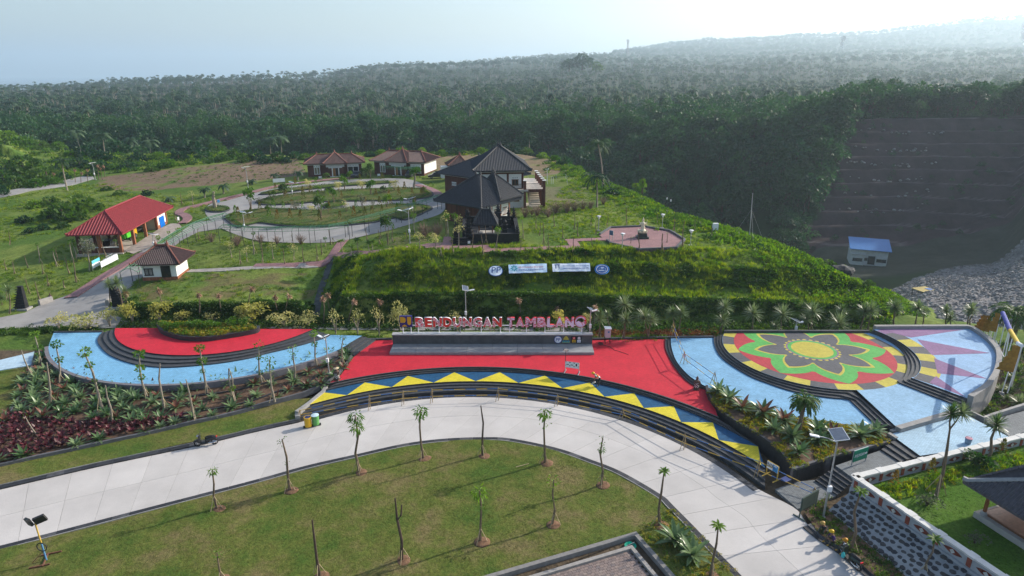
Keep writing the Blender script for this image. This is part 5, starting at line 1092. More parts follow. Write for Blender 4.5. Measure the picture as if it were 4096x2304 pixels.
plate(pl,'emblem_bar',x,63.4,z-.28,.8,.16,M('emblem green',(.30,.42,.20)),.025)
x,z=badge((1272,650)); plate(pl,'logo_board',x,63.41,z,1.2,.74,INK,.03)
for dx,dz,w,h,mt in((-.27,.17,.46,.28,PRD),(-.27,-.17,.4,.3,PYL),(.28,.17,.36,.28,PWH),(.28,-.17,.4,.3,PWH)): (disc(pl,'logo',x+dx,63.375,z+dz,.15,mt,.02,14) if dz>0 else plate(pl,'logo',x+dx,63.375,z+dz,w,h,mt,.02))
for dx,s_,mt in((-.27,'K3',INK),(.28,'SMK',PBL)): lettering(pl,s_,.2,mt,(x+dx-lp.x,63.35-lp.y,z-.24-lp.z),ext=.002)
for dx,s_,mt in((-.27,'X',PWH),(.28,'V',PRD)): lettering(pl,s_,.24,mt,(x+dx-lp.x,63.35-lp.y,z+.09-lp.z),ext=.002)
# the big name
YS=63.75
def lx(c,a): return pxz(*Q(c,a,470),YS)[0]
zb=pxz(*Q('G',2100,522),YS)[1]; zt=pxz(*Q('G',2100,425),YS)[1]; HL=zt-zb
sg=thing('name_sign','large red and white letters BENDUNGAN TAMBLANG with a square blue emblem on white posts','sign',(0,YS,1.36))
def bigletter(ch,xa,xb,face,back,serif=True):
    me=textmesh(ch,1.,.10,.066); xs=[v.co.x for v in me.vertices]; ys=[v.co.y for v in me.vertices]; sx=(xb-xa)/(max(xs)-min(xs)); sy=HL/(max(ys)-min(ys)); mx=(max(xs)+min(xs))/2; my=min(ys)
    me.materials.clear(); me.materials.append(back); o=bpy.data.objects.new('letter',me); link(o,sg); o.rotation_euler=(math.pi/2,0,0); o.scale=(sx,sy,1.); o.location=((xa+xb)/2-mx*sx,0,zb-1.36-my*sy)
    m2=textmesh(ch,1.,.02,.05); xs2=[v.co.x for v in m2.vertices]; m2.materials.clear(); m2.materials.append(face); f=bpy.data.objects.new('letter_face',m2); link(f,o); f.location=((max(xs)+min(xs))/2-(max(xs2)+min(xs2))/2,0,.10)
word=[('BENDUNGAN',lx('G',1908),lx('H',527),BT1,PWH),('TAMBLAN',lx('H',572),lx('H',1252),BT2,PRD)]
for w,a,b,f,bk in word:
    wd=[1.0 if c not in'MNG' else (1.25 if c=='M' else 1.05) for c in w]; wd=[x*(.85 if c in 'ELT' else 1) for x,c in zip(wd,w)]; tot=sum(wd); p=a
    for c,q in zip(w,wd): q=q*(b-a)/tot; bigletter(c,p+q*.04,p+q*.96,f,bk); p+=q
def ringmesh(mb,x,z,r0,r1,a0,a1,y0,y1,n=28):
    V=[];Fs=[]
    for i in range(n+1):
        t=a0+(a1-a0)*i/n
        for r,y in((r0,y0),(r1,y0),(r1,y1),(r0,y1)): V.append((x+r*math.cos(t),y,z+r*math.sin(t)))
    for i in range(n):
        a=4*i
        for k in range(4): Fs.append((a+k,a+4+k,a+4+(k+1)%4,a+(k+1)%4))
    Fs+=[(0,1,2,3),(4*n+3,4*n+2,4*n+1,4*n)]; mb.add(V,Fs)
gx_,gr=(lx('H',1253)+lx('H',1372))/2,(lx('H',1372)-lx('H',1253))/2; gz=zb+gr*.98
mb=MB(); ringmesh(mb,gx_,gz,gr*.66,gr*1.02,0,2*math.pi,YS-.08,YS+.1); o=mb.build('letter',PRD,sg,world=True)
mb=MB(); ringmesh(mb,gx_,gz,gr*.72,gr*.93,math.radians(25),math.radians(335),YS-.12,YS-.08); mb.build('letter_face',M('pale lilac enamel',(.62,.55,.70),.4,.05,2.),sg,world=True)
mb=MB(); mb.add([(gx_-gr*.75,YS-.1,gz-.05),(gx_-gr*.3,YS-.1,gz+.12),(gx_+gr*.2,YS-.1,gz-.08),(gx_+gr*.85,YS-.1,gz+.1),(gx_+gr*.75,YS-.1,gz-gr*.5),(gx_,YS-.1,gz-gr*.86),(gx_-gr*.6,YS-.1,gz-gr*.55)],[(0,6,5,4,3,2,1)]); mb.build('letter_wave',BT2,sg,world=True)
ex0,ez0=pxz(*Q('G',1762,520),YS); ex1,ez1=pxz(*Q('G',1880,410),YS); ew=ex1-ex0; exm=(ex0+ex1)/2; ezm=(ez0+ez1)/2
mb=MB(); mb.box((exm,YS,ezm),(ew,.3,ez1-ez0)); em=mb.build('emblem_box',M('emblem blue',(.03,.025,.16),.4,.1,2.),sg,world=True)
for pts in([(-.42,-.08),(-.08,-.08),(.02,.1),(-.02,.33),(-.2,.42),(-.42,.42)],[(.12,.42),(.42,.42),(.42,-.1),(.36,-.24),(.25,-.28),(.15,-.22),(.12,-.05)],[(-.32,-.42),(.1,-.42),(.02,-.3),(-.1,-.25),(-.22,-.3)]):
    mb=MB(); V=[(exm+a*ew*1.05,YS-.165,ezm+b*ew*1.0) for a,b in pts]; mb.add(V,[tuple(range(len(V)))]); o=mb.build('emblem_shape',PYL,sg,world=True)
for c,a in[('G',1787),('G',1868),('G',1942),('G',2152),('G',2365),('H',100),('H',313),('H',507),('H',600),('H',770),('H',957),('H',1145),('H',1330)]:
    x=lx(c,a); mb=MB(); mb.box((x,YS+.02,(1.36+zb)/2+.2),(.085,.085,zb-1.36+.4)); mb.build('post',PWH,sg,world=True)
xa,xb=lx('G',1787),lx('H',1330)
for z_,y_ in((1.41,YS-.12),(1.40,YS+.2),(zb+.12,YS+.13)): mb=MB(); mb.box(((xa+xb)/2,y_,z_),(xb-xa,.07,.08)); mb.build('rail',PWH,sg,world=True)
# banners pegged on the hillside
def hillface(dx,dy): return hit(dx,dy)
def banner(name,label,c,pts,mat,grp='banners pegged to the grassy terrace'):
    P=[hit(c[0]+(a/4.77-0)*1/KD if False else (1920+a/4.77)/KD,(1040+b/4.77)/KD) for a,b in pts]; ctr=np.mean(P,0); t=unit(P[1]-P[0]); up=unit(P[-1]-P[0]); n=unit(np.cross(t,up)); 
    if n[1]>0: n=-n
    P=[p+n*.3 for p in P]; ctr=ctr+n*.3; r=thing(name,label,'banner',ctr+n*.25,0,grp); return r,P,n,ctr
WB=M('banner cloth pale blue',(.62,.74,.84),.5,.25,.8,col2=(.84,.87,.9)); SKB=M('banner cloth blue',(.34,.60,.82),.5,.3,.7,col2=(.78,.86,.92)); NVB=M('banner navy',(.02,.08,.26),.5,.2,1.)
def sheetN(parent,P,mat,name,lift,ctr,n,ny=4,nx=10,sag=.05):
    mb=MB(); V=[];Fs=[]
    for j in range(ny+1):
        for i in range(nx+1):
            a,b=i/nx,j/ny; p=(P[0]*(1-a)+P[1]*a)*(1-b)+(P[3]*(1-a)+P[2]*a)*b; p=p+n*(lift+.25+sag*math.sin(i*1.9+j)*.5); V.append(p-(ctr+n*.25))
    for j in range(ny):
        for i in range(nx): q=j*(nx+1)+i; Fs.append((q,q+1,q+nx+2,q+nx+1))
    return mb.add(V,Fs).build(name,mat,parent)
def txtN(parent,s,h,mat,P,u,v,wfrac,ctr,n):
    """lettering on a banner quad at (u,v), width fraction"""
    t=unit(P[1]-P[0]); up=unit(np.cross(n,t)) ; up=up if up[2]>0 else -up
    pos=(P[0]*(1-u)+P[1]*u)*(1-v)+(P[3]*(1-u)+P[2]*u)*v+n*.36-(ctr+n*.25); Mx=Matrix((t,up,np.cross(t,up))).transposed().to_4x4(); o=lettering(parent,s,h,mat,(0,0,0),width=wfrac*float(np.linalg.norm(P[1]-P[0]))); sx=o.scale[0]
    Mx.translation=Vector(pos); o.matrix_local=Mx@Matrix.Diagonal((sx,1,1,1)); return o
r,P,n,c=banner('printed_banner','long pale blue hillside banner about keselamatan with a teal flower','',[(550,303),(1275,278),(1265,112),(538,135)],SKB); sheetN(r,P,SKB,'cloth',.0,c,n)
txtN(r,'KESELAMATAN BUKANLAH SEBUAH SLOGAN',.3,M('red ink',(.5,.10,.16)),P,.58,.52,.64,c,n); txtN(r,'TETAPI MERUPAKAN SEBUAH PANDANGAN HIDUP',.3,M('blue ink',(.08,.12,.35)),P,.6,.22,.66,c,n)
t_=unit(P[1]-P[0]); up_=unit(P[3]-P[0]); cc=P[0]*.86+P[1]*.14+(P[3]-P[0])*.5+n*.36-(c+n*.25)
for k in range(8):
    a=k*math.pi/4; d=t_*math.cos(a)+up_*math.sin(a); e=-t_*math.sin(a)+up_*math.cos(a); mb=MB(); mb.add([cc+d*.08,cc+d*.3+e*.1,cc+d*.5,cc+d*.3-e*.1],[(0,1,2,3)]); mb.build('flower_petal',M('teal print',(.02,.32,.40)),r)
r,P,n,c=banner('printed_banner','long blue hillside banner beginning LEBIH BAIK, right of the keselamatan banner','',[(1380,272),(2095,262),(2085,108),(1368,120)],SKB); sheetN(r,P,WB,'cloth',.0,c,n)
txtN(r,'LEBIH BAIK KEHILANGAN 1 MENIT DALAM KEHIDUPAN',.32,M('blue ink'  ,(.06,.09,.32)),P,.62,.55,.7,c,n); txtN(r,'DARIPADA KEHILANGAN KEHIDUPAN DALAM 1 MENIT',.32,M('blue ink',(.06,.09,.32)),P,.62,.24,.7,c,n)
mb=MB(); cc=P[0]*.87+P[1]*.13+(P[3]-P[0])*.32+n*.36-(c+n*.25)
for s_ in(-.2,.2): mb.add([cc+t_*(s_-.06),cc+t_*(s_+.06),cc+t_*(s_+.05)+up_*.5,cc+t_*(s_-.05)+up_*.5],[(0,1,2,3)])
mb.add([cc+t_*-.34+up_*.5,cc+t_*.34+up_*.5,cc+t_*.3+up_*.62,cc+t_*-.3+up_*.62],[(0,1,2,3)]); mb.build('figure_print',NVB,r)
def roundbanner(label,a,b,rr,inner,edge,txt):
    p=hit((1920+a/4.77)/KD,(1040+b/4.77)/KD); q=hit((1920+a/4.77)/KD,(1040+(b-rr)/4.77)/KD); t=np.array([1.,0,0]); up=unit(q-p); n=unit(np.cross(t,up)); n=n if n[1]<0 else -n
    R0=float(np.linalg.norm(hit((1920+(a+rr)/4.77)/KD,(1040+b/4.77)/KD)-p))*1.0; p=p+n*.3; r=thing('round_banner',label,'banner',p+n*.25,0,'banners pegged to the grassy terrace')
    Rv=R0*.92
    def dsk(rad,mat,nm,l): 
        mb=MB(); V=[n*l+t*rad*math.cos(k)+up*rad*(Rv/R0)*math.sin(k)+n*.02*math.sin(3*k) for k in np.linspace(0,2*math.pi,25)[:-1]]; mb.add(V+[n*l],[(i,(i+1)%24,24) for i in range(24)]); mb.build(nm,mat,r)
    dsk(R0,edge,'edge',0); dsk(R0*.88,inner,'cloth',.03); return r,p,n,t,up,R0
r,p,n,t,up,R0=roundbanner('round white hillside banner with navy PP letters','' if False else 300,258,140,WB,NVB,'PP')
P=[p-t*R0-up*R0,p+t*R0-up*R0,p+t*R0+up*R0,p-t*R0+up*R0]; txtN(r,'PP',1.25,NVB,P,.52,.30,.62,p,n)
r,p,n,t,up,R0=roundbanner('round blue hillside emblem banner, rightmost of the hillside banners',2320,232,140,NVB,M('emblem rim blue',(.05,.22,.50)),'')
mb=MB(); ring_=[]
for i in range(24):
    k=2*math.pi*i/24
    for q in(.72,.77): ring_.append(n*.05+t*R0*q*math.cos(k)+up*R0*q*.92*math.sin(k))
mb.add(ring_,[(2*i,2*i+1,(2*i+3)%48,(2*i+2)%48) for i in range(24)]); mb.build('ring_print',PWH,r)
P=[p-t*R0-up*R0,p+t*R0-up*R0,p+t*R0+up*R0,p-t*R0+up*R0]; txtN(r,'PP',.42,WB,P,.52,.5,.2,p,n); txtN(r,'BIPRA 2',.3,WB,P,.52,.3,.5,p,n)
mb=MB(); c0=n*.05+up*R0*.0
for s_ in(-.45,.0,.35): mb.add([c0+t*(s_*R0),c0+t*((s_+.14)*R0),c0+t*((s_+.14)*R0)+up*.22*R0,c0+t*(s_*R0)+up*.25*R0],[(0,1,2,3)])
mb.build('building_print',M('banner line blue',(.12,.25,.5)),r)
# --- lamps
def solarlamp(label,base,h,az,panel='top',grp='solar street lamps',arm=1.,psz=(1.5,.9),double=False):
    r=thing('solar_street_lamp',label,'street lamp',base,0,grp); mb=MB(); mb.tube([(0,0,0),(0,0,h)],[.075,.05],8); mb.build('pole',STEEL,r)
    mb=MB(); mb.lathe([(.18,-.3),(.18,.08),(.09,.12)],(0,0,0),8); mb.build('foot',GRYC,r)
    ca,sa=math.cos(az),math.sin(az)
    Mx=Matrix.Translation((0,0,h+.12))@Matrix.Rotation(az,4,'Z')@Matrix.Rotation(math.radians(14),4,'Y'); mb=MB(); mb.obox(Mx,(psz[1],psz[0],.05)); o=mb.build('panel_frame',PWH,r); mb=MB(); mb.obox(Mx@Matrix.Translation((0,0,.03)),(psz[1]*.92,psz[0]*.94,.012)); mb.build('solar_panel',M('solar cells',(.09,.11,.15),.25,.2,3.,spec=.5),o)
    mb=MB(); mb.tube([(0,0,h-.5),(ca*arm*.5,sa*arm*.5,h-.25),(ca*arm,sa*arm,h-.15)],.035,6); mb.build('arm',STEEL,r); mb=MB(); mb.obox(Matrix.Translation((ca*(arm+.25),sa*(arm+.25),h-.13))@Matrix.Rotation(az,4,'Z')@Matrix.Rotation(-.15,4,'Y'),(.6,.24,.08)); mb.build('lamp_head',PWH,r)
    mb=MB(); mb.box((ca*.0,-.14,h*.38),(.25,.2,.42)); mb.build('battery_box',PWH,r); return r
def lampat(label,c,a,b,ta,tb,az,**k):
    base=hitq(c,a,b) if not k.get('z') is not None else W3(c,a,b,k['z']); k.pop('z',None); h=topz(base,*Q(c,ta,tb))[0]-base[2]; return solarlamp(label,base,h,az,**k)
lampat('tall solar lamp with a big panel beside the green ANJUNGAN sign','N',555,862,728,38,math.pi*.95,z=-.75,arm=1.2)
lampat('solar lamp standing behind the red letters, below the hill banners','H',163,520,163,142,.1,z=0.,arm=.5,psz=(1.7,.7))
lampat('solar lamp near the pink path behind the lawn of bare saplings','B',1862,1190,1850,852,2.9); lampat('solar lamp at the near left edge of the ring road','B',205,1085,193,880,.6)
lampat('solar lamp on the grass left of the ring road, beside the white sign','B',237,650,220,428,2.5); lampat('solar lamp at the left end of the middle island','B',681,715,680,580,.4); lampat('solar lamp on the right end of the lower island','B',1888,882,1880,738,2.9); lampat('solar lamp in front of the white side wall of the house','B',2006,505,2004,362,2.8)
lampat('solar lamp by the far road among the dry topped palms','A',963,300,940,135,2.6); lampat('solar lamp with a dark tilted panel beside the garage apron','A',1556,985,1535,850,.9,arm=.4)
lampat('slender blue grey lamp at the edge of the bed below the left stage','G',1048,992,968,620,2.6,z=-.05,arm=.5,psz=(.6,.4))
lampat('solar lamp leaning over the back edge of the flower circle','I',1460,312,1435,215,.2,z=.5,arm=.3,psz=(1.2,.7))
lampat('solar lamp at the right end of the big letters, beside the yuccas','H',1405,605,1400,350,.3,z=0.9,arm=.2,psz=(.9,.5))
def parklamp(label,c,a,b,ta,tb):
    base=hitq(c,a,b); h=topz(base,*Q(c,ta,tb))[0]-base[2]; r=thing('park_lamp',label,'lamp',base,0,'white park lamps round the statue terrace'); mb=MB(); mb.tube([(0,0,0),(0,0,h-.35)],.055,8); mb.build('pole',STEEL,r)
    mb=MB(); mb.lathe([(.08,h-.4),(.14,h-.3),(.34,h),(.30,h+.02)],(0,0,0),4); mb.build('lamp_shade',PWH,r); mb=MB(); mb.box((0,0,.0),(.5,.5,.3)); mb.build('foot',GRYC,r)
parklamp('white park lamp left of the octagon terrace, on the grass','C',1745,1065,1748,915); parklamp('white park lamp in front of the near edge of the terrace','C',1982,1255,1985,1090); parklamp('white park lamp behind the golden statue','C',2385,1040,2390,897); parklamp('white park lamp right of the octagon terrace','D',655,715,668,555)
# --- bamboo rails along the steps
BBL=M('rail paint blue',(.05,.14,.36),.6,.2,5.); BYL=M('rail paint yellow',(.50,.33,.06),.6,.2,5.); BWD=M('bamboo',(.36,.26,.14),.7,.25,6.)
def rail(parent,a,b,r=.028,st=.9):
    a,b=Vector(a),Vector(b); n=max(2,int((b-a).length/st)); m1=MB();m2=MB()
    for i in range(n): (m1 if i%2 else m2).tube([a+(b-a)*(i/n),a+(b-a)*((i+1)/n)],r,6,False)
    o=m2.build('rail',BYL,parent,world=True); m1.build('rail_band',BBL,o,world=False); o.children[0].location=(-parent.location[0],-parent.location[1],-parent.location[2]); return o
def trestle(parent,p,h,d):
    d=Vector(d).normalized(); nn=Vector((-d.y,d.x,0)); p=Vector(p); mb=MB(); mb.tube([p,p+Vector((0,0,h))+d*.05],.03,6); mb.tube([p+nn*.45,p+Vector((0,0,h))],.028,6); mb.tube([p-nn*.3-d*.2,p+Vector((0,0,h*1.1))],.026,6); return mb.build('trestle',BWD,parent,world=True)
RP=[('G',760,1440,1382),('G',1462,1348,1215),('G',1800,1302,1170),('G',2088,1280,1150),('H',487,1262,1137),('H',1080,1318,1212),('H',1735,1449,1350),('M',1728,178,30),('M',2465,462,245),('N',455,662,570)]
pp=[]
for c,a,b,tb in RP:
    p=W3(c,a,b,-.84); h=topz(p,*Q(c,a,tb))[0]-p[2]; pp.append((p,min(1.5,max(.8,h))))
lab=['leftmost span of the striped bamboo rail, by the two bins','second span of the striped bamboo rail from the bins','short striped bamboo rail span left of the arc centre','striped bamboo rail span at the top of the road bend','striped bamboo rail span right of the top of the bend','striped bamboo rail span below the worker','striped bamboo rail span above the palm shadow','striped bamboo rail span next to the PLAZA sign','last striped bamboo rail span, on the grey pavers by the stairs']
for i in range(len(pp)-1):
    (p,h),(q,k)=pp[i],pp[i+1]; r=thing('bamboo_barrier',lab[i],'barrier',p,0,'striped bamboo rails along the plaza steps'); trestle(r,p,h,q-p); 
    if i==len(pp)-2: trestle(r,q,k,q-p)
    rail(r,(p[0],p[1],p[2]+h*.95),(q[0],q[1],q[2]+k*.95)); rail(r,(p[0],p[1],p[2]+h*.45),(q[0],q[1],q[2]+k*.45))
r=thing('bamboo_barrier','bamboo rail crossing the right blue crescent behind the dark statue','barrier',W3('I',335,645,.34),0,'bamboo rails on the right blue crescent'); a,b,c_=W3('I',222,372,.34),W3('I',338,645,.34),W3('I',640,860,.34)
trestle(r,b,1.3,c_-b); trestle(r,c_,1.3,c_-b); rail(r,b+[0,0,1.15],c_+[0,0,1.1]); rail(r,b+[0,0,.6],c_+[.4,-.3,.2]); mb=MB(); mb.box((b[0],b[1],1.3),(.06,.25,.5)); mb.build('rag',M('pinkish rag',(.6,.4,.5)),r,world=True)
r=thing('bamboo_barrier','bamboo rail at the back of the right blue crescent','barrier',a,0,'bamboo rails on the right blue crescent'); trestle(r,a,1.6,b-a); rail(r,a+[0,0,1.5],b+[0,0,1.15]); rail(r,a+[0,0,1.0],b+[0,0,.6])
# --- signs
def board(name,label,cat,p0,p1,z0,z1,face,legs=True,back=None,foot=True,grp=None,lh=None,legmat=None):
    p0,p1=np.array(p0,float),np.array(p1,float); t=unit(np.array([p1[0]-p0[0],p1[1]-p0[1],0])); n=np.array([t[1],-t[0],0]); n=n if n[1]<0 else -n; w=float(np.linalg.norm((p1-p0)[:2])); zb_=min(p0[2],p1[2]); r=thing(name,label,cat,(p0[0],p0[1],p0[2]),math.atan2(t[1],t[0]),grp); lm=legmat or STEEL
    mb=MB(); mb.box((w/2,0,(z0+z1)/2-p0[2]),(w,.05,z1-z0)); mb.build('panel',face,r); mb=MB()
    for x in(0,w): mb.box((x,.04,(z1-p0[2])/2),(.06,.06,z1-p0[2]))
    for z in(z0,z1): mb.box((w/2,.035,z-p0[2]),(w,.05,.05))
    mb.build('frame',lm,r)
    if foot:
        for x in(0,w): mb=MB(); mb.box((x,.04,.04),(.07,.9,.06)); mb.build('foot',lm,r)
    return r,w
a,b=W3('H',1158,975,0),W3('H',1295,995,0); za=topz(a,*Q('H',1163,870))[0]; zc=topz(a,*Q('H',1163,925))[0]
r,w=board('pictogram_sign','black and white sign with three round pictograms on the red floor','sign',a,b,zc,za,PWH)
plate_z=(za+zc)/2+.1; mb=MB(); mb.box((w/2,-.04,plate_z),(w-.06,.03,(za-zc)*.72)); mb.build('black_band',INK,r)
for k in range(3):
    x=w*(.18+.32*k); mb=MB(); V=[(x+.24*math.cos(t),-.062,plate_z+.24*math.sin(t)) for t in np.linspace(0,2*math.pi,17)[:-1]]; mb.add(V,[tuple(range(16))[::-1]]); o=mb.build('pictogram',PWH,r)
    mb=MB(); mb.box((x,-.066,plate_z-(.0 if k==2 else .06)),((.14,.005,.26) if k==2 else (.26,.005,.07))); mb.build('pictogram_mark',INK,o)
p=W3('H',1172,985,0); h=topz(p,*Q('H',1172,770))[0]; r=thing('floodlight_pole','thin pole with a small floodlight behind the pictogram sign','floodlight',(p[0]-.1,p[1]+.35,0)); mb=MB(); mb.tube([(0,0,0),(0,0,h)],.03,6); mb.build('pole',IRON,r); mb=MB(); mb.obox(Matrix.Translation((0,0,h))@Matrix.Rotation(.6,4,'X')@Matrix.Rotation(.5,4,'Y'),(.45,.1,.34)); o=mb.build('lamp_head',IRON,r); mb=MB(); mb.obox(Matrix.Translation((-.03,-.06,h-.01))@Matrix.Rotation(.6,4,'X')@Matrix.Rotation(.5,4,'Y'),(.4,.03,.3)); mb.build('lamp_glass',PWH,o)
# ANJUNGAN
a,b=W3('N',843,345,0),W3('N',982,298,0); z1=topz(a,*Q('N',840,195))[0]; z0=topz(a,*Q('N',843,305))[0]
r,w=board('direction_sign','green ANJUNGAN sign with a white arrow on the grey path','sign',a,b,z0,z1,GRN,foot=False); lettering(r,'ANJUNGAN',.36,PWH,(w*.40,-.03,(z0+z1)/2-.1),width=w*.68); mb=MB(); zc=(z0+z1)/2+.03; mb.add([(w*.77,-.034,zc-.06),(w*.86,-.034,zc-.06),(w*.86,-.034,zc-.13),(w*.96,-.034,zc),(w*.86,-.034,zc+.13),(w*.86,-.034,zc+.06),(w*.77,-.034,zc+.06)],[(0,1,2,3,4,5,6)]); mb.build('arrow',PWH,r)
# PLAZA
f5=lambda a,b:((3030+a/5.367)/KD,(1740+b/5.367)/KD)
a,b=D(*f5(175,850),-.5),D(*f5(405,990),-.5); z1=topz(a,*f5(205,550))[0]; z0=topz(a,*f5(185,690))[0]
r,w=board('plaza_sign','blue and white PLAZA board standing on the dark steps','sign',a,b,z0,z1,PWH,legmat=BYL); mb=MB(); mb.box((w*.77,-.03,(z0+z1)/2+.5),(w*.44,.02,z1-z0-.04)); mb.build('blue_panel',M('print blue',(.05,.25,.50)),r); lettering(r,'PLAZA',.42,INK,(w*.29,-.04,(z0+z1)/2+.42),width=w*.5); lettering(r,'AREA',.2,PWH,(w*.78,-.045,(z0+z1)/2+.62),width=w*.3)
p=D(*f5(610,950),-.5); r=thing('paper_sheet','pale lilac sheet lying on the steps below the planter wall','sheet',(p[0],p[1],-.48)); mb=MB(); mb.box((0,0,0),(.55,.5,.03),.5); mb.build('sheet',M('lilac sheet',(.35,.36,.62)),r)
# frame sign seen from behind
a,b=W3('N',345,885,-.85),W3('N',490,745,-.85); r,w=board('frame_sign','dark frame sign at the road edge seen from behind','sign',W3('N',318,870,-.85),W3('N',478,775,-.85),-.25,.75,M('dark board back',(.05,.07,.055)),legmat=M('frame green',(.06,.09,.08)))
# roadside banners on the left
f12=lambda a,b:((350+a/12.08)/KD,(980+b/12.08)/KD)
def roadbanner(label,pa,pb,top,mat):
    a=hit(*f12(*pa)); b=hit(*f12(*pb)); z1=topz(a,*f12(*top))[0]; return board('roadside_banner',label,'banner',a,b,a[2]+.45,z1,mat,foot=False,grp='banners beside the left road')
r,w=roadbanner('small blue and white roadside banner on the left, nearer the road mouth',(290,1290),(650,1060),(230,900),M('banner white',(.72,.76,.78))); mb=MB(); mb.box((w/2,-.04,1.35),(w,.03,.45)); mb.build('blue_band',M('banner cyan',(.12,.52,.68)),r); 
r,w=roadbanner('long white roadside banner with lines of text beside the garage',(700,1230),(1500,760),(640,820),M('banner white',(.72,.76,.78)))
for k in range(4): mb=MB(); mb.box((w*.52,-.04,1.65-.25*k),(w*(.4,.75,.78,.9)[k],.02,.07)); mb.build('print_line',M('grey print',(.30,.32,.42)),r)
for lb,c,pa,pb,h in[('white sign board with faint text at the top left of the ring road','B',(487,598),(605,583),1.25),('small white sign on the kerb by the garage store room','A',(1790,725),(1808,720),.9),('small blue sign on the roundabout tree','A',(2190,545),(2214,540),.9),('small white plate in front of the left house','B',(945,548),(978,545),.7),('small white plate in front of the right house','B',(1535,522),(1562,520),.7),('small white plate at the foot of the temple','C',(425,1207),(455,1204),.5)]:
    a=hitq(c,*pa); b=hitq(c,*pb); board('notice_board',lb,'sign',a,b,a[2]+h*.35,a[2]+h,PWH if 'blue' not in lb else M('print blue',(.05,.2,.5)),foot=False,grp='small notice boards')
a=hitq('C',1852,1175); b=hitq('C',1868,1183); board('notice_board','small dark notice board at the left end of the octagon terrace','sign',(a[0],a[1],OZ),(b[0]+.25,b[1],OZ),OZ+.9,OZ+1.5,M('notice blue',(.08,.12,.2)),foot=False,grp='small notice boards')
# mail-like box on legs
p=W3('H',1558,690,0); q=W3('H',1612,687,0); z1=topz(p,*Q('H',1560,545))[0]; z0=topz(p,*Q('H',1560,630))[0]; r=thing('electrical_box','pinkish metal box on four legs at the back of the red floor','electrical box',(p[0],p[1],0)); w=q[0]-p[0]
mb=MB(); mb.box((w/2,.3,(z0+z1)/2),(w,.6,z1-z0)); mb.build('cabinet',M('pinkish grey paint',(.52,.44,.47),.5,.06,2.),r); mb=MB(); mb.box((w/2,.28,z1+.04),(w+.14,.75,.08)); mb.build('lid',PWH,r); mb=MB(); mb.box((w*.6,-.01,(z0+z1)/2+.15),(.2,.02,.2)); mb.build('label_plate',M('label blue',(.1,.2,.4)),r)
for x in(.04,w-.04):
    for y in(.03,.57): mb=MB(); mb.box((x,y,z0/2),(.06,.06,z0)); mb.build('leg',IRON,r)
p=W3('H',1515,703,0); r=thing('cable_coil','black cable coil lying on the red floor beside the box','cable',(p[0],p[1],.03)); mb=MB(); mb.tube([(.25*math.cos(t)*(1+.1*math.sin(3*t)),.25*math.sin(t),.04+.01*t) for t in np.linspace(0,18,60)],.025,5); mb.build('coil',IRON,r); mb=MB(); mb.tube([(.2,0,.0),(.9,-.5,0),(1.3,-1.4,0),(2.2,-2.2,0),(2.6,-2.6,0)],.02,5); mb.build('cable_tail',IRON,r)
# bins
f26=lambda a,b:((1160+a/2.6)/KD,(1600+b/2.6)/KD)
p=D(*f26(193,280),-.85); q=D(*f26(270,262),-.85)
for lb,P_0,mt,ld in(('yellow drum bin with an open top',p,PYL,False),('green drum bin with a pale lid, right of the yellow bin',q,M('bin green',(.10,.30,.08),.5,.1,3.),True)):
    r=thing('litter_bin',lb,'bin',P_0,.3,'drum bins at the left end of the steps'); mb=MB(); mb.lathe([(.3,.1),(.3,.35),(.315,.37),(.3,.39),(.3,.65),(.315,.67),(.3,.69),(.3,.93),(.32,.95),(.32,.97)],(0,0,0),16); mb.build('drum',mt,r); mb=MB()
    if ld: mb.lathe([(.33,.97),(.33,1.0),(.08,1.05)],(0,0,0),16)
    else: mb.lathe([(.28,.955),(.26,.972)],(0,0,0),16)
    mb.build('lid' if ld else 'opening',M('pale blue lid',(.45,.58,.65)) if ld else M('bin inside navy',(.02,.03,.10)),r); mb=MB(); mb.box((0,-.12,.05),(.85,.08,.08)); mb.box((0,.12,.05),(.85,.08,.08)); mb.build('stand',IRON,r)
# hose reel on the court
f25=lambda a,b:Q('M',a,b); p=D(*Q('M',1192,1155),-1.02); r=thing('garden_hose','coiled green garden hose on the paving blocks','hose',(p[0],p[1],-1.0))
mb=MB(); mb.tube([((.22+.012*t)*math.cos(t*2.1),(.2+.012*t)*math.sin(t*2.1),.03+.004*t) for t in np.linspace(0,14,110)],.018,5); mb.build('coil',M('hose green',(.0,.33,.22),.35,.15,6.),r); mb=MB(); mb.tube([(-.6,-.25,.08),(.3,.25,.14)],.015,5); mb.build('nozzle_rod',STEEL,r)
p=W3('N',2008,115,.5); r=thing('paint_bucket','small pale bucket standing on the lower blue floor','bucket',(p[0],p[1],.5)); mb=MB(); mb.lathe([(.2,0),(.25,.45),(.26,.47)],(0,0,0),14); mb.build('pail',M('pail blue grey',(.25,.33,.42)),r); mb=MB(); mb.lathe([(.262,.47),(.24,.5)],(0,0,0),14); mb.build('rim',M('pail pink rim',(.5,.25,.3)),r); mb=MB(); mb.tube([(.25*math.cos(t),.05,.47+.18*math.sin(t)) for t in np.linspace(0,math.pi,9)],.01,4); mb.build('handle',IRON,r)
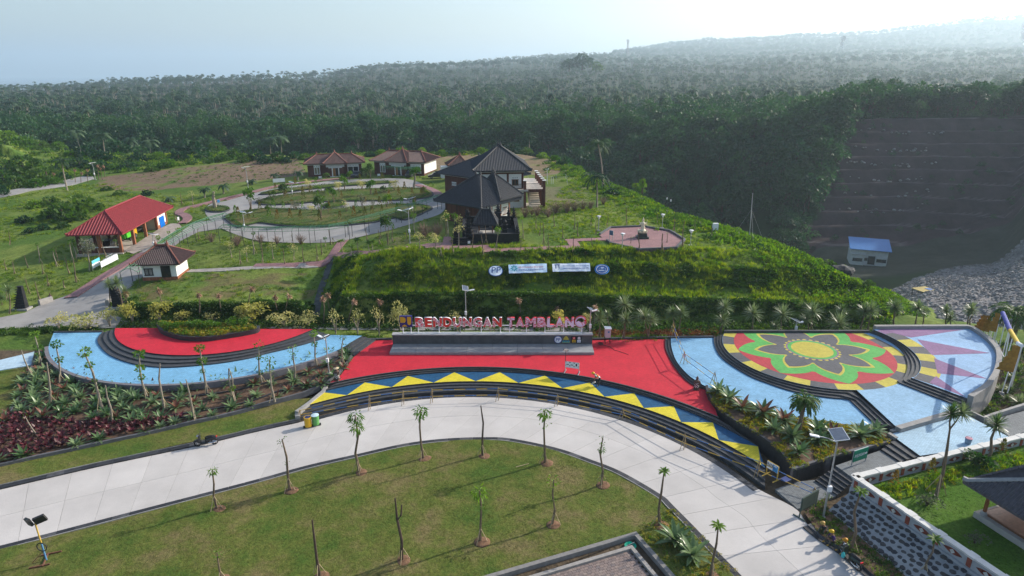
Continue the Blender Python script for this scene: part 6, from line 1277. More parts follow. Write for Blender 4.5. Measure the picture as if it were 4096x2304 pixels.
# floodlight stand, bottom left
p=W3('K',468,1288,-.7); h=topz(p,*Q('K',350,905))[0]-p[2]; tx=topz(p,*Q('K',350,905))[1]-p[0]; r=thing('floodlight_stand','leaning yellow and blue pole with two black floodlights on the lawn','floodlight',p)
mb=MB(); mb.tube([(tx*.45,0,h*.45),(tx,0,h)],.045,8); mb.build('pole',M('pole yellow',(.55,.36,.07)),r); mb=MB(); mb.tube([(0,0,0),(tx*.45,0,h*.45)],.05,8); mb.build('lower_pole',M('pole blue',(.10,.25,.45)),r)
for s_ in(-1,1): mb=MB(); mb.obox(Matrix.Translation((tx+s_*.36,0,h+.1+s_*.1))@Matrix.Rotation(s_*.5,4,'Z')@Matrix.Rotation(.25,4,'X')@Matrix.Rotation(-.25,4,'Y'),(.62,.16,.5)); mb.build('lamp_head',IRON,r)
mb=MB(); mb.tube([(tx*.36+.3*math.cos(t),-.05,h*.36+.3*math.sin(t)) for t in np.linspace(0,25,70)],.03,5); mb.build('cable_coil',IRON,r)
RST=M('rusty steel',(.16,.075,.045),.9,.3,6.); 
for yy in(-.55,.55): mb=MB(); mb.box((-.05,yy,.04),(1.1,.07,.08),.35); mb.build('foot_bar',RST,r)
mb=MB(); mb.box((-.05,0,.05),(.07,1.2,.07),.35); mb.build('base_bar',RST,r); mb=MB(); mb.tube([(-.6,-.4,.1),(tx*.25,0,h*.25)],.02,5); mb.build('brace',RST,r)
# loose things lying about
p=D(*Q('M',105,340),-.68); r=thing('bamboo_stick','loose pale bamboo stick lying on the lawn','stick',p); mb=MB(); mb.tube([(-.5,-.2,.03),(.5,.25,.03)],.025,6); mb.build('stick',BAMB,r)
# --- dark stone gate pillars on the left road
def gatepillar(label,base,h,w,rz,flip=1):
    r=thing('gate_pillar',label,'gate pillar',base,rz,'black carved half gates of the left road'); n=10; z=-.2; mb=MB()
    for i in range(n):
        t=i/n; hh=(h+.2)/n; ww=w*(1-t*.75); mb.box((-flip*(ww/2),0,z+hh/2),(ww,w*.55*(1-t*.45),hh+.01)); mb.box((-flip*(ww/2+.06*w),0,z+hh*.88),(ww+.16*w,w*.6*(1-t*.45),hh*.2)); z+=hh
    mb.build('tower',BASALT,r); mb=MB(); mb.box((-flip*w*.45,0,.05),(w*1.3,w*.9,.35)); mb.build('foot',GRYC,r)
b=hitq('F',280,345); gatepillar('black carved half gate on the left side of the left road',b,topz(b,*Q('F',245,112))[0]-b[2],1.35,.1,1)
b=hitq('F',1150,330); gatepillar('black carved half gate on the right side of the left road, behind the palms',b,topz(b,*Q('F',1105,92))[0]-b[2],1.35,.1,-1)
for lb,pts in(('low pale concrete barrier beside the left half gate',[(400,310),(530,265)]),('short concrete barrier beside the right half gate',[(1085,310),(1105,270)])):
    a,b=hitq('F',*pts[0]),hitq('F',*pts[1]); m=(a+b)/2; r=thing('concrete_barrier',lb,'barrier',m,math.atan2(b[1]-a[1],b[0]-a[0]),'concrete barriers at the half gates'); l=float(np.linalg.norm((b-a)[:2])); mb=MB(); mb.box((0,0,.3),(l,.4,.7)); mb.box((0,0,.62),(l*.98,.26,.2)); mb.build('block',DKROAD,r)
# --- pergolas
PGR=M('pergola green paint',(.07,.20,.10),.6,.15,4.); PNET=M('pergola net',(.10,.24,.13),.8,.3,3.)
def pergola(label,pts,w=2.2,h=2.3,grp='green pergola tunnels'):
    G0=np.array([hit(*p)[:2] for p in cr(pts,5)]); n=max(3,int(plen(G0)/2.4)); G0=resamp(G0,n); A=offs(G0,w/2); B2=offs(G0,-w/2); z=[float(H(p[0],p[1])) for p in G0]; r=thing('pergola',label,'pergola',(G0[0][0],G0[0][1],z[0]),0,grp)
    arch=[]
    for i in range(n):
        for q in(A[i],B2[i]): mb=MB(); mb.tube([(q[0],q[1],z[i]-.1),(q[0],q[1],z[i]+h)],.04,5); mb.build('post',IRON,r,world=True)
        a=[(A[i][0]+(B2[i][0]-A[i][0])*t,A[i][1]+(B2[i][1]-A[i][1])*t,z[i]+h+.5*math.sin(math.pi*t)) for t in np.linspace(0,1,7)]; arch.append(a); mb=MB(); mb.tube(a,.035,5); mb.build('arch',PGR,r,world=True)
    mb=MB()
    for k in range(7): mb.tube([a[k] for a in arch],.03,4)
    for i in range(n-1):
        for f in(.25,.5,.75): mb.tube([tuple(np.array(arch[i][k])*(1-f)+np.array(arch[i+1][k])*f) for k in range(7)],.018,4,False)
    o=mb.build('lattice',PNET,r,world=True); o['kind']='stuff'
pergola('green pergola tunnel along the left road, beside the guard house',[Q('A',*p) for p in[(1330,1400),(1480,1265),(1640,1120),(1790,1005),(1960,905),(2130,835),(2290,790)]])
pergola('green pergola tunnel along the near edge of the ring road',B_((10,1170),(250,1195),(500,1200),(750,1195),(1000,1190),(1235,1150)))
pergola('green pergola tunnel between the lower island and the black hall',B_((1262,1120),(1500,1058),(1750,985),(1950,925),(2160,850)),1.4,2.2)
pergola('green pergola frame in front of the right house',B_((1620,525),(1800,540),(1960,535)),1.6,2.2)
# --- golden statue on its pedestal
GOLD=M('pale gold paint',(.68,.60,.44),.5,.12,5.); f6=lambda a,b:((2380+a/6.44)/KD,(840+b/6.44)/KD)
p=D(*f6(1215,715),OZ); u=lambda b:topz(p,*f6(1215,b))[0]-OZ
r=thing('golden_statue','pale golden statue of a figure on a lotus atop a dark pedestal','statue',(p[0],p[1],OZ)); zp=u(585)
mb=MB(); mb.box((0,0,.12),(1.55,1.55,.24)); mb.box((0,0,zp/2+.1),(1.1,1.1,zp-.2)); mb.build('pedestal',M('pedestal stone',(.035,.045,.042),.5,.2,4.),r)
ht=u(215)-zp; mb=MB(); mb.lathe([(.5,0),(.56,.06),(.3,.14),(.42,.26),(.5,.34),(.3,.42),(.26,.6),(.3,.8),(.24,1.0),(.28,1.2),(.33,1.38),(.16,1.5),(.1,1.54)],(0,0,zp),10); mb.ball((0,0,zp+1.66),.14); mb.lathe([(.15,0),(.1,.15),(.05,.32),(.01,.45)],(0,0,zp+1.74),8); mb.build('figure',GOLD,r,True)
for s_ in(-1,1):
    mb=MB(); mb.tube([(s_*.3,0,zp+1.36),(s_*.52,-.1,zp+1.1),(s_*.4,-.25,zp+1.3)],[.08,.07,.05],6); mb.build('arm',GOLD,r); mb=MB(); mb.tube([(s_*.25,.1,zp+1.3),(s_*.55,.1,zp+1.5),(s_*.6,.05,zp+1.8)],[.07,.05,.03],6); mb.build('raised_arm',GOLD,r)
for k in range(8): a=k*math.pi/4; mb=MB(); mb.tube([(.35*math.cos(a),.35*math.sin(a),zp+.12),(.62*math.cos(a),.62*math.sin(a),zp+.22),(.72*math.cos(a),.72*math.sin(a),zp+.45)],[.16,.13,.02],5); mb.build('lotus_petal',GOLD,r)
# --- wrapped guardian statues
CHK=bpy.data.materials.new('checked cloth'); CHK.use_nodes=True; N=CHK.node_tree.nodes; ck=N.new('ShaderNodeTexChecker'); ck.inputs['Scale'].default_value=9; ck.inputs[1].default_value=(.03,.03,.03,1); ck.inputs[2].default_value=(.62,.6,.58,1); g=N.new('ShaderNodeNewGeometry'); CHK.node_tree.links.new(g.outputs['Position'],ck.inputs[0]); CHK.node_tree.links.new(ck.outputs[0],N['Principled BSDF'].inputs['Base Color'])
STT=M('weathered statue stone',(.12,.075,.06),.9,.35,8.)
def guardian(label,p,h,rz,cloth,hat=False):
    r=thing('guardian_statue',label,'statue',p,rz,'guardian statues dressed in cloth'); k=h/1.6; mb=MB(); mb.box((0,0,.07*k),(.6*k,.6*k,.16*k)); mb.build('plinth',STT,r)
    mb=MB(); mb.lathe([(.24*k,.14*k),(.2*k,.35*k),(.24*k,.6*k),(.27*k,.8*k),(.25*k,.95*k),(.3*k,1.12*k),(.14*k,1.24*k),(.1*k,1.28*k)],(0,0,0),10); mb.ball((0,-.02*k,1.38*k),.14*k); mb.lathe([(.16*k,0),(.12*k,.1*k),(.05*k,.22*k)],(0,0,1.45*k),8)
    for s_ in(-1,1): mb.tube([(s_*.26*k,0,1.1*k),(s_*.38*k,-.1*k,.85*k),(s_*.18*k,-.28*k,.8*k)],[.09*k,.08*k,.06*k],6); mb.tube([(s_*.14*k,-.05*k,.55*k),(s_*.2*k,-.12*k,.15*k)],[.13*k,.1*k],6)
    mb.build('body',STT,r,True); mb=MB(); mb.lathe([(.29*k,.3*k),(.27*k,.55*k),(.285*k,.85*k),(.28*k,.9*k)],(0,0,0),12); mb.build('cloth',cloth,r); 
    mb=MB(); mb.tube([(.22*k,-.2*k,.7*k),(.3*k,-.3*k,1.15*k)],.05*k,5); mb.build('club',STT,r)
    if hat: mb=MB(); mb.lathe([(.34*k,1.5*k),(.05*k,1.64*k)],(0,0,0),12); mb.build('hat',M('straw',(.5,.4,.25)),r)
p=W3('G',1130,1055,0); guardian('guardian statue in checked cloth and straw hat at the left corner of the red floor',p,topz(p,*Q('G',1122,930))[0],-.3,CHK,True)
p=W3('H',2478,1150,0); guardian('guardian statue in checked cloth against the steps of the right blue crescent',p,topz(p,*Q('H',2490,1025))[0],-.2,CHK)
p=hitq('F',515,252); guardian('small red and white draped statue on the left pavement near the half gate',p,topz(p,*Q('F',507,185))[0]-p[2],.2,M('white cloth',(.6,.56,.56)))
p=hitq('F',1180,222); guardian('small pink draped statue behind the right half gate',p,1.4,.2,M('pinkish rag',(.6,.4,.5)))
# --- ornate flags and poles on the right
FLG=M('ornate ochre flag cloth',(.30,.155,.022),.75,.25,4.); 
f3=lambda a,b:((3880+a/3.148)/KD,(1180+b/3.148)/KD)
def flag(label,pa,pb,ta,wid,fh,i,grp='ornate ochre flags on white poles'):
    p=D(*f3(*pa),.25); q=topz(p,*f3(*ta)); dx=q[1]-p[0]; h=q[0]-p[2]; r=thing('ornate_flag',label,'flag',p,0,grp); mb=MB(); mb.tube([(0,0,0),(dx,0,h)],[.05,.035],6); mb.build('pole',PWH,r); pt=Vector((dx,0,h)); dn=-pt.normalized(); sd=Vector((-.8,.35,.1)).normalized()
    mb=MB(); n=9; L=[];Rr=[]
    for k in range(n+1):
        t=k/n; q0=pt+dn*(fh*t)+Vector((0,.01,0)); L.append(q0); jag=(.12 if k%2 else -.02); Rr.append(q0+sd*(wid*(.35+.65*t)+jag)+Vector((0,.03*math.sin(k*2),.25*(1-t)*(k%2))))
    V=L+Rr+[v+Vector((0,.03,0)) for v in L+Rr]; m=2*(n+1); Fs=[(k,k+1,n+2+k,n+1+k) for k in range(n)]+[(m+k,m+n+1+k,m+n+2+k,m+k+1) for k in range(n)]+[(n+1+k,n+2+k,m+n+2+k,m+n+1+k) for k in range(n)]
    mb.add(V,Fs); mb.build('flag_cloth',FLG,r)
fl_=[('ornate ochre flag, farthest of the cluster by the upper circle',(140,470),(195,275),.75,1.7),('ornate ochre flag, second of the far cluster',(180,500),(228,265),.8,1.8),('ornate ochre flag, third of the far cluster',(235,530),(285,270),.85,1.9),('ornate ochre flag, nearest of the far cluster and beside the blue pole',(300,600),(395,240),.95,2.1)]
for i,(lb,pa,ta,wd,fh) in enumerate(fl_): flag(lb,pa,None,ta,wd,fh,i)
flag('large dark ochre flag at the near end of the flag row',(470,1235),None,(655,650),1.3,2.6,9)
def pole(label,pa,ta,w=.05,z=.1):
    p=D(*f3(*pa),z); q=topz(p,*f3(*ta)); r=thing('white_pole',label,'pole',p,0,'bare white poles beside the upper circle'); mb=MB(); mb.tube([(0,0,0),(q[1]-p[0],0,q[0]-p[2])],[w,w*.8],6); mb.build('pole',PWH,r); mb=MB(); mb.box((0,0,.05),(.3,.3,.2)); mb.build('foot',GRYC,r)
for i,(a,b) in enumerate([((205,515),(255,310)),((255,545),(305,345)),((285,580),(340,360)),((360,680),(440,365)),((395,800),(490,450)),((430,910),(535,540)),((545,790),(590,600)),((395,1240),(490,945))]): pole('plain white pole beside the upper circle, {o}',a,b)
a=D(*f3(470,1000),.2); 
r=thing('roof_frame_pole','long slanting pole in blue, yellow and white cloth wrapping above the flag row','banner pole',D(*f3(520,1240),.25)); b0=Vector(D(*f3(520,1240),.25)); A_=[]
for (x,y),zz_ in(((412,225),None),((505,445),None),((600,605),None),((655,640),None)):
    d=ray(*f3(x,y)); yy=60.5-(y-225)*.0255; t=yy/d[1]; A_.append(Vector((d[0]*t,yy,CH+d[2]*t)))
for i,(nm,mt) in enumerate((('blue_wrap',M('wrap blue',(.04,.06,.30),.7,.3,6.)),('yellow_wrap',M('wrap yellow',(.62,.42,.04),.7,.2,6.)),('white_wrap',PWH))): mb=MB(); mb.tube([A_[i],A_[i+1]],.2-.02*i,10); mb.build(nm,mt,r,world=True)
mb=MB(); mb.tube([tuple(D(*f3(415,930),.3)),tuple(A_[1])],.05,6); mb.tube([tuple(D(*f3(520,1150),.3)),tuple(A_[3])],.06,6); mb.build('support_pole',PWH,r,world=True)
mb=MB(); d0=D(*f3(325,575),1.3); d1=D(*f3(530,985),.9); mb.tube([tuple(d0),tuple(d1)],.045,6); r2=thing('slanting_pole','single white pole slanting along the flag row','pole',d1); mb.build('pole',PWH,r2,world=True)
# --- grey garden wall with red panels, and the stone slope
GW=M('garden wall grey',(.36,.37,.385),.85,.1,1.5,.1,12); GWT=M('garden wall cap',(.60,.59,.56),.8,.08,1.5); TER=M('terracotta panel',(.26,.065,.04),.8,.2,4.,.3,25); DIA=M('pale diamond stone',(.58,.55,.50),.8,.15,6.)
gw=thing('garden_wall','grey garden wall with red lens panels and white diamonds','wall',(24.1,38.2,.25)); O_=np.array([24.1,38.2]); dA=unit(np.array([27.75-24.1,28.6-38.2])); dB=np.array([math.cos(math.radians(18.5)),math.sin(math.radians(18.5))])
def wallrun(dr,n,posts,length,side):
    rot=math.atan2(dr[1],dr[0]); c=O_+dr*length/2; ofn=np.array([-dr[1],dr[0]])*side
    mb=MB(); mb.box((c[0],c[1],.55),(length,.26,1.1),rot); mb.build('wall_body',GW,gw,world=True)
    mb=MB(); mb.box((c[0],c[1],1.16),(length+.3,.46,.12),rot); mb.build('cap',GWT,gw,world=True); mb=MB(); mb.box((c[0]+ofn[0]*.06,c[1]+ofn[1]*.06,.14),(length,.5,.5),rot); mb.build('plinth',GW,gw,world=True)
    s=.28
    for k in range(n):
        p=O_+dr*s+ofn*.1; mb=MB(); mb.box((p[0],p[1],.74),(.26,.16,.62),rot); mb.build('pier_panel',TER,gw,world=True); mb=MB(); q=O_+dr*s; mb.box((q[0],q[1],1.17),(.55,.56,.14),rot); mb.build('pier_cap',GWT,gw,world=True)
        m=O_+dr*(s+posts/2)+ofn*.13; 
        if s+posts<length:
            V=[];hh=.17
            for t in np.linspace(-1,1,9): V.append((t*.58,hh*(1-t*t)**1))
            V=V+[(a,-b) for a,b in V[::-1][1:-1]]; mb=MB(); W1=[(m[0]+dr[0]*a+ofn[0]*.03,m[1]+dr[1]*a+ofn[1]*.03,.72+b) for a,b in V]; W0=[(m[0]+dr[0]*a-ofn[0]*.05,m[1]+dr[1]*a-ofn[1]*.05,.72+b) for a,b in V]; k_=len(V); mb.add(W1+W0,[tuple(range(k_)),tuple(range(k_))[::-1]]+[(i,(i+1)%k_,k_+(i+1)%k_,k_+i) for i in range(k_)]); mb.build('lens_panel',TER,gw,world=True)
            mb=MB(); e=.16; V=[(m[0]+dr[0]*a+ofn[0]*q_,m[1]+dr[1]*a+ofn[1]*q_,.72+b) for q_ in(.0,.06) for a,b in((0,-e),(e,0),(0,e),(-e,0))]; mb.add(V,[(4,5,6,7),(0,1,5,4),(1,2,6,5),(2,3,7,6),(3,0,4,7)]); mb.build('diamond',DIA,gw,world=True)
        s+=posts
wallrun(dA,6,2.0,12.,-1); wallrun(dB,9,2.02,19.,-1)
# stone slope below the wall
sA=np.array([23.95,37.95,.28]); sB=np.array([27.6,28.2,.28]); tA=np.array([21.9,36.9,-.62]); tB=np.array([24.6,27.6,-.62])
ss=thing('stone_slope','sloping bank of dark rounded stones set in mortar below the garden wall','stone wall',tA); 
sp_=lambda u,v:(sA*(1-u)+sB*u)*(1-v)+(tA*(1-u)+tB*u)*v
nS=unit(np.cross(sB-sA,tA-sA)); nS=nS if nS[2]>0 else -nS
mb=MB(); mb.add([sA-nS*.03,sB-nS*.03,tB-nS*.03,tA-nS*.03],[(0,1,2,3)]); e1=sp_(0,0);e2=sp_(0,1); mb.add([sA-nS*.03,tA-nS*.03,(tA[0],tA[1],-1.2),(sA[0],sA[1],-1.2)],[(0,1,2,3)]); mb.build('mortar',M('mortar grey',(.27,.28,.285),.9,.12,3.),ss,world=True)
STN=[M('slope stone %d'%i,c,.75,.3,7.,.5,22) for i,c in enumerate([(.045,.045,.05),(.062,.06,.06),(.052,.048,.045),(.035,.036,.042)])]
nu,nv=25,6; cnt=0
for i in range(nu):
    for j in range(nv):
        u=(i+.5+(.5 if j%2 else 0)+random.uniform(-.22,.22))/nu; v=(j+.5+random.uniform(-.2,.2))/nv
        if not(.012<u<.985): continue
        c=sp_(u,v); t1=unit(sB-sA); t2=unit(np.cross(nS,t1)); k=random.randint(6,8); rr=random.uniform(.165,.225); ph=random.random()*6; V=[];V2=[]
        for q in range(k):
            an=ph+2*math.pi*q/k; ra=rr*random.uniform(.82,1.15); d=t1*math.cos(an)*ra*1.08+t2*math.sin(an)*ra*.86; V.append(c+d-nS*.04); V2.append(c+d*.82+nS*.035)
        mb=MB(); mb.add(V+V2,[tuple(range(k,2*k))]+[(q,(q+1)%k,k+(q+1)%k,k+q) for q in range(k)])
        if cnt<298: mb.build('stone',random.choice(STN),ss,world=True); cnt+=1
mb=MB(); P=resamp(wl([Q('N',395,935),Q('N',520,1040),Q('N',760,1190),Q('N',1050,1440),Q('N',1200,1560)],-.75),30); strip(mb,P,offs(P,.28),-1.2,-.70); struct('bed_edge',mb,M('bed edge stone',(.11,.11,.12)))
blocks('road_kerb',wl([Q('N',385,945),Q('N',520,1060),Q('N',745,1205),Q('N',1030,1449),Q('N',1180,1580)],-.8),-.3,-1.2,-.78,1.0,None,mats=KB)
P=wl([Q('N',370,820),Q('N',500,700),Q('N',610,650)],-.7)+[tA[:2],tB[:2]]+wl([Q('N',1200,1560),Q('N',1050,1440),Q('N',760,1190),Q('N',520,1040)],-.75)
SLOPEBED=[tuple(p) for p in P]; surf('slope_bed',P,lambda x,y:-.68+.06*vnoise(x,y,.8,18),.5,SOIL)
gl=[O_+dA*.3+dB*.25,O_+dB*20,O_+dB*20+dA*14,O_+dA*14]; surf('garden_lawn',gl,lambda x,y:.42+.06*(vnoise(x,y,2.,19)-.5),.6,lawnmat('bright garden lawn',(.05,.125,.012),(.075,.155,.018),(.095,.165,.03))); GLAWN=[tuple(p) for p in gl]
# ---- vehicles
TYRE=M('tyre rubber',(.018,.018,.02),.85,.2,6.); CHR=M('chrome',(.5,.5,.52),.25,.1,3.,metal=.8)
def wheel(parent,c,r,w,ax='y',spoke=True):
    mb=MB(); n=14; V=[];Fs=[]
    prof=[(r*.72,-w/2),(r*.95,-w/2),(r,-w*.3),(r,w*.3),(r*.95,w/2),(r*.72,w/2)]
    for rr,o in prof:
        for k in range(n): a=2*math.pi*k/n; V.append((c[0]+rr*math.cos(a),c[1]+o,c[2]+rr*math.sin(a)))
    m=len(prof)
    for i in range(m):
        for k in range(n): Fs.append((i*n+k,i*n+(k+1)%n,((i+1)%m)*n+(k+1)%n,((i+1)%m)*n+k))
    mb.add(V,Fs); o=mb.build('wheel',TYRE,parent); mb=MB()
    for k in range(5): a=2*math.pi*k/5; mb.tube([(c[0],c[1],c[2]),(c[0]+r*.74*math.cos(a),c[1],c[2]+r*.74*math.sin(a))],.02 if r<.35 else .06,4)
    mb.tube([(c[0],c[1]-w*.4,c[2]),(c[0],c[1]+w*.4,c[2])],r*.2,8); mb.build('rim',CHR if r<.35 else IRON,o); return o
def scooter(label,p,rz,col,grp='motorcycles'):
    r=thing('motorcycle',label,'motorcycle',p,rz,grp); wheel(r,(-.64,0,.28),.28,.1); wheel(r,(.64,0,.28),.28,.11)
    mb=MB(); mb.tube([(-.64,0,.28),(-.52,0,.75),(-.44,0,1.0)],[.03,.05,.05],6); mb.build('fork',IRON,r)
    mb=MB(); V=[(-.58,-.17,.42),(-.40,-.2,.36),(-.36,-.16,.98),(-.5,-.12,1.0),(-.58,.17,.42),(-.40,.2,.36),(-.36,.16,.98),(-.5,.12,1.0)]; mb.add(V,[(0,1,2,3),(7,6,5,4),(0,4,5,1),(1,5,6,2),(2,6,7,3),(3,7,4,0)]); mb.build('leg_shield',col,r)
    mb=MB(); mb.add([(-.4,-.15,.34),(.05,-.15,.30),(.05,.15,.30),(-.4,.15,.34),(-.4,-.15,.26),(.05,-.15,.22),(.05,.15,.22),(-.4,.15,.26)],[(0,1,2,3),(7,6,5,4),(0,4,5,1),(1,5,6,2),(2,6,7,3),(3,7,4,0)]); mb.build('footboard',IRON,r)
    mb=MB(); mb.tube([(.0,0,.42),(.2,0,.55),(.55,0,.62),(.86,0,.68)],[.14,.17,.15,.06],8); mb.build('body',col,r,True)
    mb=MB(); mb.tube([(-.02,0,.68),(.15,0,.74),(.45,0,.76),(.72,0,.82)],[.09,.13,.12,.08],8); mb.build('seat',M('black seat',(.02,.02,.022),.6,.2,4.),r,True)
    mb=MB(); mb.tube([(-.36,-.34,1.02),(-.46,-.12,1.06),(-.46,.12,1.06),(-.36,.34,1.02)],.02,6); mb.build('handlebar',IRON,r); mb=MB(); mb.ball((-.56,0,.95),(.09,.13,.09)); mb.build('headlight',CHR,r)
    for s_ in(-1,1): mb=MB(); mb.tube([(-.42,s_*.2,1.06),(-.44,s_*.3,1.25)],.008,4); mb.ball((-.44,s_*.31,1.28),(.02,.07,.045),6,4); mb.build('mirror',IRON,r)
    mb=MB(); mb.tube([(.2,-.14,.3),(.55,-.16,.3),(.86,-.17,.4)],[.03,.06,.06],6); mb.build('exhaust',CHR,r); mb=MB(); mb.box((.12,0,.33),(.3,.22,.24)); mb.build('engine',IRON,r); mb=MB(); mb.box((.84,0,.72),(.05,.2,.08)); mb.build('tail_light',PRD,r)
    mb=MB(); ringmesh(mb,-.64,.28,.3,.36,.5,2.6,-.07,.07,8); mb.build('mudguard',col,r); mb=MB(); mb.tube([(.05,.12,.28),(.0,.3,.0)],.015,4); mb.build('side_stand',IRON,r); return r
a=W3('K',1993,145,-.85); b=W3('K',2165,122,-.85); m=(a+b)/2; scooter('black scooter parked on the road by the upper kerb',(m[0],m[1],-.85),math.atan2(b[1]-a[1],b[0]-a[0]),M('black scooter paint',(.02,.022,.026),.3,.2,3.,spec=.5))
f53=lambda a,b:((3230+a/5.289)/KD,(2030+b/5.289)/KD)
a=D(*f53(700,1010),-.85); b=D(*f53(1070,1345),-.85); m=(a+b)/2; mo=scooter('dark green motorcycle with a teal bag beside the seated workers',(m[0],m[1],-.85),math.atan2(b[1]-a[1],b[0]-a[0]),M('dark green paint',(.015,.035,.028),.3,.2,3.,spec=.5))
bg_=thing('teal_bag','teal bag hanging from the front of the motorcycle','bag',D(*f53(755,1000),-.3)); mb=MB(); mb.lathe([(.02,-.2),(.11,-.15),(.13,0),(.08,.14),(.03,.2)],(0,0,0),8); mb.build('bag_body',M('teal plastic',(.05,.42,.42),.5,.1,4.),bg_); mb=MB(); mb.tube([(.06*math.cos(t),0,.2+.12*math.sin(t)) for t in np.linspace(0,math.pi,7)],.01,4); mb.build('handle',IRON,bg_)
def gar(x,y,z=.05): 
    a=math.radians(97.5); return (-61.2+x*math.cos(a)-y*math.sin(a),96.6+x*math.sin(a)+y*math.cos(a),1.35+z)
ga_=math.radians(97.5)-math.pi/2
def truck():
    r=thing('tipper_truck','yellow tipper truck parked inside the open garage','truck',gar(11.6,2.6),ga_-math.pi/2+math.pi/2); Y=M('truck yellow',(.62,.36,.01),.45,.08,2.)
    mb=MB(); V=[(-.95,-3.0,.6),(.95,-3.0,.6),(.95,-1.5,.6),(-.95,-1.5,.6),(-.95,-2.95,1.35),(.95,-2.95,1.35),(.95,-1.5,2.2),(-.95,-1.5,2.2),(-.9,-2.6,2.15),(.9,-2.6,2.15)]; mb.add(V,[(0,1,5,4),(4,5,9,8),(8,9,6,7),(2,3,7,6),(1,2,6,9,5),(0,4,8,7,3),(3,2,1,0)]); mb.build('cab',Y,r)
    mb=MB(); mb.add([(-.85,-2.96,1.38),(.85,-2.96,1.38),(.82,-2.65,2.05),(-.82,-2.65,2.05)],[(0,1,2,3)]); mb.build('windscreen',GLASS,r)
    mb=MB(); mb.box((0,1.0,1.75),(2.1,4.3,.1)); mb.box((-1.02,1.0,2.2),(.08,4.3,.9)); mb.box((1.02,1.0,2.2),(.08,4.3,.9)); mb.box((0,-1.12,2.35),(2.1,.08,1.2)); mb.box((0,3.12,2.2),(2.1,.08,.9)); mb.add([(-1,-1.15,2.9),(1,-1.15,2.9),(1,-2.3,3.05),(-1,-2.3,3.05)],[(0,1,2,3)]); mb.build('tipper_bed',Y,r)
    mb=MB(); mb.box((0,.2,.75),(.9,6.2,.25)); mb.build('chassis',IRON,r); mb=MB(); mb.box((0,-3.05,.65),(1.9,.15,.3)); mb.build('bumper',PWH,r)
    for s_ in(-1,1): mb=MB(); mb.box((s_*.7,-3.02,.95),(.28,.06,.2)); mb.build('headlight',CHR,r)
    r2=bpy.data.objects.new('axle_set',None); bpy.data.objects.remove(r2)
    for x in(-.85,.85):
        for y in(-2.2,2.0): mb=MB(); mb.tube([(x-.14,y,.45),(x+.14,y,.45)],.45,12); o=mb.build('wheel',TYRE,r); mb=MB(); mb.tube([(x-.15,y,.45),(x+.15,y,.45)],.22,8); mb.build('rim',CHR,o)
truck()
r=thing('cargo_tricycle','green motor tricycle with a slatted cargo box in the open garage','tricycle',gar(6.6,2.4),ga_); LG=M('lime green paint',(.10,.52,.04),.45,.1,2.)
mb=MB(); mb.box((0,.9,.75),(1.3,1.9,.08)); 
for s_ in(-.62,.62): mb.box((s_,.9,1.15),(.06,1.9,.75))
mb.box((0,1.85,1.15),(1.3,.06,.75)); mb.box((0,-.05,1.25),(1.3,.06,.95)); mb.build('cargo_box',LG,r)
for y in(-.1,-.75): mb=MB(); mb.box((0,y,1.1),(1.2,.08,.7)); mb.build('slat_gate',LG,r)
mb=MB(); mb.tube([(0,-.9,.55),(0,-.3,.6)],.14,8); mb.tube([(0,-1.5,.28),(0,-1.25,.95)],.05,6); mb.build('body',IRON,r); mb=MB(); mb.tube([(-.35,-1.2,1.0),(.35,-1.2,1.0)],.025,6); mb.build('handlebar',IRON,r); mb=MB(); mb.tube([(0,-.7,.75),(0,-.2,.78)],.13,8); mb.build('seat',IRON,r)
for x,y in((0,-1.5),(-.6,1.0),(.6,1.0)): mb=MB(); mb.tube([(x-.07,y,.28),(x+.07,y,.28)],.28,12); o=mb.build('wheel',TYRE,r); mb=MB(); mb.tube([(x-.075,y,.28),(x+.075,y,.28)],.12,8); mb.build('rim',CHR,o)
def car(name,label,loc,rz,mat,cat='car',pick=False):
    r=thing(name,label,cat,loc,rz); P=[(-2.0,.35),(-2.05,.75),(-1.2,.92),(-.65,1.42),(.75,1.45),(1.5 if not pick else .8,1.0),(2.05,.92),(2.1,.4)]; mb=MB(); n=len(P); V=[(x,-.82 if z<1.2 else -.66,z) for x,z in P]+[(x,.82 if z<1.2 else .66,z) for x,z in P]; mb.add(V,[tuple(range(n)),tuple(range(n,2*n))[::-1]]+[(i,n+i,n+(i+1)%n,(i+1)%n) for i in range(n)]); mb.build('body',mat,r)
    mb=MB(); mb.add([(-1.13,-.7,.96),(-1.13,.7,.96),(-.69,.62,1.38),(-.69,-.62,1.38)],[(0,1,2,3)]); mb.build('windscreen',GLASS,r)
    for s_ in(-1,1): mb=MB(); mb.box((0,s_*.77,1.15),(1.3,.02,.32)); mb.build('side_window',GLASS,r); mb=MB(); mb.box((-2.03,s_*.55,.68),(.06,.3,.14)); mb.build('headlight',CHR,r)
    for x in(-1.3,1.3):
        for y in(-.78,.78): mb=MB(); mb.tube([(x,y-.1,.32),(x,y+.1,.32)],.32,12); o=mb.build('wheel',TYRE,r); mb=MB(); mb.tube([(x,y-.11,.32),(x,y+.11,.32)],.17,8); mb.build('rim',CHR,o)
car('parked_car','black car parked behind the low wall of the open garage',gar(2.6,3.0),ga_+math.pi/2,M('black car paint',(.012,.013,.016),.25,.1,2.,spec=.5))
p=hitq('B',1322,525); car('pickup_truck','dark pickup parked in front of the left house',p,1.5,M('dark pickup paint',(.02,.022,.028),.3,.1,2.,spec=.5),'pickup',True)
p=hitq('B',1870,520); car('parked_car','dark car half hidden beside the right house',p,1.4,M('dark grey car paint',(.03,.032,.036),.3,.1,2.,spec=.5))
p=hitq('B',2130,535); car('parked_car','dark car in the shade beside the long rear hall',p,.2,M('dark grey car paint',(.03,.032,.036)))
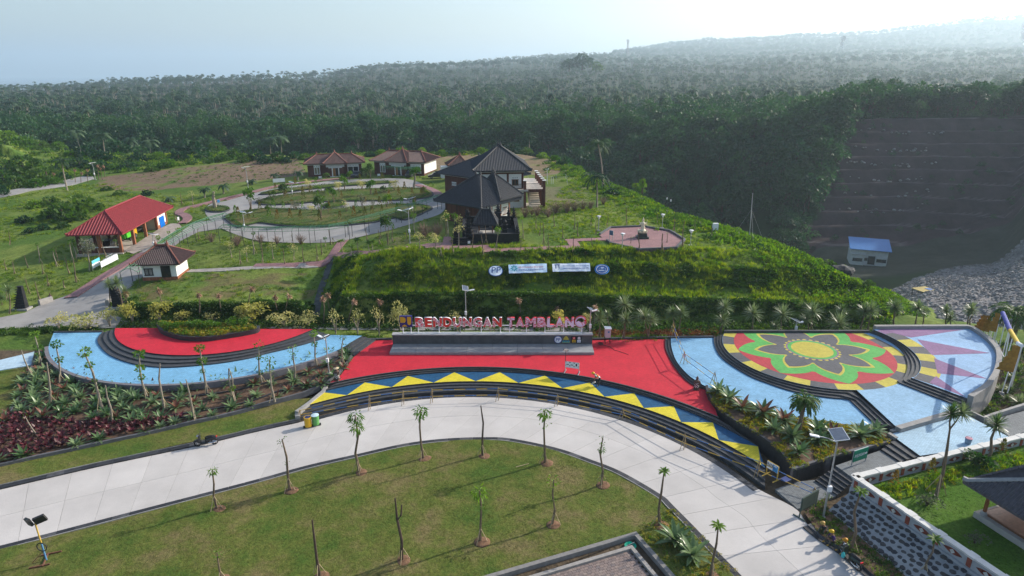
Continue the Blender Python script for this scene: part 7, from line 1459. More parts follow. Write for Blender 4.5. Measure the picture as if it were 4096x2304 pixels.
# --- instruments, masts
p=hitq('C',1232,595); r=thing('weather_station','white weather instruments inside a wire fence behind the terrace','weather station',p)
mb=MB(); mb.tube([(0,0,0),(-.1,0,3.)],.05,6); mb.build('mast',PWH,r); mb=MB(); mb.box((-.15,0,3.1),(.7,.08,.08)); mb.ball((.15,0,3.15),.12); mb.build('wind_vane',PWH,r); mb=MB(); mb.box((-1.7,.6,1.0),(.7,.7,.5)); mb.build('instrument_shelter',M('shelter teal',(.15,.35,.35)),r)
for x,y in((-1.95,.35),(-1.45,.35),(-1.95,.85),(-1.45,.85)): mb=MB(); mb.box((x,y,.4),(.06,.06,.8)); mb.build('shelter_leg',PWH,r)
for x in(.8,1.2): mb=MB(); mb.tube([(x,.2,0),(x,.2,1.5)],.05,6); mb.build('gauge_post',PWH,r)
mb=MB()
for x in np.arange(-4,4.1,2.): mb.tube([(x,2.6,-.2),(x,2.6,1.7)],.03,5); mb.tube([(x,-2.2,-.2),(x,-2.2,1.2)],.03,5) if abs(x)>3 else None
for z in(.5,1.1,1.7): mb.tube([(-4,2.6,z),(4,2.6,z)],.015,4); mb.tube([(4,2.6,z),(4,-2.2,z)],.015,4)
o=mb.build('wire_fence',STEEL,r); o['kind']='stuff'
p=hitq('D',1252,640); h=topz(p,*Q('D',1288,145))[0]-p[2]; dx=topz(p,*Q('D',1288,145))[1]-p[0]; r=thing('antenna_mast','tall thin guyed mast at the edge of the hill above the ravine','mast',p); mb=MB(); mb.tube([(0,0,-.3),(dx,0,h)],[.06,.05],6); mb.build('pole',STEEL,r); mb=MB(); mb.tube([(dx*.95,0,h*.93),(dx,0,h)],.09,6); mb.build('antenna',IRON,r)
for a in(.4,2.5,4.6): mb=MB(); mb.tube([(dx*.6,0,h*.6),(2.6*math.cos(a),2.6*math.sin(a),-.5)],.012,4); mb.build('guy_wire',STEEL,r)
for lb,a,b,ta,tb in(('camera post with a white box on the hill edge right of the terrace',410,320,412,215),('dark utility post beside the camera post on the hill edge',445,370,452,228)):
    p=hitq('D',a,b); h=topz(p,*Q('D',ta,tb))[0]-p[2]; r=thing('utility_post',lb,'post',p,0,'posts on the hill edge'); mb=MB(); mb.tube([(0,0,0),(0,0,h)],.05,6); mb.build('pole',IRON,r); mb=MB(); mb.box((0,0,h*.97),(.9,.06,.06)); mb.build('crossbar',IRON,r); mb=MB(); mb.box((.12,0,h*.8),(.25,.25,.35)); mb.build('box',PWH,r)
p=hitq('D',905,570); r=thing('meter_box','small white metal box on a stand at the hill edge','box',p); mb=MB(); mb.box((0,0,.75),(.75,.45,1.0)); mb.build('cabinet',PWH,r); mb=MB(); mb.box((0,0,.12),(.1,.1,.4)); mb.build('stand',IRON,r)
tw=R(1578,1500,68); r=thing('telecom_tower','distant lattice telecom tower rising above the forest skyline','tower',tw); zt_=topz(tw,1578,101)[0]-tw[2]; mb=MB()
for a in range(3): mb.tube([(3.2*math.cos(a*2.09),3.2*math.sin(a*2.09),0),(1.3*math.cos(a*2.09),1.3*math.sin(a*2.09),zt_-4)],.35,4)
for k in range(9):
    z=zt_*(k+.5)/9; q=3.2-1.9*(k+.5)/9
    for a in range(3): mb.tube([(q*math.cos(a*2.09),q*math.sin(a*2.09),z),(q*math.cos(a*2.09+2.09),q*math.sin(a*2.09+2.09),z+zt_/9)],.22,4)
mb.build('lattice_mast',STEEL,r); mb=MB()
for a in range(6): mb.box((2.3*math.cos(a),2.3*math.sin(a),zt_-3+(a%2)*2.5),(1.,1.,3.2))
o=mb.build('antenna_panels',PWH,r); o['kind']='stuff'
p=hitq('E',715,985); r=thing('covered_heap','heap under a dark plastic sheet on the hillside','heap',p); mb=MB(); mb.ball((0,0,.2),(2.1,1.1,.85),12,6); V=[Vector(v) for v in mb.v]; mb.v=[(v.x+.18*math.sin(5*v.y),v.y,max(-.3,v.z+.15*math.sin(4*v.x))) for v in V]; mb.build('sheet',M('black plastic sheet',(.025,.028,.034),.7,.3,2.,spec=.2),r)
# smoke plumes over the far forest
for lb,dx,dy,top,w in(('pale smoke plume rising from the forest at the far right',2556,112,58,14),('thin smoke wisp rising from the distant forest',2103,120,93,5)):
    b=R(dx,2600,0); zb_=topz(b,dx,dy)[0]; z1=topz(b,dx,top)[0]; r=thing('smoke_plume',lb,'smoke',(b[0],b[1],zb_),0,'smoke plumes over the far forest'); mb=MB(); mb.tube([(math.sin(k*1.3)*w*.6+(k*.4),0,(z1-zb_)*k/8) for k in range(9)],[w*(.6+.14*k) for k in range(9)],10); o=mb.build('plume',None,r); o['kind']='stuff'
    m=bpy.data.materials.get('smoke') or bpy.data.materials.new('smoke'); m.use_nodes=True; t=m.node_tree; t.nodes.clear(); pv=t.nodes.new('ShaderNodeVolumePrincipled'); om=t.nodes.new('ShaderNodeOutputMaterial'); t.links.new(pv.outputs[0],om.inputs['Volume']); pv.inputs['Color'].default_value=(.97,.96,.94,1); pv.inputs['Density'].default_value=.004; pv.inputs['Anisotropy'].default_value=.5; o.data.materials.append(m)
# ================================================================= PEOPLE
SKIN=M('skin',(.22,.115,.07),.6,.1,8.); HELM=M('helmet yellow',(.70,.42,.02),.35,.06,4.); HELMT=M('helmet ochre',(.48,.30,.08),.4,.1,4.)
def person(label,loc,rz,J,cols,helm,vest=None):
    """J: joints (x forward is -x); one skinned surface, coloured by the nearest limb"""
    V=[];Rd=[];E=[];tagv=[]
    def nv(p,r,t): V.append(Vector(p)); Rd.append(r); tagv.append(t); return len(V)-1
    def chain(i,pts):
        for p,r,t in pts: k=nv(p,r,t); E.append((i,k)); i=k
        return i
    pv=nv(J['pelvis'],.135,'leg'); ch=chain(pv,[(Vector(J['pelvis']).lerp(Vector(J['chest']),.5),.125,'top'),(J['chest'],.14,'top')]); nk=chain(ch,[(J['neck'],.055,'skin'),(J['head'],.085,'skin')])
    hd=Vector(J['head']); fw=Vector(J['face']).normalized(); chain(nk,[(hd+Vector((0,0,.06)),.085,'skin')])
    for s in(-1,1):
        k='R' if s>0 else 'L'; w=chain(ch,[(J['sh'+k],.062,'top'),(J['el'+k],.045,'top' if cols.get('long') else 'skin'),(J['wr'+k],.032,'skin')]); d=(Vector(J['wr'+k])-Vector(J['el'+k])).normalized(); sd=Vector((0,1,0)); sd=(sd-d*sd.dot(d)).normalized(); q=d.cross(sd); p0=Vector(J['wr'+k]); pm=chain(w,[(p0+d*.08,.034,'skin')]); pc=V[pm]
        for f,(o,l) in enumerate(((-.03,.065),(-.01,.078),(.01,.074),(.03,.06))): b=pc+sd*o+d*.02; chain(pm,[(b+d*l*.5,.0095,'skin'),(b+d*l+q*.03,.0085,'skin')])
        chain(w,[(p0+d*.04-sd*s*.04,.012,'skin'),(p0+d*.085-sd*s*.055+q*.01,.010,'skin')])
        a=chain(pv,[(J['hi'+k],.10,'leg'),(J['kn'+k],.068,'leg'),(J['an'+k],.045,'leg')]); chain(a,[(J['to'+k],.045,'boot')])
    me=bpy.data.meshes.new('body'); me.from_pydata(V,E,[]); o=link(bpy.data.objects.new('body',me)); sm=o.modifiers.new('skin','SKIN'); sk=me.skin_vertices[0].data
    for i,r in enumerate(Rd): sk[i].radius=(r,r)
    sk[0].use_root=True; ss_=o.modifiers.new('sub','SUBSURF'); ss_.levels=1; ss_.render_levels=1
    dg=bpy.context.evaluated_depsgraph_get(); m2=bpy.data.meshes.new_from_object(o.evaluated_get(dg)); bpy.data.objects.remove(o)
    names=['skin','top','leg','boot']; m2.materials.clear(); [m2.materials.append(cols[n] if n!='skin' else SKIN) for n in names]
    segs=[(V[a],V[b],tagv[b]) for a,b in E]
    for p in m2.polygons:
        c=p.center; best=9;tg='top'
        for a,b,t in segs:
            ab=b-a; u=max(0,min(1,(c-a).dot(ab)/(ab.length_squared+1e-9))); dd=(c-(a+ab*u)).length
            if dd<best: best=dd;tg=t
        p.material_index=names.index(tg); p.use_smooth=True
    r=thing('person',label,'person',loc,rz); b=bpy.data.objects.new('body',m2); link(b,r)
    mb=MB(); mb.ball(tuple(hd+Vector((0,0,.105))),(.145,.13,.10),10,6); mb.v=[(x,y,max(z,hd.z+.07)) for x,y,z in mb.v]; br=hd+fw*.05; mb.lathe([(.165,0),(.165,.012)],(br.x,br.y,hd.z+.075),12); mb.build('helmet',helm,r,True)
    sd=fw.cross(Vector((0,0,1))).normalized(); mb=MB(); mb.ball(tuple(hd+fw*.095+Vector((0,0,-.005))),(.018,.018,.03),6,4); mb.build('nose',SKIN,r)
    mb=MB(); 
    for s in(-1,1): mb.ball(tuple(hd+fw*.082+sd*s*.032+Vector((0,0,.025))),.012,6,4)
    o=mb.build('eyes',INK,r); o['kind']='stuff'
    mb=MB(); mb.box(tuple(hd+fw*.085+Vector((0,0,-.05))),(.012,.05,.012)); mb.build('mouth',M('lip brown',(.15,.06,.05)),r)
    if vest:
        a,b2=Vector(J['pelvis']),Vector(J['chest']); mb=MB(); mb.tube([a.lerp(b2,.45),a.lerp(b2,.8),b2+(b2-a)*.12],[.158,.168,.13],10); mb.build('vest',vest,r,True)
    return r
bent=dict(pelvis=(.10,0,.86),chest=(-.26,0,1.14),neck=(-.42,0,1.22),head=(-.53,0,1.25),face=(-.75,0,-.6),shL=(-.28,-.2,1.13),shR=(-.28,.2,1.13),elL=(-.33,-.24,.86),elR=(-.33,.22,.86),wrL=(-.40,-.16,.63),wrR=(-.40,.12,.63),hiL=(.10,-.1,.84),hiR=(.10,.1,.84),knL=(.02,-.12,.46),knR=(.06,.12,.46),anL=(.04,-.12,.09),anR=(.1,.13,.09),toL=(-.14,-.13,.05),toR=(-.08,.14,.05))
ORV=M('vest orange',(.72,.20,.07),.8,.15,6.)
p=W3('H',1492,1118,-.34); person('worker in a white shirt and orange vest bending on the zigzag steps',(p[0],p[1],-.34),-.15,bent,dict(top=M('white shirt',(.68,.66,.64),.85,.08,5.),leg=M('black trousers',(.03,.03,.035),.9,.2,5.),boot=M('tan boots',(.42,.30,.10),.8,.2,5.),long=False),HELM,ORV)
r=thing('power_tool','silver hand tool held by the bending worker','tool',(p[0]-.42,p[1]+.04,-.34+.36)); mb=MB(); mb.ball((0,0,.0),(.16,.12,.11),10,6); mb.build('motor_body',CHR,r,True); mb=MB(); mb.tube([(-.12,0,.06),(-.08,0,.24),(.08,0,.24),(.12,0,.06)],.018,6); mb.build('handle',IRON,r); mb=MB(); mb.tube([(-.1,0,-.02),(-.3,0,-.22)],.05,8); mb.build('nozzle',CHR,r)
def sit(lean=0.,arm=0.): return dict(pelvis=(.0,0,.24),chest=(-.13-lean,0,.62-lean*.3),neck=(-.18-lean*1.3,0,.78-lean*.4),head=(-.22-lean*1.5,0,.90-lean*.5),face=(-1,0,-.25),shL=(-.15-lean,-.2,.64-lean*.3),shR=(-.15-lean,.2,.64-lean*.3),elL=(-.26-lean,-.27,.40),elR=(-.26-lean,.26,.40),wrL=(-.44,-.18,.46-arm),wrR=(-.44,.14,.46-arm),hiL=(-.04,-.1,.22),hiR=(-.04,.1,.22),knL=(-.40,-.17,.46),knR=(-.42,.15,.46),anL=(-.50,-.18,.09),anR=(-.56,.16,.09),toL=(-.67,-.2,.05),toR=(-.73,.18,.05))
TRG=M('grey green trousers',(.09,.10,.08),.9,.2,5.); BT=M('yellow rubber boots',(.45,.26,.05),.6,.2,5.)
for lb,(a,b),rz,sd_,cl,hm,vs in(('worker in a dark shirt bending forward on the kerb, topmost of the seated three',(400,520),.35,sit(.16,.25),dict(top=M('dark shirt',(.022,.025,.035),.9,.2,5.),leg=TRG,boot=M('dark boots',(.04,.03,.03))),HELMT,None),
 ('worker in a purple vest and yellow helmet seated on the kerb, middle of the three',(560,740),.15,sit(.05),dict(top=M('purple shirt',(.06,.03,.13),.9,.2,5.),leg=M('khaki trousers',(.12,.10,.07)),boot=BT,long=True),HELM,None),
 ('worker in a green vest and orange helmet seated behind the motorcycle',(840,930),.1,sit(.03),dict(top=M('light shirt',(.35,.38,.33),.9,.2,5.),leg=TRG,boot=BT),M('helmet orange',(.62,.26,.015),.35,.06,4.),M('vest lime',(.30,.52,.08),.8,.1,5.))):
    p=D(*f53(a,b),-.78); person(lb,(p[0],p[1],-.82),rz,sd_,cl,hm,vs)
# ================================================================= PLANTS
rp=np.random.default_rng(11)
def mk(name,C,Dr,L,W,mat,extra=[]): V,F=leafq(np.asarray(C),np.asarray(Dr),L,W,rp); return combo(name,[(V,F,mat)]+extra)
def ballm(mat,n,r,L,W,flat=.8,droop=0.,name='crown'):
    d=unit(rp.normal(size=(n,3))); P=d*np.array([r,r,r*flat])*rp.uniform(.45,1,(n,1)); return mk(name,P,d+rp.normal(size=(n,3))*.5+np.array([0,0,-droop]),L*rp.uniform(.7,1.3,n),W,mat)
def rosette(mat,n,L,w,el0,el1,droop,seg=4,name='leaf_rosette',ms=None):
    V=[];F=[];b=0;mats=[]
    P=[]
    for k in range(n):
        a=k*2.39996+rp.uniform(-.2,.2); el=el0+(el1-el0)*(k/n)+rp.uniform(-.12,.12); p=np.array([0,0,.05]); d=np.array([math.cos(a)*math.cos(el),math.sin(a)*math.cos(el),math.sin(el)]); s=np.array([-math.sin(a),math.cos(a),0]); Lk=L*rp.uniform(.8,1.15); v=[];f=[]
        for i in range(seg+1):
            t=i/seg; ww=w*(math.sin(math.pi*(.18+.82*t))**.8)*.5+.004; v+=[p+s*ww,p+np.array([0,0,-ww*.35]),p-s*ww]; d=unit(d+np.array([0,0,-droop/seg])); p=p+d*Lk/seg
        for i in range(seg): q=3*i; f+=[(q,q+3,q+4,q+1),(q+1,q+4,q+5,q+2)]
        P.append((np.array(v),np.array(f),(ms[0] if k>n*.7 else mat) if ms else mat))
    return combo(name,P)
BALL=[ballm(F_SP,70,.42,.24,.15,.75) for _ in range(2)]; DROOP=[ballm(F_SP,75,.5,.42,.10,.9,1.3) for _ in range(2)]; WISP=[ballm(F_SP,16,.55,.2,.12,.9,.5) for _ in range(2)]; SPARSE=[ballm(F_BR,34,.55,.26,.15,.9,.3) for _ in range(2)]
TUFT=[rosette(F_BR,16,.55,.16,.9,.1,.9,3)]; DRYT=[rosette(F_DRY,26,.62,.17,1.35,-.7,1.6,4) for _ in range(2)]; YUC=[rosette(F_YU,85,1.35,.11,1.45,-.5,.35,3) for _ in range(2)]
BRO=[rosette(F_BM,22,.8,.19,.35,1.2,.7,4,ms=[F_BMR if q_==2 else F_BM]) for q_ in range(3)]; CRI=[rosette(F_RED,12,.34,.13,.5,1.2,.5,3) for _ in range(3)]
def lobed(mat,n,r,L,W,nl,spread,flat,name='crown',droop=.1):
    lb=[(rp.uniform(-spread,spread)*r,rp.uniform(-spread,spread)*r,rp.uniform(-.45,.45)*r,r*rp.uniform(.35,.6),flat) for _ in range(nl)]; C,N_=crown_pts(rp,n,lb); return mk(name,C,N_+rp.normal(size=N_.shape)*.6+np.array([0,0,-droop]),L*rp.uniform(.7,1.3,len(C)),W,mat)
YSH=[lobed(F_YG,420,1.,.24,.13,9,.7,.75) for _ in range(2)]; PSH=[lobed(F_PY,330,1.,.24,.12,9,.75,.75) for _ in range(2)]; ITR=[lobed(F_MD,380,1.,.26,.17,7,.5,.75),lobed(F_BR,340,1.,.26,.17,7,.55,.75)]; SPI=[lobed(F_PY,120,1.,.22,.12,7,.6,1.1)]; GRT=[lobed(leafmat('grey green leaf',(.07,.09,.05),(.16,.17,.11),.3,nscale=.8),220,1.,.25,.13,7,.6,.9)]
def conem(mat,n=150):
    t=rp.random(n)**.8; a=rp.uniform(0,6.28,n); r=.26*(1-t)**.7*rp.uniform(.6,1,n); C=np.stack([r*np.cos(a),r*np.sin(a),t],1); return mk('foliage',C,np.stack([np.cos(a)*.5,np.sin(a)*.5,np.ones(n)],1)+rp.normal(size=(n,3))*.3,.13,.07,mat)
CYP=[conem(F_OR),conem(F_OR),conem(F_SP)]
def drybush(n=46):
    P=[]
    for k in range(n):
        a=rp.uniform(0,6.28); el=rp.uniform(.75,1.45); d=np.array([math.cos(a)*math.cos(el),math.sin(a)*math.cos(el),math.sin(el)]); b=np.array([rp.uniform(-.08,.08),rp.uniform(-.08,.08),.0]); m_=b+d*.5; e=m_+unit(d+rp.normal(size=3)*.3)*rp.uniform(.3,.55); v,f=tubeq([b,m_,e],[.014,.010,.004],3); P.append((v,f,F_TW))
        e2=m_+unit(d+rp.normal(size=3)*.6)*.35; v,f=tubeq([m_,e2],[.008,.003],3); P.append((v,f,F_TW))
    return combo('branches',P)
DRB=[drybush(),drybush()]
ORD=lambda n:'%d%s'%(n,'th' if 10<=n%100<=20 else {1:'st',2:'nd',3:'rd'}.get(n%10,'th'))
STK={}
def stake(h):
    k=round(h,1)
    if k not in STK: mb=MB(); mb.tube([(.42*k,0,0),(0,0,k)],.024,5); STK[k]=mb.mesh('stake',BAMB)
    return STK[k]
def sap(label,c,b,t,crowns,group,cat='sapling',stakes=3,z=None,bark=BARKP,name='staked_sapling',r=None,thing_z=None,minh=.5,fork=False):
    base=hitq(c,*b) if z is None else W3(c,b[0],b[1],z); zt,xt=topz(base,*Q(c,*t)); h=max(minh,zt-base[2]); lean=max(-.35*h,min(.35*h,xt-base[0])); o=thing(name,label,cat,base,0,group); rr=r or (.022+.012*h)
    k1,k2=rp.uniform(-.05,.05,2)*h; path=[(0,0,-.15),(lean*.3+k1,k2*.6,h*.33),(lean*.62+k2,k1*.5,h*.66),(lean,0,h)]; mb=MB(); mb.tube(path,[rr*1.5,rr*1.15,rr,rr*.6],6)
    if fork: mb.tube([(lean*.6,0,h*.66),(lean*.6+.22,.05,h*.72),(lean*.6+.3,.1,h*.88)],[rr,rr*.8,rr*.5],5)
    mb.build('trunk',bark,o)
    P=[np.array(q) for q in path]
    def at(f):
        f=f*3; i=min(2,int(f)); return P[i]+(P[i+1]-P[i])*(f-i)
    for f,meshes,s in crowns: p=at(f); part('crown',meshes[rp.integers(len(meshes))],o,(p[0]+(rp.uniform(-.1,.1) if f<.95 else 0),p[1],p[2]),rp.uniform(0,6.28),s)
    a0=rp.uniform(0,6.28); hs=min(1.15,h*.34)
    for k in range(stakes): part('stake',stake(hs),o,(at(hs/h)[0]*.9,0,-.05),a0+k*2.09)
    return o
# ---- saplings on the near lawn and along it
LS=[]; ZL=-.72; GL='staked saplings on the near lawn'
for lb,c,b,t,cr_,fk in[('staked sapling with a small leafy top beside the left part of the road kerb','K',(2185,770),(2135,380),[(.97,DROOP,.6)],0),('thin staked sapling with a few leaves, second from the left along the kerb','L',(340,585),(262,72),[(.97,WISP,.75),(.55,WISP,.4)],0),
 ('staked sapling with long drooping leaves beside the road, right of the bins','L',(1045,405),(995,-175),[(.98,DROOP,1.05),(.8,DROOP,.9)],0),('staked sapling with a drooping leafy side crown at the top left of the lawn','L',(1685,265),(1655,-225),[(.97,DROOP,1.),(.85,WISP,.7)],0),
 ('bare dark staked sapling at the top of the lawn','L',(2280,240),(2262,-265),[],0),('staked sapling with a dense leafy top at the lawn edge under the road bend','M',(335,310),(330,-215),[(.96,DROOP,.95),(.75,WISP,.8)],0),
 ('staked sapling with hanging yellowish leaves near the right lawn edge','M',(900,530),(915,55),[(.95,WISP,.8),(.75,DROOP,.5)],0),('tall smooth pole with a green tuft at the right corner of the lawn','M',(1488,940),(1530,400),[(1,TUFT,.85)],0),
 ('tall smooth pole with a green tuft near the bottom edge, by the kerb drain','M',(1995,1449),(2075,950),[(1,TUFT,.95)],0),('staked sapling with bright leaves in the middle right of the lawn','M',(400,930),(420,480),[(.97,SPARSE,.75),(.55,SPARSE,.35)],0),
 ('staked sapling with leaves on one side in the middle of the lawn','L',(2255,1100),(2250,590),[(.97,DROOP,.9),(.7,SPARSE,.4)],0),('bare forked staked sapling in the lower middle of the lawn','L',(1465,1290),(1400,665),[],1),('bare single staked pole sapling at the bottom of the lawn','L',(640,1449),(565,885),[],0),('small sapling with sparse yellowish leaves at the bottom left of the lawn','K',(2225,1480),(2185,1215),[(.95,SPARSE,.5),(.7,WISP,.45)],0)]:
    LS.append(sap(lb,c,b,t,cr_,GL,z=ZL,bark=BARKD if 'bare' in lb else BARK,fork=fk,stakes=3 if 'tuft' not in lb else 2))
mb=MB(); mb.lathe([(.62,-.06),(.5,.03),(.25,.07),(.05,.09)],(0,0,0),12); SMD=mb.mesh('soil_mound',M('lawn soil patch',(.17,.095,.055),.95,.3,5.,.6,12),True)
for o in LS: part('soil_mound',SMD,o,(.12,-.02,-.01),rp.uniform(0,6),(rp.uniform(.8,1.15),rp.uniform(.7,1.),1))
for lb,b,t in(('pole sapling with a green tuft in front of the stone slope, beside the solar lamp',(830,1190),(935,600)),('pole sapling with a bright green tuft standing before the lower garden wall',(1570,1440),(1680,1080))): sap(lb,'N',b,t,[(1,TUFT,.9)],'tufted saplings below the garden wall',z=-.66,bark=BARK,stakes=2)
# ---- beds below the left stage
GB='staked saplings in the bed below the left stage'; BT_=[(1,BALL,1.),(.62,BALL,.8)]
for lb,b,t,cr_ in[('round topped sapling at the left corner of the bed, before the blue path',(425,905),(345,600),[(1,BALL,1),(.6,BALL,.85),(.35,BALL,.5)]),('bare leaning forked sapling at the left end of the bed',(340,1030),(215,755),[]),('sapling with two leaf balls near the left end of the blue rim',(600,1095),(560,700),[(1,BALL,1.1),(.62,BALL,.8)]),('bare pale sapling right of the first leaf ball sapling',(500,1305),(470,880),[]),
 ('tall leaf ball sapling before the blue floor left of its middle',(1025,1335),(850,780),[(1,BALL,1.15),(.78,BALL,.8),(.5,BALL,.5)]),('bare forked sapling leaning over the bromeliads',(1125,1449),(1060,1110),[]),('leaf ball sapling with three tiers before the middle of the blue rim',(1485,1240),(1400,800),[(1,BALL,1.1),(.7,BALL,.95),(.5,BALL,.7)]),('bare pale sapling with a few leaves right of the three tiered one',(1650,1335),(1610,890),[(.3,WISP,.5)]),('bare sapling with crossed stakes in the lower bed',(1960,1435),(1870,1050),[(.6,WISP,.3)]),('leaf ball sapling before the dark steps of the left stage',(2085,1190),(2010,740),[(1,BALL,.95),(.72,BALL,1.),(.5,BALL,.6)]),('thin sapling with leafy base right of the dark steps',(2365,1260),(2305,940),[(.4,BALL,.55)])]:
    sap(lb,'F',b,t,cr_,GB,z=-.2,stakes=2)
for lb,b,t,cr_ in[('thin sapling with two flat leaf tiers near the blue lamp post',(375,1090),(340,710),[(1,SPARSE,.9),(.7,BALL,.6),(.3,BALL,.6)]),('open branched leafy sapling in the middle of the bed',(500,1262),(445,850),[(.95,SPARSE,1.),(.75,SPARSE,.7)]),('small bare topped sapling at the lower bed edge',(100,1260),(35,940),[(.35,BALL,.5)]),('forked leafy sapling with pale leaves before the blue rim',(700,1065),(680,720),[(.9,SPARSE,.9),(.7,SPARSE,.6)]),('leaf ball sapling beside the slender blue grey lamp',(930,930),(890,590),[(1,BALL,.9),(.7,BALL,.7)]),('small yellowish topped sapling at the right tip of the bed',(1190,912),(1190,620),[(.97,SPARSE,.6)])]: sap(lb,'G',b,t,cr_,GB,z=-.2,stakes=2)
sap('leaning sapling with propped stakes in the crimson bed','K',(385,40),(200,-160),[(1,WISP,.5)],GB,z=-.5)
# ---- yellow shrubs along the back road
GY='yellow leaved shrub trees behind the left stage'
def shrub(label,c,b,cc,w,meshes,group,cat='shrub',name='yellow_shrub',z=None,flat=None,stem=True,bark=BARKP,hh=None):
    base=hitq(c,*b) if z is None else W3(c,b[0],b[1],z); zc=topz(base,*Q(c,*cc))[0]-base[2]; sc=(ray(*Q(c,cc[0]+w/2,cc[1]))-ray(*Q(c,cc[0]-w/2,cc[1])))[0]; R_=abs(sc)*base[1]/ray(*Q(c,*cc))[1]/2*1.15; o=thing(name,label,cat,base,0,group); R_=max(.2,R_); kz=flat or min(1.5,max(.75,zc/R_*.8))
    if stem:
        mb=MB(); 
        for k in range(4 if R_>.7 else 2): a=k*1.7+rp.uniform(0,1); mb.tube([(0,0,-.2),(.12*R_*math.cos(a),.12*R_*math.sin(a),zc*.5),(.5*R_*math.cos(a),.5*R_*math.sin(a),zc+.1*R_)],[.05*R_+.02,.035*R_+.015,.012],5)
        mb.build('trunk',bark,o)
    part('crown',meshes[rp.integers(len(meshes))],o,(0,0,max(zc,.3)),rp.uniform(0,6.28),(R_,R_,R_*kz)); return o
for lb,c,b,cc,w,ms in[('pale feathery shrub at the left corner of the blue floor','F',(600,560),(580,450),150,PSH),('large pale yellow shrub behind the blue floor left end','F',(890,562),(930,470),250,PSH),('pale yellow shrub at the left top of the stage steps','F',(1110,525),(1110,400),150,PSH),('yellow shrub beside the palms by the right half gate','F',(1340,495),(1310,370),145,YSH),('full yellow shrub behind the left end of the planter','F',(1610,470),(1600,360),190,YSH),('low yellow shrub behind the planter','F',(1830,450),(1840,410),140,YSH),('pale green shrub behind the planter middle','F',(2160,450),(2165,430),150,PSH),('large yellow shrub at the right end of the planter','F',(2500,460),(2510,380),200,YSH),('broad yellow shrub tree above the planter end','G',(260,490),(240,390),260,YSH),('pale yellow shrub over the red floor tip','G',(590,525),(600,430),210,PSH),('pale shrub left of the gully mouth','G',(840,525),(835,440),190,PSH),('tufted pale yellow shrub tree right of the gully mouth','G',(1115,592),(1100,430),135,SPI),('tufted pale yellow shrub tree on the back road verge','G',(1335,592),(1310,430),135,SPI),('slim tufted yellow shrub tree left of the plinth','G',(1553,612),(1530,400),115,SPI),('tall dense yellow shrub behind the blue emblem','G',(1762,560),(1765,390),175,PSH),('yellow shrub behind the letters N and D','H',(75,575),(70,440),110,SPI),('yellow shrub behind the second G','H',(400,575),(400,520),90,SPI),('bright yellow shrub behind the letters L and A','H',(1110,575),(1095,440),110,YSH),('pale shrub behind the round last letter','H',(1385,560),(1380,440),80,PSH)]: shrub(lb,c,b,cc,w,ms,GY)
for k,(a,b,w) in enumerate([(1680,535,120),(1775,540,110),(1900,520,90),(1965,530,125),(2075,535,130),(2170,530,110),(2345,510,120),(2450,505,110)]): shrub('clipped yellow green round shrub in the planter, {o} from the left','F',(a,b),(a,b-25),w,[ITR[1]],'clipped round shrubs in the planter',name='round_shrub',z=1.45,stem=False,flat=.8)
# ---- dry topped palms, small trees and poles along the hedge foot
GD='young palms with dry brown tops'
for c,L_ in(('F',[((1640,300),(1600,160)),((2010,440),(2000,200)),((2225,380),(2200,210)),((1285,300),(1270,190))]),('G',[((235,300),(288,140)),((605,370),(690,215)),((992,490),(985,240)),((1050,365),(1035,205)),((1240,480),(1300,270)),((1555,400),(1558,270)),((530,380),(505,225))]),('H',[((710,405),(690,255)),((1060,390),(1130,340)),((1450,520),(1462,330))]),('A',[((757,330),(752,205)),((815,330),(820,235)),((888,330),(877,205)),((998,300),(980,160)),((1035,300),(1008,185)),((1058,275),(1040,165)),((545,320),(540,240))])):
    for b,t in L_: sap('slim palm with a dry brown hanging top, {o} of them from the left',c,b,t,[(1,DRYT,.9)],GD,'palm',0,bark=BARK,name='dry_palm')
for lb,c,b,t,s in[('dense pandanus palm beside the right half gate','F',(1105,330),(1095,100),.7),('tall thin pandanus palm in the trio by the half gate','F',(1240,390),(1175,85),.8),('short pandanus palm with a round dark head by the half gate','F',(1275,300),(1255,180),.8),('small spiky palm left of the left half gate','F',(95,390),(85,160),.7),('spiky palm at the far left edge of the left road','F',(25,300),(15,240),.6)]: sap(lb,c,b,t,[(1,YUC,s)],'spiky palms by the half gates','palm',1,bark=BARK,name='spiky_palm')
GK='yucca palms behind the right half of the plaza'
for c,b,t,s in[('H',(1755,640),(1758,300),.95),('H',(1745,640),(1770,460),.9),('H',(1510,625),(1510,450),.8),('H',(1520,625),(1510,380),.5),('H',(1600,560),(1590,395),.5),('H',(1985,630),(1960,430),1.0),('H',(2000,630),(2030,450),.8),('H',(2270,560),(2240,390),.8),('H',(2300,560),(2330,380),.8),('I',(715,335),(755,80),.9),('I',(700,335),(735,210),.9),('I',(1022,300),(1040,140),1.0),('I',(1270,310),(1265,265),.6),('I',(1310,305),(1335,150),1.05),('I',(1600,300),(1570,200),.8),('I',(1615,300),(1640,120),1.0),('I',(1880,310),(1900,245),1.2),('I',(1930,250),(1930,105),.7),('I',(2120,300),(2160,115),.9),('I',(2190,300),(2230,105),.9),('I',(2450,250),(2475,90),.8),('J',(1265,250),(1280,75),.9),('J',(1480,245),(1510,85),.85),('J',(1560,245),(1570,130),.7),('J',(1790,250),(1790,110),.7),('J',(1840,255),(1830,190),.8),('J',(2035,255),(2050,100),.8),('J',(2010,255),(2020,130),.6)]: sap('sword leaved yucca palm behind the plaza, {o} from the left',c,b,t,[(1,YUC,s)],GK,'yucca',1,bark=BARK,name='yucca_palm',z=.0,r=.06)
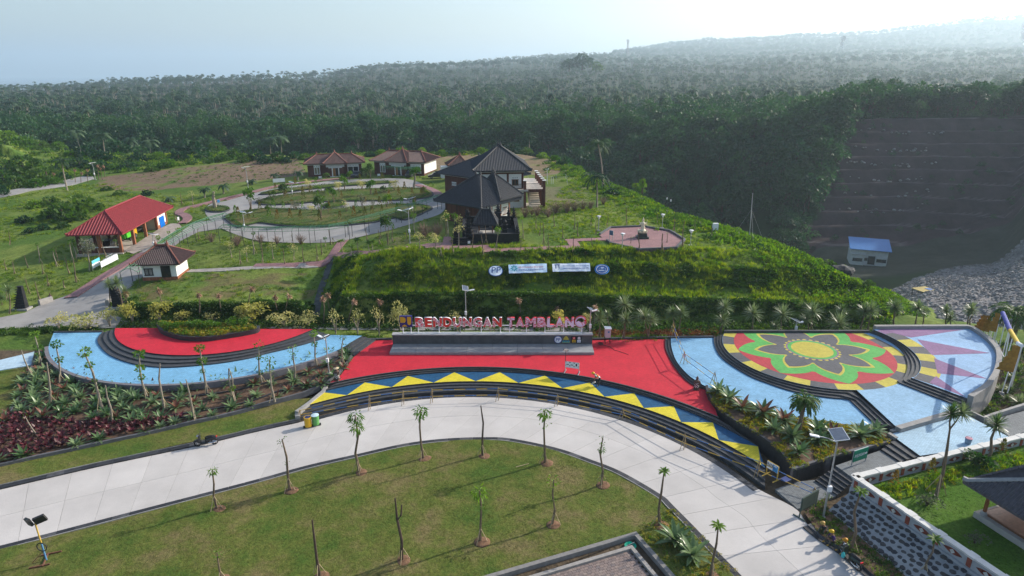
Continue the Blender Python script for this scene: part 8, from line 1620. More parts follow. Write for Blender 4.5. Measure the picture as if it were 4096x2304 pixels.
for lb,c,b,t,s in[('tall branched yucca rising in front of the grey garden wall','N',(1690,640),(1830,-30),1.),('slim yucca leaning over the garden wall further right','N',(2185,330),(2300,-70),1.)]: 
    o=sap(lb,c,b,t,[],'yuccas in the walled garden','yucca',0,z=.45,bark=BARK,name='yucca_palm',r=.09); zt,xt=topz(o.location,*Q(c,*t)); h=zt-.45; dx=xt-o.location[0]
    if 'branched' in lb:
        mb=MB(); mb.tube([(dx,0,h),(dx-.15,0,h+.6),(dx-.12,0,h+1.15)],[.06,.05,.045],6); mb.tube([(dx,0,h),(dx+.35,.1,h+.5),(dx+.62,.1,h+1.1)],[.06,.05,.045],6); mb.build('branch',BARK,o); part('crown',YUC[0],o,(dx-.12,0,h+1.15),0,.62); part('crown',YUC[1],o,(dx+.62,.1,h+1.1),1,.62)
        for k in range(3): part('stake',stake(1.3),o,(0,0,0),k*2.1,1.3)
    else: part('crown',YUC[0],o,(dx,0,h),0,.75)
# ---- palms
def palmthing(label,base,h,lean,L,n=18,group='coconut palms',detail=True,mesh=None):
    o=thing('coconut_palm',label,'palm',base,0,group); mb=MB(); mb.tube([(0,0,-.3),(lean*.12,0,h*.3),(lean*.45,0,h*.65),(lean,0,h)],[.2,.15,.13,.11],7); mb.build('trunk',BARKP,o); key=(n,detail)
    if key not in PALMM:
        me=palm('crown',5+n,0,F_PL if detail else F_PL,BARKP,n,4.,0,.02,leaflets=detail); PALMM[key]=me
    part('crown',PALMM[key],o,(lean,0,h),rp.uniform(0,6),L/4.); return o
PALMM={}
def palmat(label,c,b,t,L,**k): base=hitq(c,*b); zt,xt=topz(base,*Q(c,*t)); return palmthing(label,base,zt-base[2],xt-base[0],L,**k)
palmat('very tall coconut palm at the edge of the hill above the ravine','C',(1790,640),(1740,185),3.3); palmat('shorter coconut palm in front of the very tall one','C',(1730,825),(1728,520),3.2)
palmat('coconut palm beyond the black roofs at the back of the hill','C',(1050,230),(1050,120),3.0); palmat('lone thin palm beside the far left road','A',(678,415),(618,110),2.6)
for k,(x,y) in enumerate([(218,332),(273,338),(348,350),(387,356),(687,350),(713,346)]): b=R(x,225-8*(k>1)+3*k,-6); zt=topz(b,x,y)[0]; palmthing('coconut palm standing above the bushes behind the brown field, {o} from the left',b,zt-b[2],rp.uniform(-1,1),4.2,14,'coconut palms behind the brown field',False)
# date palm in the right planter
b=W3('I',1490,1330,.34); zt,xt=topz(b,*Q('I',1560,1000)); o=thing('date_palm','shaggy date palm with a leaning trunk in the right planter','palm',b); h=zt-b[2]; dx=xt-b[0]; mb=MB(); mb.tube([(0,0,-.1),(dx*.35,0,h*.35),(dx*.75,0,h*.7),(dx,0,h)],[.2,.17,.16,.19],9); mb.build('trunk',BARK,o); mb=MB()
for k in range(60): a=k*2.4; f=.1+.88*k/60; mb.tube([(dx*f,0,h*f),(dx*f+.26*math.cos(a),.26*math.sin(a),h*f+.14)],[.05,.02],4)
q=mb.build('leaf_scars',BARKD,o); q['kind']='stuff'; part('crown',palm('crown',77,0,F_MD,BARK,36,1.5,0,.02,leaflets=True),o,(dx,0,h),0,1.)
for k in range(2): part('stake',stake(1.3),o,(0,0,0),k*2.6+1,1.2)
b=W3('J',2440,420,.1); zt,xt=topz(b,*Q('J',2475,120)); o=thing('date_palm','large date palm behind the blue and yellow pole at the right edge','palm',b); h=zt-b[2]; mb=MB(); mb.tube([(0,0,-.1),(.3,0,h*.5),(xt-b[0],0,h)],[.25,.2,.2],9); mb.build('trunk',BARK,o); part('crown',palm('crown',78,0,F_MD,BARK,34,2.6,0,.02,leaflets=True),o,(xt-b[0],0,h),0,1.)
# ---- bare and leafy saplings of the hilltop, the lower field and the left slope
GH='thin staked saplings on the hilltop grass'
HB=[((985,1150),(975,940),2),((1120,1050),(1110,880),0),((1155,1110),(1160,970),0),((1190,1195),(1185,970),0),((1245,1280),(1245,1090),0),((1300,1025),(1295,880),0),((1380,1150),(1385,1010),0),((1500,1050),(1508,900),0),((1540,1130),(1535,970),0),((1490,1280),(1500,1110),0),((1680,1250),(1675,1130),0),((1670,1020),(1680,880),0),((1722,1105),(1725,960),0),((1835,1030),(1840,890),0),((2030,1010),(2030,830),0),((2150,1275),(2155,1085),0),((2380,1280),(2390,1090),0),((2335,990),(2340,900),0),((2505,1075),(2510,930),0),((960,1290),(965,1110),0),((590,1310),(565,1100),0),((480,1250),(480,1060),0),((622,1200),(608,1010),0),((715,1240),(735,1040),3),((290,1290),(275,1120),1),((160,1320),(155,1140),2),((110,1260),(105,1130),4),((340,1250),(335,1050),4),((930,1180),(930,1060),0),((2435,1190),(2440,1080),1),((2070,1200),(2080,1130),1),((1205,1215),(1200,1170),1)]
CRK={0:[],1:[(1,WISP,.55)],2:[(1,BALL,.6),(.7,WISP,.5)],3:[(1,DROOP,.8),(.8,SPARSE,.7)],4:[(1,SPI,.75)],5:[(1,BALL,.8),(.75,BALL,.5)],6:[(1,ITR,.9)],7:[(1,TUFT,1.5)]}
KND={0:'bare thin staked sapling',1:'staked sapling with few leaves',2:'staked sapling with small leafy top',3:'leafy staked sapling',4:'staked sapling with pale leaves',5:'staked sapling with round leaf balls',6:'young tree with a full crown',7:'small palm like sapling'}
WHR={'h':'on the hilltop grass','d':'along the hill edge side','a':'on the left slope','b':'in the field below the ring road'}
def many(c,L_,grp,w,st=2):
    for b,t,k in L_: sap(KND[k]+' '+WHR[w]+', {o} from the left',c,b,t,CRK[k],grp,stakes=st,bark=BARK if k in(0,1) else BARKP)
many('C',HB,GH,'h'); many('D',[((140,770),(140,640),0),((368,770),(380,590),0),((575,745),(600,455),0),((865,640),(875,500),0),((490,560),(500,440),0),((700,570),(705,440),0),((320,490),(325,400),0)],GH,'d')
many('A',[((395,1140),(375,950),2),((282,1185),(245,1060),0),((575,1175),(530,1010),2),((592,1130),(555,990),1),((770,1335),(735,1100),1),((740,1120),(700,930),2),((770,1090),(715,915),5),((700,1250),(650,1060),1),((1000,1090),(960,950),1),((1068,1085),(1025,900),1),((1190,1020),(1155,910),2),((148,1255),(125,1110),1),((430,1250),(425,1130),1),((492,1365),(470,1250),1),((642,1390),(630,1280),1),((1700,880),(1695,830),2),((1795,870),(1790,800),5),((1590,960),(1590,880),5),((1830,560),(1810,420),1),((1940,560),(1930,440),4),((1770,710),(1745,590),0),((2000,900),(1990,790),1),((60,1210),(40,1100),0),((100,950),(85,820),0)],'staked saplings on the left slope','a')
sap('big leafy grey green tree beside the garage wall','A',(905,1215),(870,960),[(1,GRT,1.3),(.8,GRT,1.0)],'staked saplings on the left slope',stakes=2)
many('F',[((305,190),(250,25),0),((398,245),(350,65),0),((75,240),(60,110),1),((640,130),(635,40),2),((485,105),(470,10),1)],'staked saplings on the left slope','a')
many('B',[((70,1340),(50,1210),4),((160,1405),(140,1240),1),((218,1380),(210,1260),4),((382,1390),(360,1180),1),((480,1355),(475,1220),4),((605,1400),(580,1240),0),((695,1360),(690,1230),4),((797,1390),(780,1220),0),((970,1310),(965,1150),0),((1062,1200),(1040,1050),0),((1180,1290),(1165,1170),7),((1332,1290),(1330,1160),7),((1275,1300),(1270,1220),7),((1452,1300),(1445,1190),7),((1490,1285),(1480,1170),7),((1432,1170),(1420,1020),0),((1550,1205),(1540,1050),0),((1572,1140),(1565,1020),0),((1690,1175),(1680,1010),0),((1832,1150),(1820,1050),0),((1912,1085),(1895,900),3),((1957,1265),(1955,1120),4),((2127,1258),(2110,1150),4),((925,1370),(915,1200),0),((1010,1220),(1005,1140),2),((680,1170),(668,1100),1),((290,1300),(285,1090),2),((2245,1120),(2235,900),3),((2330,1100),(2310,900),3)],'staked saplings in the field below the ring road','b')
# ---- dry brown bushes
for c,L_ in(('C',[(1010,925,105,125),(1130,915,90,120),(1240,930,70,110),(1320,895,120,140),(1430,880,100,140),(1505,865,80,110),(1590,855,90,110),(1665,845,80,100),(1795,800,70,90),(895,960,90,110),(1075,905,60,70)]),('B',[(130,1200,100,110),(360,1195,110,110),(765,1200,120,110),(525,1195,80,90),(2005,1125,110,150),(2130,1115,110,150)]),('A',[(2130,930,70,110),(2385,970,90,110)])):
    for a,b,w,h in L_:
        base=hitq(c,a,b); zt=topz(base,*Q(c,a,b-h))[0]-base[2]; o=thing('dry_bush','leafless brown brush shaped bush, {o} of the bare bushes from the left','bush',base,0,'leafless brown bushes'); part('branches',DRB[rp.integers(2)],o,(0,0,0),rp.uniform(0,6),max(1.,zt)); 
# ---- ring road islands: clipped coppery cones and trees
for a,b in[(450,745),(620,745),(785,695),(790,755),(865,700),(1030,720),(1520,725),(1650,722),(1662,665),(1808,660),(1978,715),(1885,715),(590,850),(680,850),(785,845),(1050,870),(1320,845),(1557,825),(1670,820),(1780,818),(1912,815),(1580,885),(1735,890),(1480,912),(1160,965),(955,975),(765,965),(660,955),(530,955),(110,915),(140,935),(168,965),(270,945),(450,945),(915,600),(1360,562),(1585,560),(1750,725),(935,735),(1290,720),(1175,745),(2000,700),(510,660),(710,610),(355,870),(490,840),(1410,800),(240,960),(1900,870),(1410,925),(1300,930)]:
    base=hitq('B',a,b); o=thing('cone_shrub','small clipped cone shrub with coppery tips, {o} of the cones from the left','shrub',base,0,'clipped cone shrubs of the ring road'); part('foliage',CYP[rp.integers(3)],o,(0,0,.15),rp.uniform(0,6),rp.uniform(1.3,1.9))
GI_='young trees on the ring road islands'
for lb,b,cc,w,ms in[('round crowned tree on the left tip of the middle island',(598,728),(588,640),100,ITR),('round crowned tree standing at the left edge of the ring road',(268,895),(245,715),105,ITR),('dense round tree in the middle of the lower island',(970,972),(962,775),112,ITR),('dark round tree on the little centre island',(1097,795),(1088,688),72,ITR),('tree with a white flower head on the middle island',(1207,672),(1192,570),75,ITR),('narrow dark tree on the left of the middle island',(492,755),(486,690),52,ITR),('grey green tree on the left of the lower island',(718,862),(712,800),95,GRT),('tall leafy tree in front of the ring road, beside the solar lamp',(1640,1205),(1650,985),115,ITR),('leafy tree with many trunks on the middle island',(1468,712),(1462,615),85,ITR),('pale yellow tree on the middle island, left of its centre',(1150,695),(1150,612),60,PSH),('pale yellow tree on the middle island',(1380,660),(1378,600),75,PSH),('pale yellow tree on the right of the middle island',(1703,668),(1700,605),80,PSH),('small bushy tree between the two pale trees',(1598,690),(1598,640),58,ITR),('pale yellow tree on the lower island left of the centre',(1222,885),(1222,795),65,SPI),('thin grey tree on the lower island',(1382,855),(1376,745),75,GRT),('small bright tree right of the centre island',(1630,838),(1620,755),80,ITR),('small pale tree on the left of the lower island',(872,895),(868,830),52,PSH),('small dark tree beside the dense round one',(1040,895),(1035,820),50,ITR),('slim tree on the lower island right of its centre',(1492,890),(1486,780),45,GRT),('small green bush tree at the left end of the lower island',(440,880),(438,835),60,ITR),('pale young tree at the left of the top island',(838,655),(832,580),55,PSH),('small tree on the top island near the white steps',(945,680),(945,640),60,ITR),('small green tree right of the top island middle',(1028,690),(1025,650),55,ITR),('green tree at the foot of the left house steps',(1195,560),(1195,515),75,ITR),('layered bright tree left of the left house steps',(1020,548),(1018,505),70,ITR),('layered bright tree beside the dark pickup',(1255,555),(1255,500),60,ITR),('bushy green tree between the two houses',(1420,520),(1415,460),85,ITR),('thin young tree in front of the right house',(1465,540),(1465,430),70,ITR),('leafy tree by the long rear hall',(2290,620),(2290,575),90,GRT),('pale leafy shrub in front of the front hall wall',(2225,1100),(2215,930),80,SPI),('yellow leaved tree in front of the front hall corner',(2360,1180),(2350,960),70,SPI),('small reddish bush beside the pink path',(1090,1200),(1090,1165),70,CYP),('round dark bush at the left end of the middle island',(350,790),(360,755),80,GRT),('low round shrub on the lower island',(1365,895),(1365,870),45,ITR),('broad shrub on the right end of the lower island',(1895,815),(1895,785),100,GRT),('pale low shrub row end of the middle island',(2000,700),(2000,650),60,ITR)]: shrub(lb,'B',b,cc,w,ms,GI_,'tree','young_tree',bark=BARK)
o=sap('large staked tree with a bare thick trunk before the right house','B',(1900,650),(1908,480),[(1,ITR,1.35)],GI_,'tree',3,bark=BARKP,name='young_tree',r=.2)
o=sap('old twisted tree on the small roundabout','A',(2165,590),(2150,420),[(1,WISP,1.6),(.8,WISP,1.2)],GI_,'tree',3,bark=BARKP,name='twisted_tree',r=.28)
for a,b,t in[(2250,440,340),(2060,480,370),(1700,520,460)]: palmat('young feathery palm in the grass left of the ring road, {o} from the left','A',(a,b),(a,t+20),1.9,n=12,group='young palms in the left grass',detail=False)
for a,b,t in[(500,560,500),(735,560,470),(265,600,560)]: palmat('young feathery palm beside the left house, {o} from the left','B',(a,b),(a,t),1.8,n=12,group='young palms by the left house',detail=False)
# ---- woods at the hill edge: each bush and tree its own thing
CRW=[broad('crown',61,2.,1.,520,.22,F_MD,BARKD,.8,7,False),broad('crown',62,2.,1.,520,.22,F_BR,BARKD,.75,7,False),broad('crown',63,2.,1.,480,.22,F_DK,BARKD,.85,7,False)]
def wood(x,y,r,dist=None,k=None,lift=0,lab='leafy {kind} tree on the wooded left hill edge, {o} from the left',grp='trees on the wooded hill edge'):
    k=rp.integers(3) if k is None else k
    p=hit(x,y+r*.8) if dist is None else R(x,dist,0); 
    if dist is not None: zz=topz(p,x,y+r*.8)[0]; p=R(x,dist,zz)
    sc=r*KD/FPX*(p[1]*cP-(p[2]-CH)*sP); o=thing('broadleaf_tree',lab.replace('{kind}',['mid green','bright green','dark green'][k]),'tree',p,0,grp); mb=MB(); mb.tube([(0,0,-sc*.6),(0,0,sc*.6)],[.09*sc,.04*sc],5); mb.build('trunk',BARKD,o); part('crown',CRW[k],o,(0,0,-sc*.95+lift*sc),rp.uniform(0,6.28),(sc*1.08,sc*1.08,sc*.95))
for a in[(215,372,32,None,2),(300,360,30,None,2),(350,388,24,None,2),(485,362,36,None,2),(545,362,26),(592,378,24),(425,402,24),(645,382,26),(700,385,24),(742,384,18),(60,398,42,None,0),(120,424,36,None,0),(20,332,30,None,1),(62,346,30,None,1),(102,356,24,None,0),(148,358,18,None,1),(10,432,38,None,0),(202,402,28,None,2),(252,408,26,None,2),(322,408,22),(382,418,16),(42,446,28),(92,452,22),(180,382,20,None,1),(450,385,24),(515,385,22,None,2),(400,384,20,None,1),(615,392,18),(670,396,18,None,2),(265,385,24),(560,390,20),(0,470,24),(140,448,18,None,1),(770,388,16),(720,398,14),(160,436,18,None,2),(235,430,14)]: wood(*a)
for a in[(960,378,18,None,1),(1010,374,22,None,1),(1062,372,10,None,1),(1112,378,14,None,1),(1142,375,16),(1290,362,20,None,2),(1325,372,14),(1365,385,16,None,1),(1420,398,20),(1395,392,14,None,1),(930,382,14),(1040,380,13,None,2),(1090,382,12),(1210,372,14,None,1),(1455,418,15,None,1),(1250,372,13),(1160,378,12,None,2),(985,384,12,None,0)]: wood(*a,lab='leafy {kind} bush behind the houses and black roofs, {o} from the left',grp='bushes behind the houses')
for a in[(1542,476,20,None,2),(1556,470,13),(1855,572,10),(1610,470,13,None,1),(1940,606,10,None,1),(1910,615,14),(1990,640,10),(2060,650,12,None,1),(2085,655,18,None,0),(2120,668,16),(2152,700,16,None,1),(2185,705,13),(2215,738,14,None,1),(2250,742,20,None,1),(2290,765,16),(2320,770,14,None,0),(1800,568,10,None,1),(2005,655,12,None,2),(1955,628,12,None,0),(1840,585,13,None,0),(2165,730,14)]: wood(*a,lab='{kind} vine bush on the steep right hill edge, {o} from the left',grp='bushes on the right hill edge')
for lb,b,w,h in[('tall pillar of vines at the hill edge',(2185,680),32,150),('leaning arch of vines beside the vine pillar',(2120,650),40,70)]:
    base=hitq('C',*b); zt=topz(base,*Q('C',b[0],b[1]-h))[0]-base[2]; o=thing('vine_pillar',lb,'vines',base,0,'vine pillars at the hill edge'); mb=MB(); mb.tube([(0,0,-.3),(0,0,zt)],[.25,.12],6); mb.build('trunk',BARKD,o); part('vine_leaves',CRW[1],o,(0,0,-zt*.15),0,(.9,.9,zt*.56))
for a in[(160,517,44),(205,497,46),(175,520,30),(128,497,24),(225,505,26),(90,505,22),(135,530,20),(60,545,18),(110,565,16),(160,560,16),(205,540,16),(75,575,14),(300,480,14),(370,480,14),(270,470,12)]: wood(*a,lab='wild {kind} shrub left of the red garage roof, {o} from the left',grp='wild shrubs on the left grass')
wood(1465,140,26,1050,2,0,'big dark tree standing out above the forest skyline','skyline trees'); wood(1432,152,20,1060,2,0,'lower dark tree left of the big skyline tree','skyline trees'); wood(1500,158,16,1060,0,0,'small dark tree right of the big skyline tree','skyline trees')
# ---- bromeliads, crimson plants
BEDP=[tuple(p) for p in BED]; CRIP=[tuple(D(x,y,-.5)[:2]) for x,y in[(30,1046),(110,1058),(200,1064),(300,1064),(400,1058),(470,1050),(350,1084),(175,1122),(0,1160),(-80,1172),(-8,1080)]]
def poisson(poly,r,excl=[],n=6000,rng=rp):
    xs=[p[0] for p in poly];ys=[p[1] for p in poly]; c=np.stack([rng.uniform(min(xs),max(xs),n),rng.uniform(min(ys),max(ys),n)],1); ok=inpoly(c[:,0],c[:,1],poly)
    for e in excl: ok&=~inpoly(c[:,0],c[:,1],e)
    out=[]
    for p in c[ok]:
        rr=r(p) if callable(r) else r
        if all((p[0]-q[0])**2+(p[1]-q[1])**2>rr*rr for q in out): out.append(p)
    return out
stairx=D(480,1000,-.3)[0]
for p in poisson(BEDP,lambda p:.98 if p[0]<stairx else 1.35,[CRIP],5000):
    q=proj((p[0],p[1],-.3))
    if q[0]<-40: continue
    o=thing('bromeliad','green bromeliad rosette in the bed below the left stage, {o} from the left','bromeliad',(p[0],p[1],zb1(p)+.02),0,'bromeliads below the left stage'); part('leaf_rosette',BRO[rp.integers(3)],o,(0,0,0),rp.uniform(0,6),rp.uniform(.85,1.25))
for p in poisson(CRIP,.52,[],6000):
    q=proj((p[0],p[1],-.5))
    if q[0]<-20: continue
    o=thing('crimson_plant','dark crimson leaved plant in the lower left bed, {o} from the left','plant',(p[0],p[1],zb1(p)),0,'crimson plants in the lower left bed'); part('leaf_rosette',CRI[rp.integers(3)],o,(0,0,.1),rp.uniform(0,6),rp.uniform(1.,1.6))
for c,a,b,s in[('I',685,935,1.3),('I',795,1010,1.4),('I',925,1100,1.4),('I',1135,1150,1.6),('I',1345,1230,1.4),('I',1245,1315,1.2),('I',1425,1390,1.3),('I',1685,1330,1.4),('I',1690,1425,1.2),('I',1830,1370,1.3),('I',2115,1380,1.5),('I',2265,1340,1.2),('N',312,215,1.2),('N',245,60,1.2)]:
    p=W3(c,a,b,.36); o=thing('bromeliad','large dark bromeliad rosette in the right planter, {o} from the left','bromeliad',p,0,'bromeliads in the right planter'); part('leaf_rosette',BRO[rp.integers(3)],o,(0,0,.08),rp.uniform(0,6),s*1.15)
for lb,a,b,s in[('large bromeliad with a red heart on the bed above the court',1640,1110,1.7),('smaller bromeliad between the two large ones by the court',1760,1155,1.1),('large pale bromeliad in the bed right of the court',1815,1260,1.6)]:
    p=W3('M',a,b,-.7); o=thing('bromeliad',lb,'bromeliad',p,0,'bromeliads by the paved court'); part('leaf_rosette',BRO[rp.integers(3)],o,(0,0,.08),rp.uniform(0,6),s)
for lb,c,a,b,w,ms in[('coppery pointed shrub by the garden wall corner','N',1265,545,90,CYP),('coppery pointed shrub along the garden wall, second','N',1635,420,70,CYP),('green pointed shrub along the garden wall, third','N',2345,220,70,CYP)]:
    p=W3(c,a,b,.42); o=thing('cone_shrub',lb,'shrub',p,0,'pointed shrubs by the garden wall'); part('foliage',ms[0],o,(0,0,0),0,1.25)
for lb,a,b,w,m_ in[('dark purplish shrub under the yucca in the walled garden',1600,740,200,GRT),('leafy shrub beside the garden wall near the pavilion roof',2090,340,260,ITR),('flowering white shrub in the shade of the pavilion',2080,1120,180,GRT)]: shrub(lb,'N',(a,b),(a,b-60),w,m_,'shrubs in the walled garden',z=.42,name='garden_shrub',bark=BARKD)
# ================================================================= GROUND COVER (uncountable: stuff)
rs=np.random.default_rng(23)
def blades(mat,n,h,sp,w,lean=.35): a=rs.uniform(0,6.28,n); r=sp*np.sqrt(rs.random(n)); C=np.stack([r*np.cos(a),r*np.sin(a),np.full(n,-.04)],1); return mk('clump',C,np.stack([rs.normal(size=n)*lean,rs.normal(size=n)*lean,np.ones(n)],1),h*rs.uniform(.6,1.2,n),w,mat)
def puff(mat,n,r,L,W,flat=.7): d=unit(rs.normal(size=(n,3))); d[:,2]=np.abs(d[:,2]); return mk('clump',d*np.array([r,r,r*flat])*rs.uniform(.4,1,(n,1)),d+rs.normal(size=(n,3))*.6,L*rs.uniform(.7,1.3,n),W,mat)
GRB=[blades(F_GR,20,.5,.3,.07) for _ in range(3)]; GRD=[blades(F_GD,18,.32,.3,.06,.5) for _ in range(2)]; IVY=[puff(F_IV,26,.36,.2,.15,.8) for _ in range(3)]; VIN=[puff(F_BR,60,.8,.3,.22,.75),puff(F_MD,60,.8,.3,.22,.75),puff(F_GR,50,.7,.28,.2,.6)]
GCV=[puff(F_GC,18,.2,.11,.09,.9) for _ in range(2)]+[puff(F_BR,16,.2,.11,.09,.8)]; HDG=[puff(F_IV,46,.4,.15,.11,.9),puff(F_BR,40,.38,.15,.11,.9)]; LGR=leafmat('lawn blade',(.055,.085,.018),(.155,.14,.05),.3,nscale=.35,rough=.8); LGG=leafmat('lawn blade green',(.045,.10,.012),(.09,.15,.02),.35,nscale=.5,rough=.8)
TUF=[blades(LGR,11,.085,.12,.022,.7) for _ in range(3)]; TUG=[blades(LGG,11,.09,.12,.022,.7) for _ in range(2)]; HRED=[puff(leafmat('reddish hedge leaf',(.12,.04,.02),(.26,.12,.05),.3,nscale=1.),30,.3,.2,.09,.9)]
def samp(poly,n):
    xs=[p[0] for p in poly];ys=[p[1] for p in poly]; c=np.stack([rs.uniform(min(xs),max(xs),n),rs.uniform(min(ys),max(ys),n)],1); return c[inpoly(c[:,0],c[:,1],poly)]
def area(poly): P=np.array(poly); return abs(np.sum(P[:,0]*np.roll(P[:,1],-1)-np.roll(P[:,0],-1)*P[:,1]))/2
def bbn(poly,d): xs=[p[0] for p in poly];ys=[p[1] for p in poly]; return int((max(xs)-min(xs))*(max(ys)-min(ys))*d)
BLD=[[(-50,81),(-44.6,81.5),(-45.2,86.3),(-50.4,85.7)],[(-70.5,95.5),(-61,96),(-63.5,116.5),(-72,115)],[(-11,99.5),(-4.8,95.2),(0,101.),(-6,105.5)],[(-7.2,83.2),(1,83.6),(1,93.8),(-7,93.4)],[(-6,107.5),(5.6,108.5),(5,119),(-7,118)],[(-49.5,153),(-36,157),(-38,164),(-51,160)],[(-34,157),(-20.5,153.7),(-18.5,162),(-32,165.5)]]
HGf=np.nan_to_num(HG,nan=-50.); GYv,GXv=np.gradient(HGf,GS); SLP=np.hypot(GXv,GYv)
def slopeat(x,y): i=np.clip(((x-GX0)/GS).astype(int),0,len(gx)-1); j=np.clip(((y-GY0)/GS).astype(int),0,len(gy)-1); return SLP[j,i]
def clear(c):
    ok=np.ones(len(c),bool)
    for e in DRAPED+BLD: ok&=~inpoly(c[:,0],c[:,1],e)
    h=H(c[:,0],c[:,1]); return c[ok&~np.isnan(h)]
hp=lambda L_:[tuple(hit(*p)[:2]) for p in L_]
def gscat(name,label,c,protos,idx,smin,smax,zoff=0.,z=None,pw=1.):
    if len(c)==0: return
    zz=(H(c[:,0],c[:,1]) if z is None else z(c[:,0],c[:,1]))+zoff; P=np.stack([c[:,0],c[:,1],zz],1); ok=~np.isnan(zz); n=int(ok.sum()); scatter(name,P[ok],protos,np.asarray(idx)[ok],rs.uniform(0,6.28,n),rs.uniform(smin,smax,n))['label']=label
# terraces and the hilltop: tall bright grass on the flats, dark leaves on the cut faces
HILL=hp([(832,806),(838,700),(842,655),(900,632),(985,628),(1100,610),(1300,596),(1330,560),(1360,520),(1420,470),(1480,450),(1500,452),(1620,502),(1720,547),(1830,580),(1930,613),(2010,643),(2100,692),(2170,729),(2248,788),(2240,806),(1500,808)])
c=clear(samp(HILL,bbn(HILL,6.))); c=c[c[:,1]>70.4]; sl=slopeat(c[:,0],c[:,1]); nz=vnoise(c[:,0],c[:,1],3.5,31)
st_=sl>.62; flat_=~st_
u_=rs.random(len(c)); low=(c[:,1]>81.5)
g1=flat_&~low&(u_<.8); gscat('terrace_grass','tall bright yellow green grass on the terraces below the hilltop',c[g1],GRB+GRD,np.where(nz[g1]>.7,3+rs.integers(0,2,g1.sum()),rs.integers(0,3,g1.sum())),.7,1.45)
g2=flat_&low&(u_<.6)&(nz>.28); gscat('hilltop_grass','rough green grass of the hilltop lawn',c[g2],GRB+GRD,np.where(rs.random(g2.sum())<.72,3+rs.integers(0,2,g2.sum()),rs.integers(0,3,g2.sum())),.45,.95)
face=clear(samp(HILL,bbn(HILL,22.))); face=face[(face[:,1]>70.3)&(slopeat(face[:,0],face[:,1])>.62)]; n2=vnoise(face[:,0],face[:,1],2.2,33); gscat('terrace_leaves','dark leafy creepers covering the cut faces of the terraces',face,IVY+GRB[:1]+GRD,np.where((face[:,1]>73.5)&(n2>.42),3+rs.integers(0,3,len(face)),rs.integers(0,3,len(face))),.65,1.2,.05)
RIMB=hp([(1405,407),(1500,455),(1620,505),(1720,550),(1830,583),(1930,616),(2010,648),(2100,700),(2170,735),(2235,790)]); rc=np.array(RIMB); q=rs.random(5200)*(len(rc)-1.001); i=q.astype(int); f=(q-i)[:,None]; b=rc[i]*(1-f)+rc[i+1]*f; d=rs.normal(1.2,3.0,5200); b=b+np.stack([d*.86,d*.5],1); b=b[~np.isnan(H(b[:,0],b[:,1]))]; b=b[(b[:,1]>72)|(b[:,0]>41)]
gscat('vines','bright green vines and creepers spilling over the right edge of the hill',b,VIN,rs.choice([0,0,1,2],len(b)),.4,1.15,-.1)
NR=hp([(760,394),(950,388),(1110,390),(1250,382),(1402,404)]); rc=np.array(NR); q=rs.random(1300)*(len(rc)-1.001); i=q.astype(int); f=(q-i)[:,None]; b=rc[i]*(1-f)+rc[i+1]*f+np.stack([rs.normal(0,1,1300),rs.normal(3.,3.,1300)],1); b=b[~np.isnan(H(b[:,0],b[:,1]))]; gscat('undergrowth','low green undergrowth behind the houses and black roofs',b,VIN,rs.choice([0,1,1,2],len(b)),.5,1.3,-.1)
LW=hp([(-60,335),(100,352),(200,350),(460,384),(640,390),(640,402),(460,418),(250,440),(0,482),(-60,480)]); c=samp(LW,bbn(LW,.22)); c=c[~np.isnan(H(c[:,0],c[:,1]))]; gscat('undergrowth','low green undergrowth among the trees of the left hill edge',c,VIN,rs.choice([0,1,1,2],len(c)),.7,2.,-.1)
# left and middle fields
FLD=hp([(-60,780),(-60,500),(60,490),(250,455),(330,478),(480,468),(640,452),(760,440),(1090,440),(1098,520),(1110,570),(1100,612),(985,626),(900,630),(842,652),(836,700),(828,770),(760,800),(330,806),(270,780)])
c=clear(samp(FLD,bbn(FLD,1.75))); nz=vnoise(c[:,0],c[:,1],4.,35); nb=vnoise(c[:,0],c[:,1],16.,36); k=(nz>.3)&((c[:,1]<95)|(nb>.25)); c=c[k]; left=c[:,0]<-62
gscat('field_grass','patchy rough grass on the fields left of the hill',c,GRB+GRD,np.where(rs.random(len(c))<np.where(left,.45,.85),3+rs.integers(0,2,len(c)),rs.integers(0,3,len(c))),.45,1.05)
ISLP=[hp(I_) for I_ in ISL]; cc_=[]; ee=[]
for P in ISLP:
    A=np.array(P+[P[0]]); R_=resamp(A,int(plen(A)/.35)); ctr=A.mean(0); R_=ctr+(R_-ctr)*.965; cc_.append(R_); m=samp(P,int(bbn(P,1.1))); ee.append(m)
e=np.concatenate(cc_); gscat('island_hedge','low dark clipped hedging along the island edges',e,HDG,rs.choice([0,0,1],len(e)),.5,.8,.3); m=np.concatenate(ee); gscat('island_grass','short grass on the ring road islands',m,GRD,rs.integers(0,2,len(m)),.3,.6,.28)
face=clear(samp(hp([(320,812),(320,755),(785,750),(800,812)]),5200)); face=face[slopeat(face[:,0],face[:,1])>.6]; gscat('field_hedge','dark leafy hedge face below the guard house field',face,IVY+HDG,rs.choice([0,1,2,3],len(face)),.7,1.2,.05)
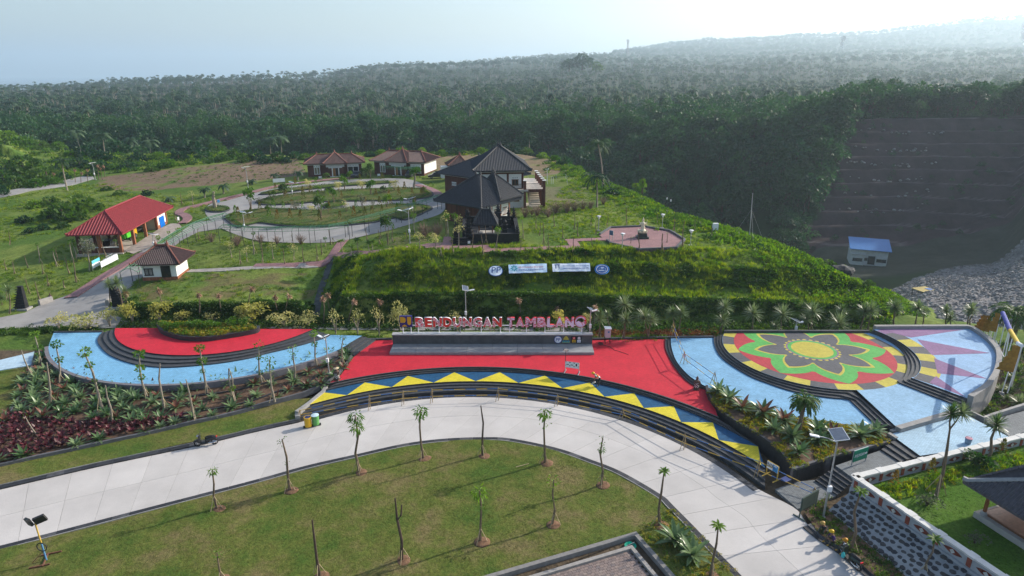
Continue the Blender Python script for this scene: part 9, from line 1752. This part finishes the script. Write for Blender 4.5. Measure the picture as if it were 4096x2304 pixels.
# strips along the back of the plaza
def stripc(pts,w,n,z=0.): P=np.array([D(x,y,z)[:2] for x,y in pts]); q=rs.random(n)*(len(P)-1.001); i=q.astype(int); f=(q-i)[:,None]; return P[i]*(1-f)+P[i+1]*f+rs.normal(0,w,(n,2))*np.array([.3,1.])
z0=lambda x,y:np.nan_to_num(H(x,y),nan=0)
c=stripc([(-80,842),(0,835),(60,834),(130,832),(240,832)],.45,420); gscat('front_hedge','low dark hedge along the left road in front of the lawn',c,HDG,rs.choice([0,0,1],len(c)),.6,1.0,.05,z0)
c=stripc([(870,846),(960,850),(1250,851),(1490,851),(1680,848)],.32,900); gscat('verge_plants','yellow green ground plants along the back edge of the red floor',c,GCV+[HDG[1]],rs.choice([0,1,2,2,3],len(c)),.7,1.3,.1,z0)
c=np.concatenate([stripc([(300,822),(480,816),(660,815),(835,816),(1000,816),(1250,816),(1490,818)],.7,1500),stripc([(1490,824),(1700,826),(1800,822),(2000,818),(2230,812)],.9,1300)]); gscat('hedge_foot_plants','mixed leafy plants at the foot of the long hedge',c,[IVY[0],HDG[1],GCV[0],VIN[1]],rs.choice([0,0,1,2,3],len(c)),.4,.95,.0,z0)
c=np.concatenate([stripc([(1495,838),(1600,840),(1690,838),(1800,830)],.4,420),stripc([(1500,846),(1690,842),(1800,838)],.3,260)]); gscat('red_hedge','low hedge of reddish and green leaves behind the blue crescent',c,HRED+GCV,rs.choice([0,0,1,3],len(c)),.7,1.2,.05,z0)
# planters
c=samp(PLANTER1,bbn(PLANTER1,22)); gscat('yellow_groundcover','yellow green leafy plants filling the planter on the red stage',c,GCV,rs.integers(0,3,len(c)),.9,1.7,.0,lambda x,y:np.full(len(x),1.45))
c=samp(PLANTER2,bbn(PLANTER2,26)); dn=vnoise(c[:,0],c[:,1],1.6,41); c=c[(dn>.30)]; yfront=c[:,1]<57; gscat('yellow_groundcover','yellow and green ground cover in the planter with the date palm',c,GCV,np.where(rs.random(len(c))<np.where(c[:,1]<54,.18,.5),2,rs.integers(0,2,len(c))),.6,1.15,.0,lambda x,y:np.full(len(x),.34))
c=samp(SLOPEBED,bbn(SLOPEBED,14)); gscat('bed_plants','dark grassy plants in the bed at the foot of the stone slope',c,GRD+[HDG[0]],rs.choice([0,1,1,2],len(c)),.35,.8,.0,lambda x,y:np.full(len(x),-.66))
CB=[cO+dR*.0,cO+dR*9,wl([(1863,1449)],-.75)[0],wl([(1745,1330)],-.75)[0],wl([(1693,1280)],-.75)[0],wl([(1610,1325)],-.75)[0]]; c=samp(CB,bbn(CB,9)); gscat('verge_plants','sparse pale green plants in the bed between court and kerb',c,GCV,rs.integers(0,3,len(c)),.5,.9,.0,lambda x,y:np.full(len(x),-.70))
FB=wl([(2520,860),(2700,900),(2700,1000),(2440,1030),(2500,960),(2515,915)],.1); c=samp(FB,bbn(FB,5)); gscat('flag_bed_plants','green plants growing round the foot of the flag poles',c,[HDG[0],HDG[1],GRB[0],VIN[1],YUC[0]],rs.choice([0,0,1,2,3,4],len(c),p=[.3,.1,.28,.16,.13,.03]),.4,.8,.0,z0)
GB_=[O_+dA*.3+dB*.3,O_+dB*18,O_+dB*18-np.array([-dB[1],dB[0]])*1.3,O_+dA*1.7+dB*.9,O_+dA*11+dB*.9,O_+dA*11+dB*.3]; GB2=[O_+dB*.6-np.array([-dB[1],dB[0]])*.9,O_+dB*18-np.array([-dB[1],dB[0]])*.9,O_+dB*18-np.array([-dB[1],dB[0]])*2.2,O_+dB*.9-np.array([-dB[1],dB[0]])*2.2]
c=samp(GB2,bbn(GB2,16)); gscat('garden_border','mixed green and yellow flower border along the inside of the garden wall',c,GCV+[HDG[1],GRB[0]],rs.integers(0,5,len(c)),.5,1.0,.0,lambda x,y:np.full(len(x),.45)); GB3=[O_+dA*2+dB*.35,O_+dA*11+dB*.35,O_+dA*11+dB*1.0,O_+dA*2+dB*1.0]; c=samp(GB3,bbn(GB3,12)); gscat('garden_border','low leafy border behind the near garden wall',c,GCV+[HDG[0]],rs.integers(0,4,len(c)),.45,.9,.0,lambda x,y:np.full(len(x),.45))
# lawn tufts
def tufts(poly,d,zf,protos,label,name='lawn_grass'):
    c=samp(poly,bbn(poly,d)); q=np.array([proj((p[0],p[1],-.7)) for p in c]) if len(c) else np.zeros((0,2)); k=(q[:,0]>-60)&(q[:,0]<2640)&(q[:,1]<1520); c=c[k]; n1=vnoise(c[:,0],c[:,1],.55,51); c=c[n1>.22]
    for o in LS: c=c[(c[:,0]-o.location[0]-.1)**2+(c[:,1]-o.location[1])**2>.2]
    gscat(name,label,c,protos,rs.integers(0,len(protos),len(c)),.7,1.35,.0,zf)
tufts(LAWNPOLY,36,zlawn,TUF,'short patchy green and dry grass of the near lawn'); tufts(STRIPPOLY,22,lambda x,y:-.66+.1*(vnoise(x,y,3.,13)-.5),TUF,'short grass of the strip above the road'); tufts(GLAWN,22,lambda x,y:.42+.06*(vnoise(x,y,2.,19)-.5),TUG,'short bright grass of the walled garden')
c=samp([tuple(p) for p in leftP],bbn([tuple(p) for p in leftP],9)); gscat('lawn_grass','short grass of the left lawn',c,TUF,rs.integers(0,3,len(c)),1.,1.6,.0,lambda x,y:-.36+.08*(vnoise(x,y,3.,14)-.5))
# weeds and clods on the cleared brown field
BF=hp([(300,445),(460,424),(600,410),(750,398),(770,440),(640,455),(480,468)]); c=clear(samp(BF,bbn(BF,.35))); gscat('field_weeds','scattered weeds on the cleared brown field',c,GRD+[IVY[0]],rs.integers(0,3,len(c)),.5,1.1)
# ================================================================= LABELS: places from the left where look-alikes share a wording
bpy.context.view_layer.update()
grp={}
for o in COL.objects:
    l=o.get('label')
    if l and '{o}' in l and o.parent is None: grp.setdefault((o.get('group'),l),[]).append(o)
for (g_,l),L_ in grp.items():
    L_.sort(key=lambda o:proj(o.location)[0])
    for k,o in enumerate(L_): o['label']=l.replace(', {o}','').replace(' {o}','') if len(L_)==1 else l.replace('{o}',('leftmost' if k==0 else 'rightmost' if k==len(L_)-1 else ORD(k+1))).replace('leftmost from the left','leftmost').replace('rightmost from the left','rightmost')
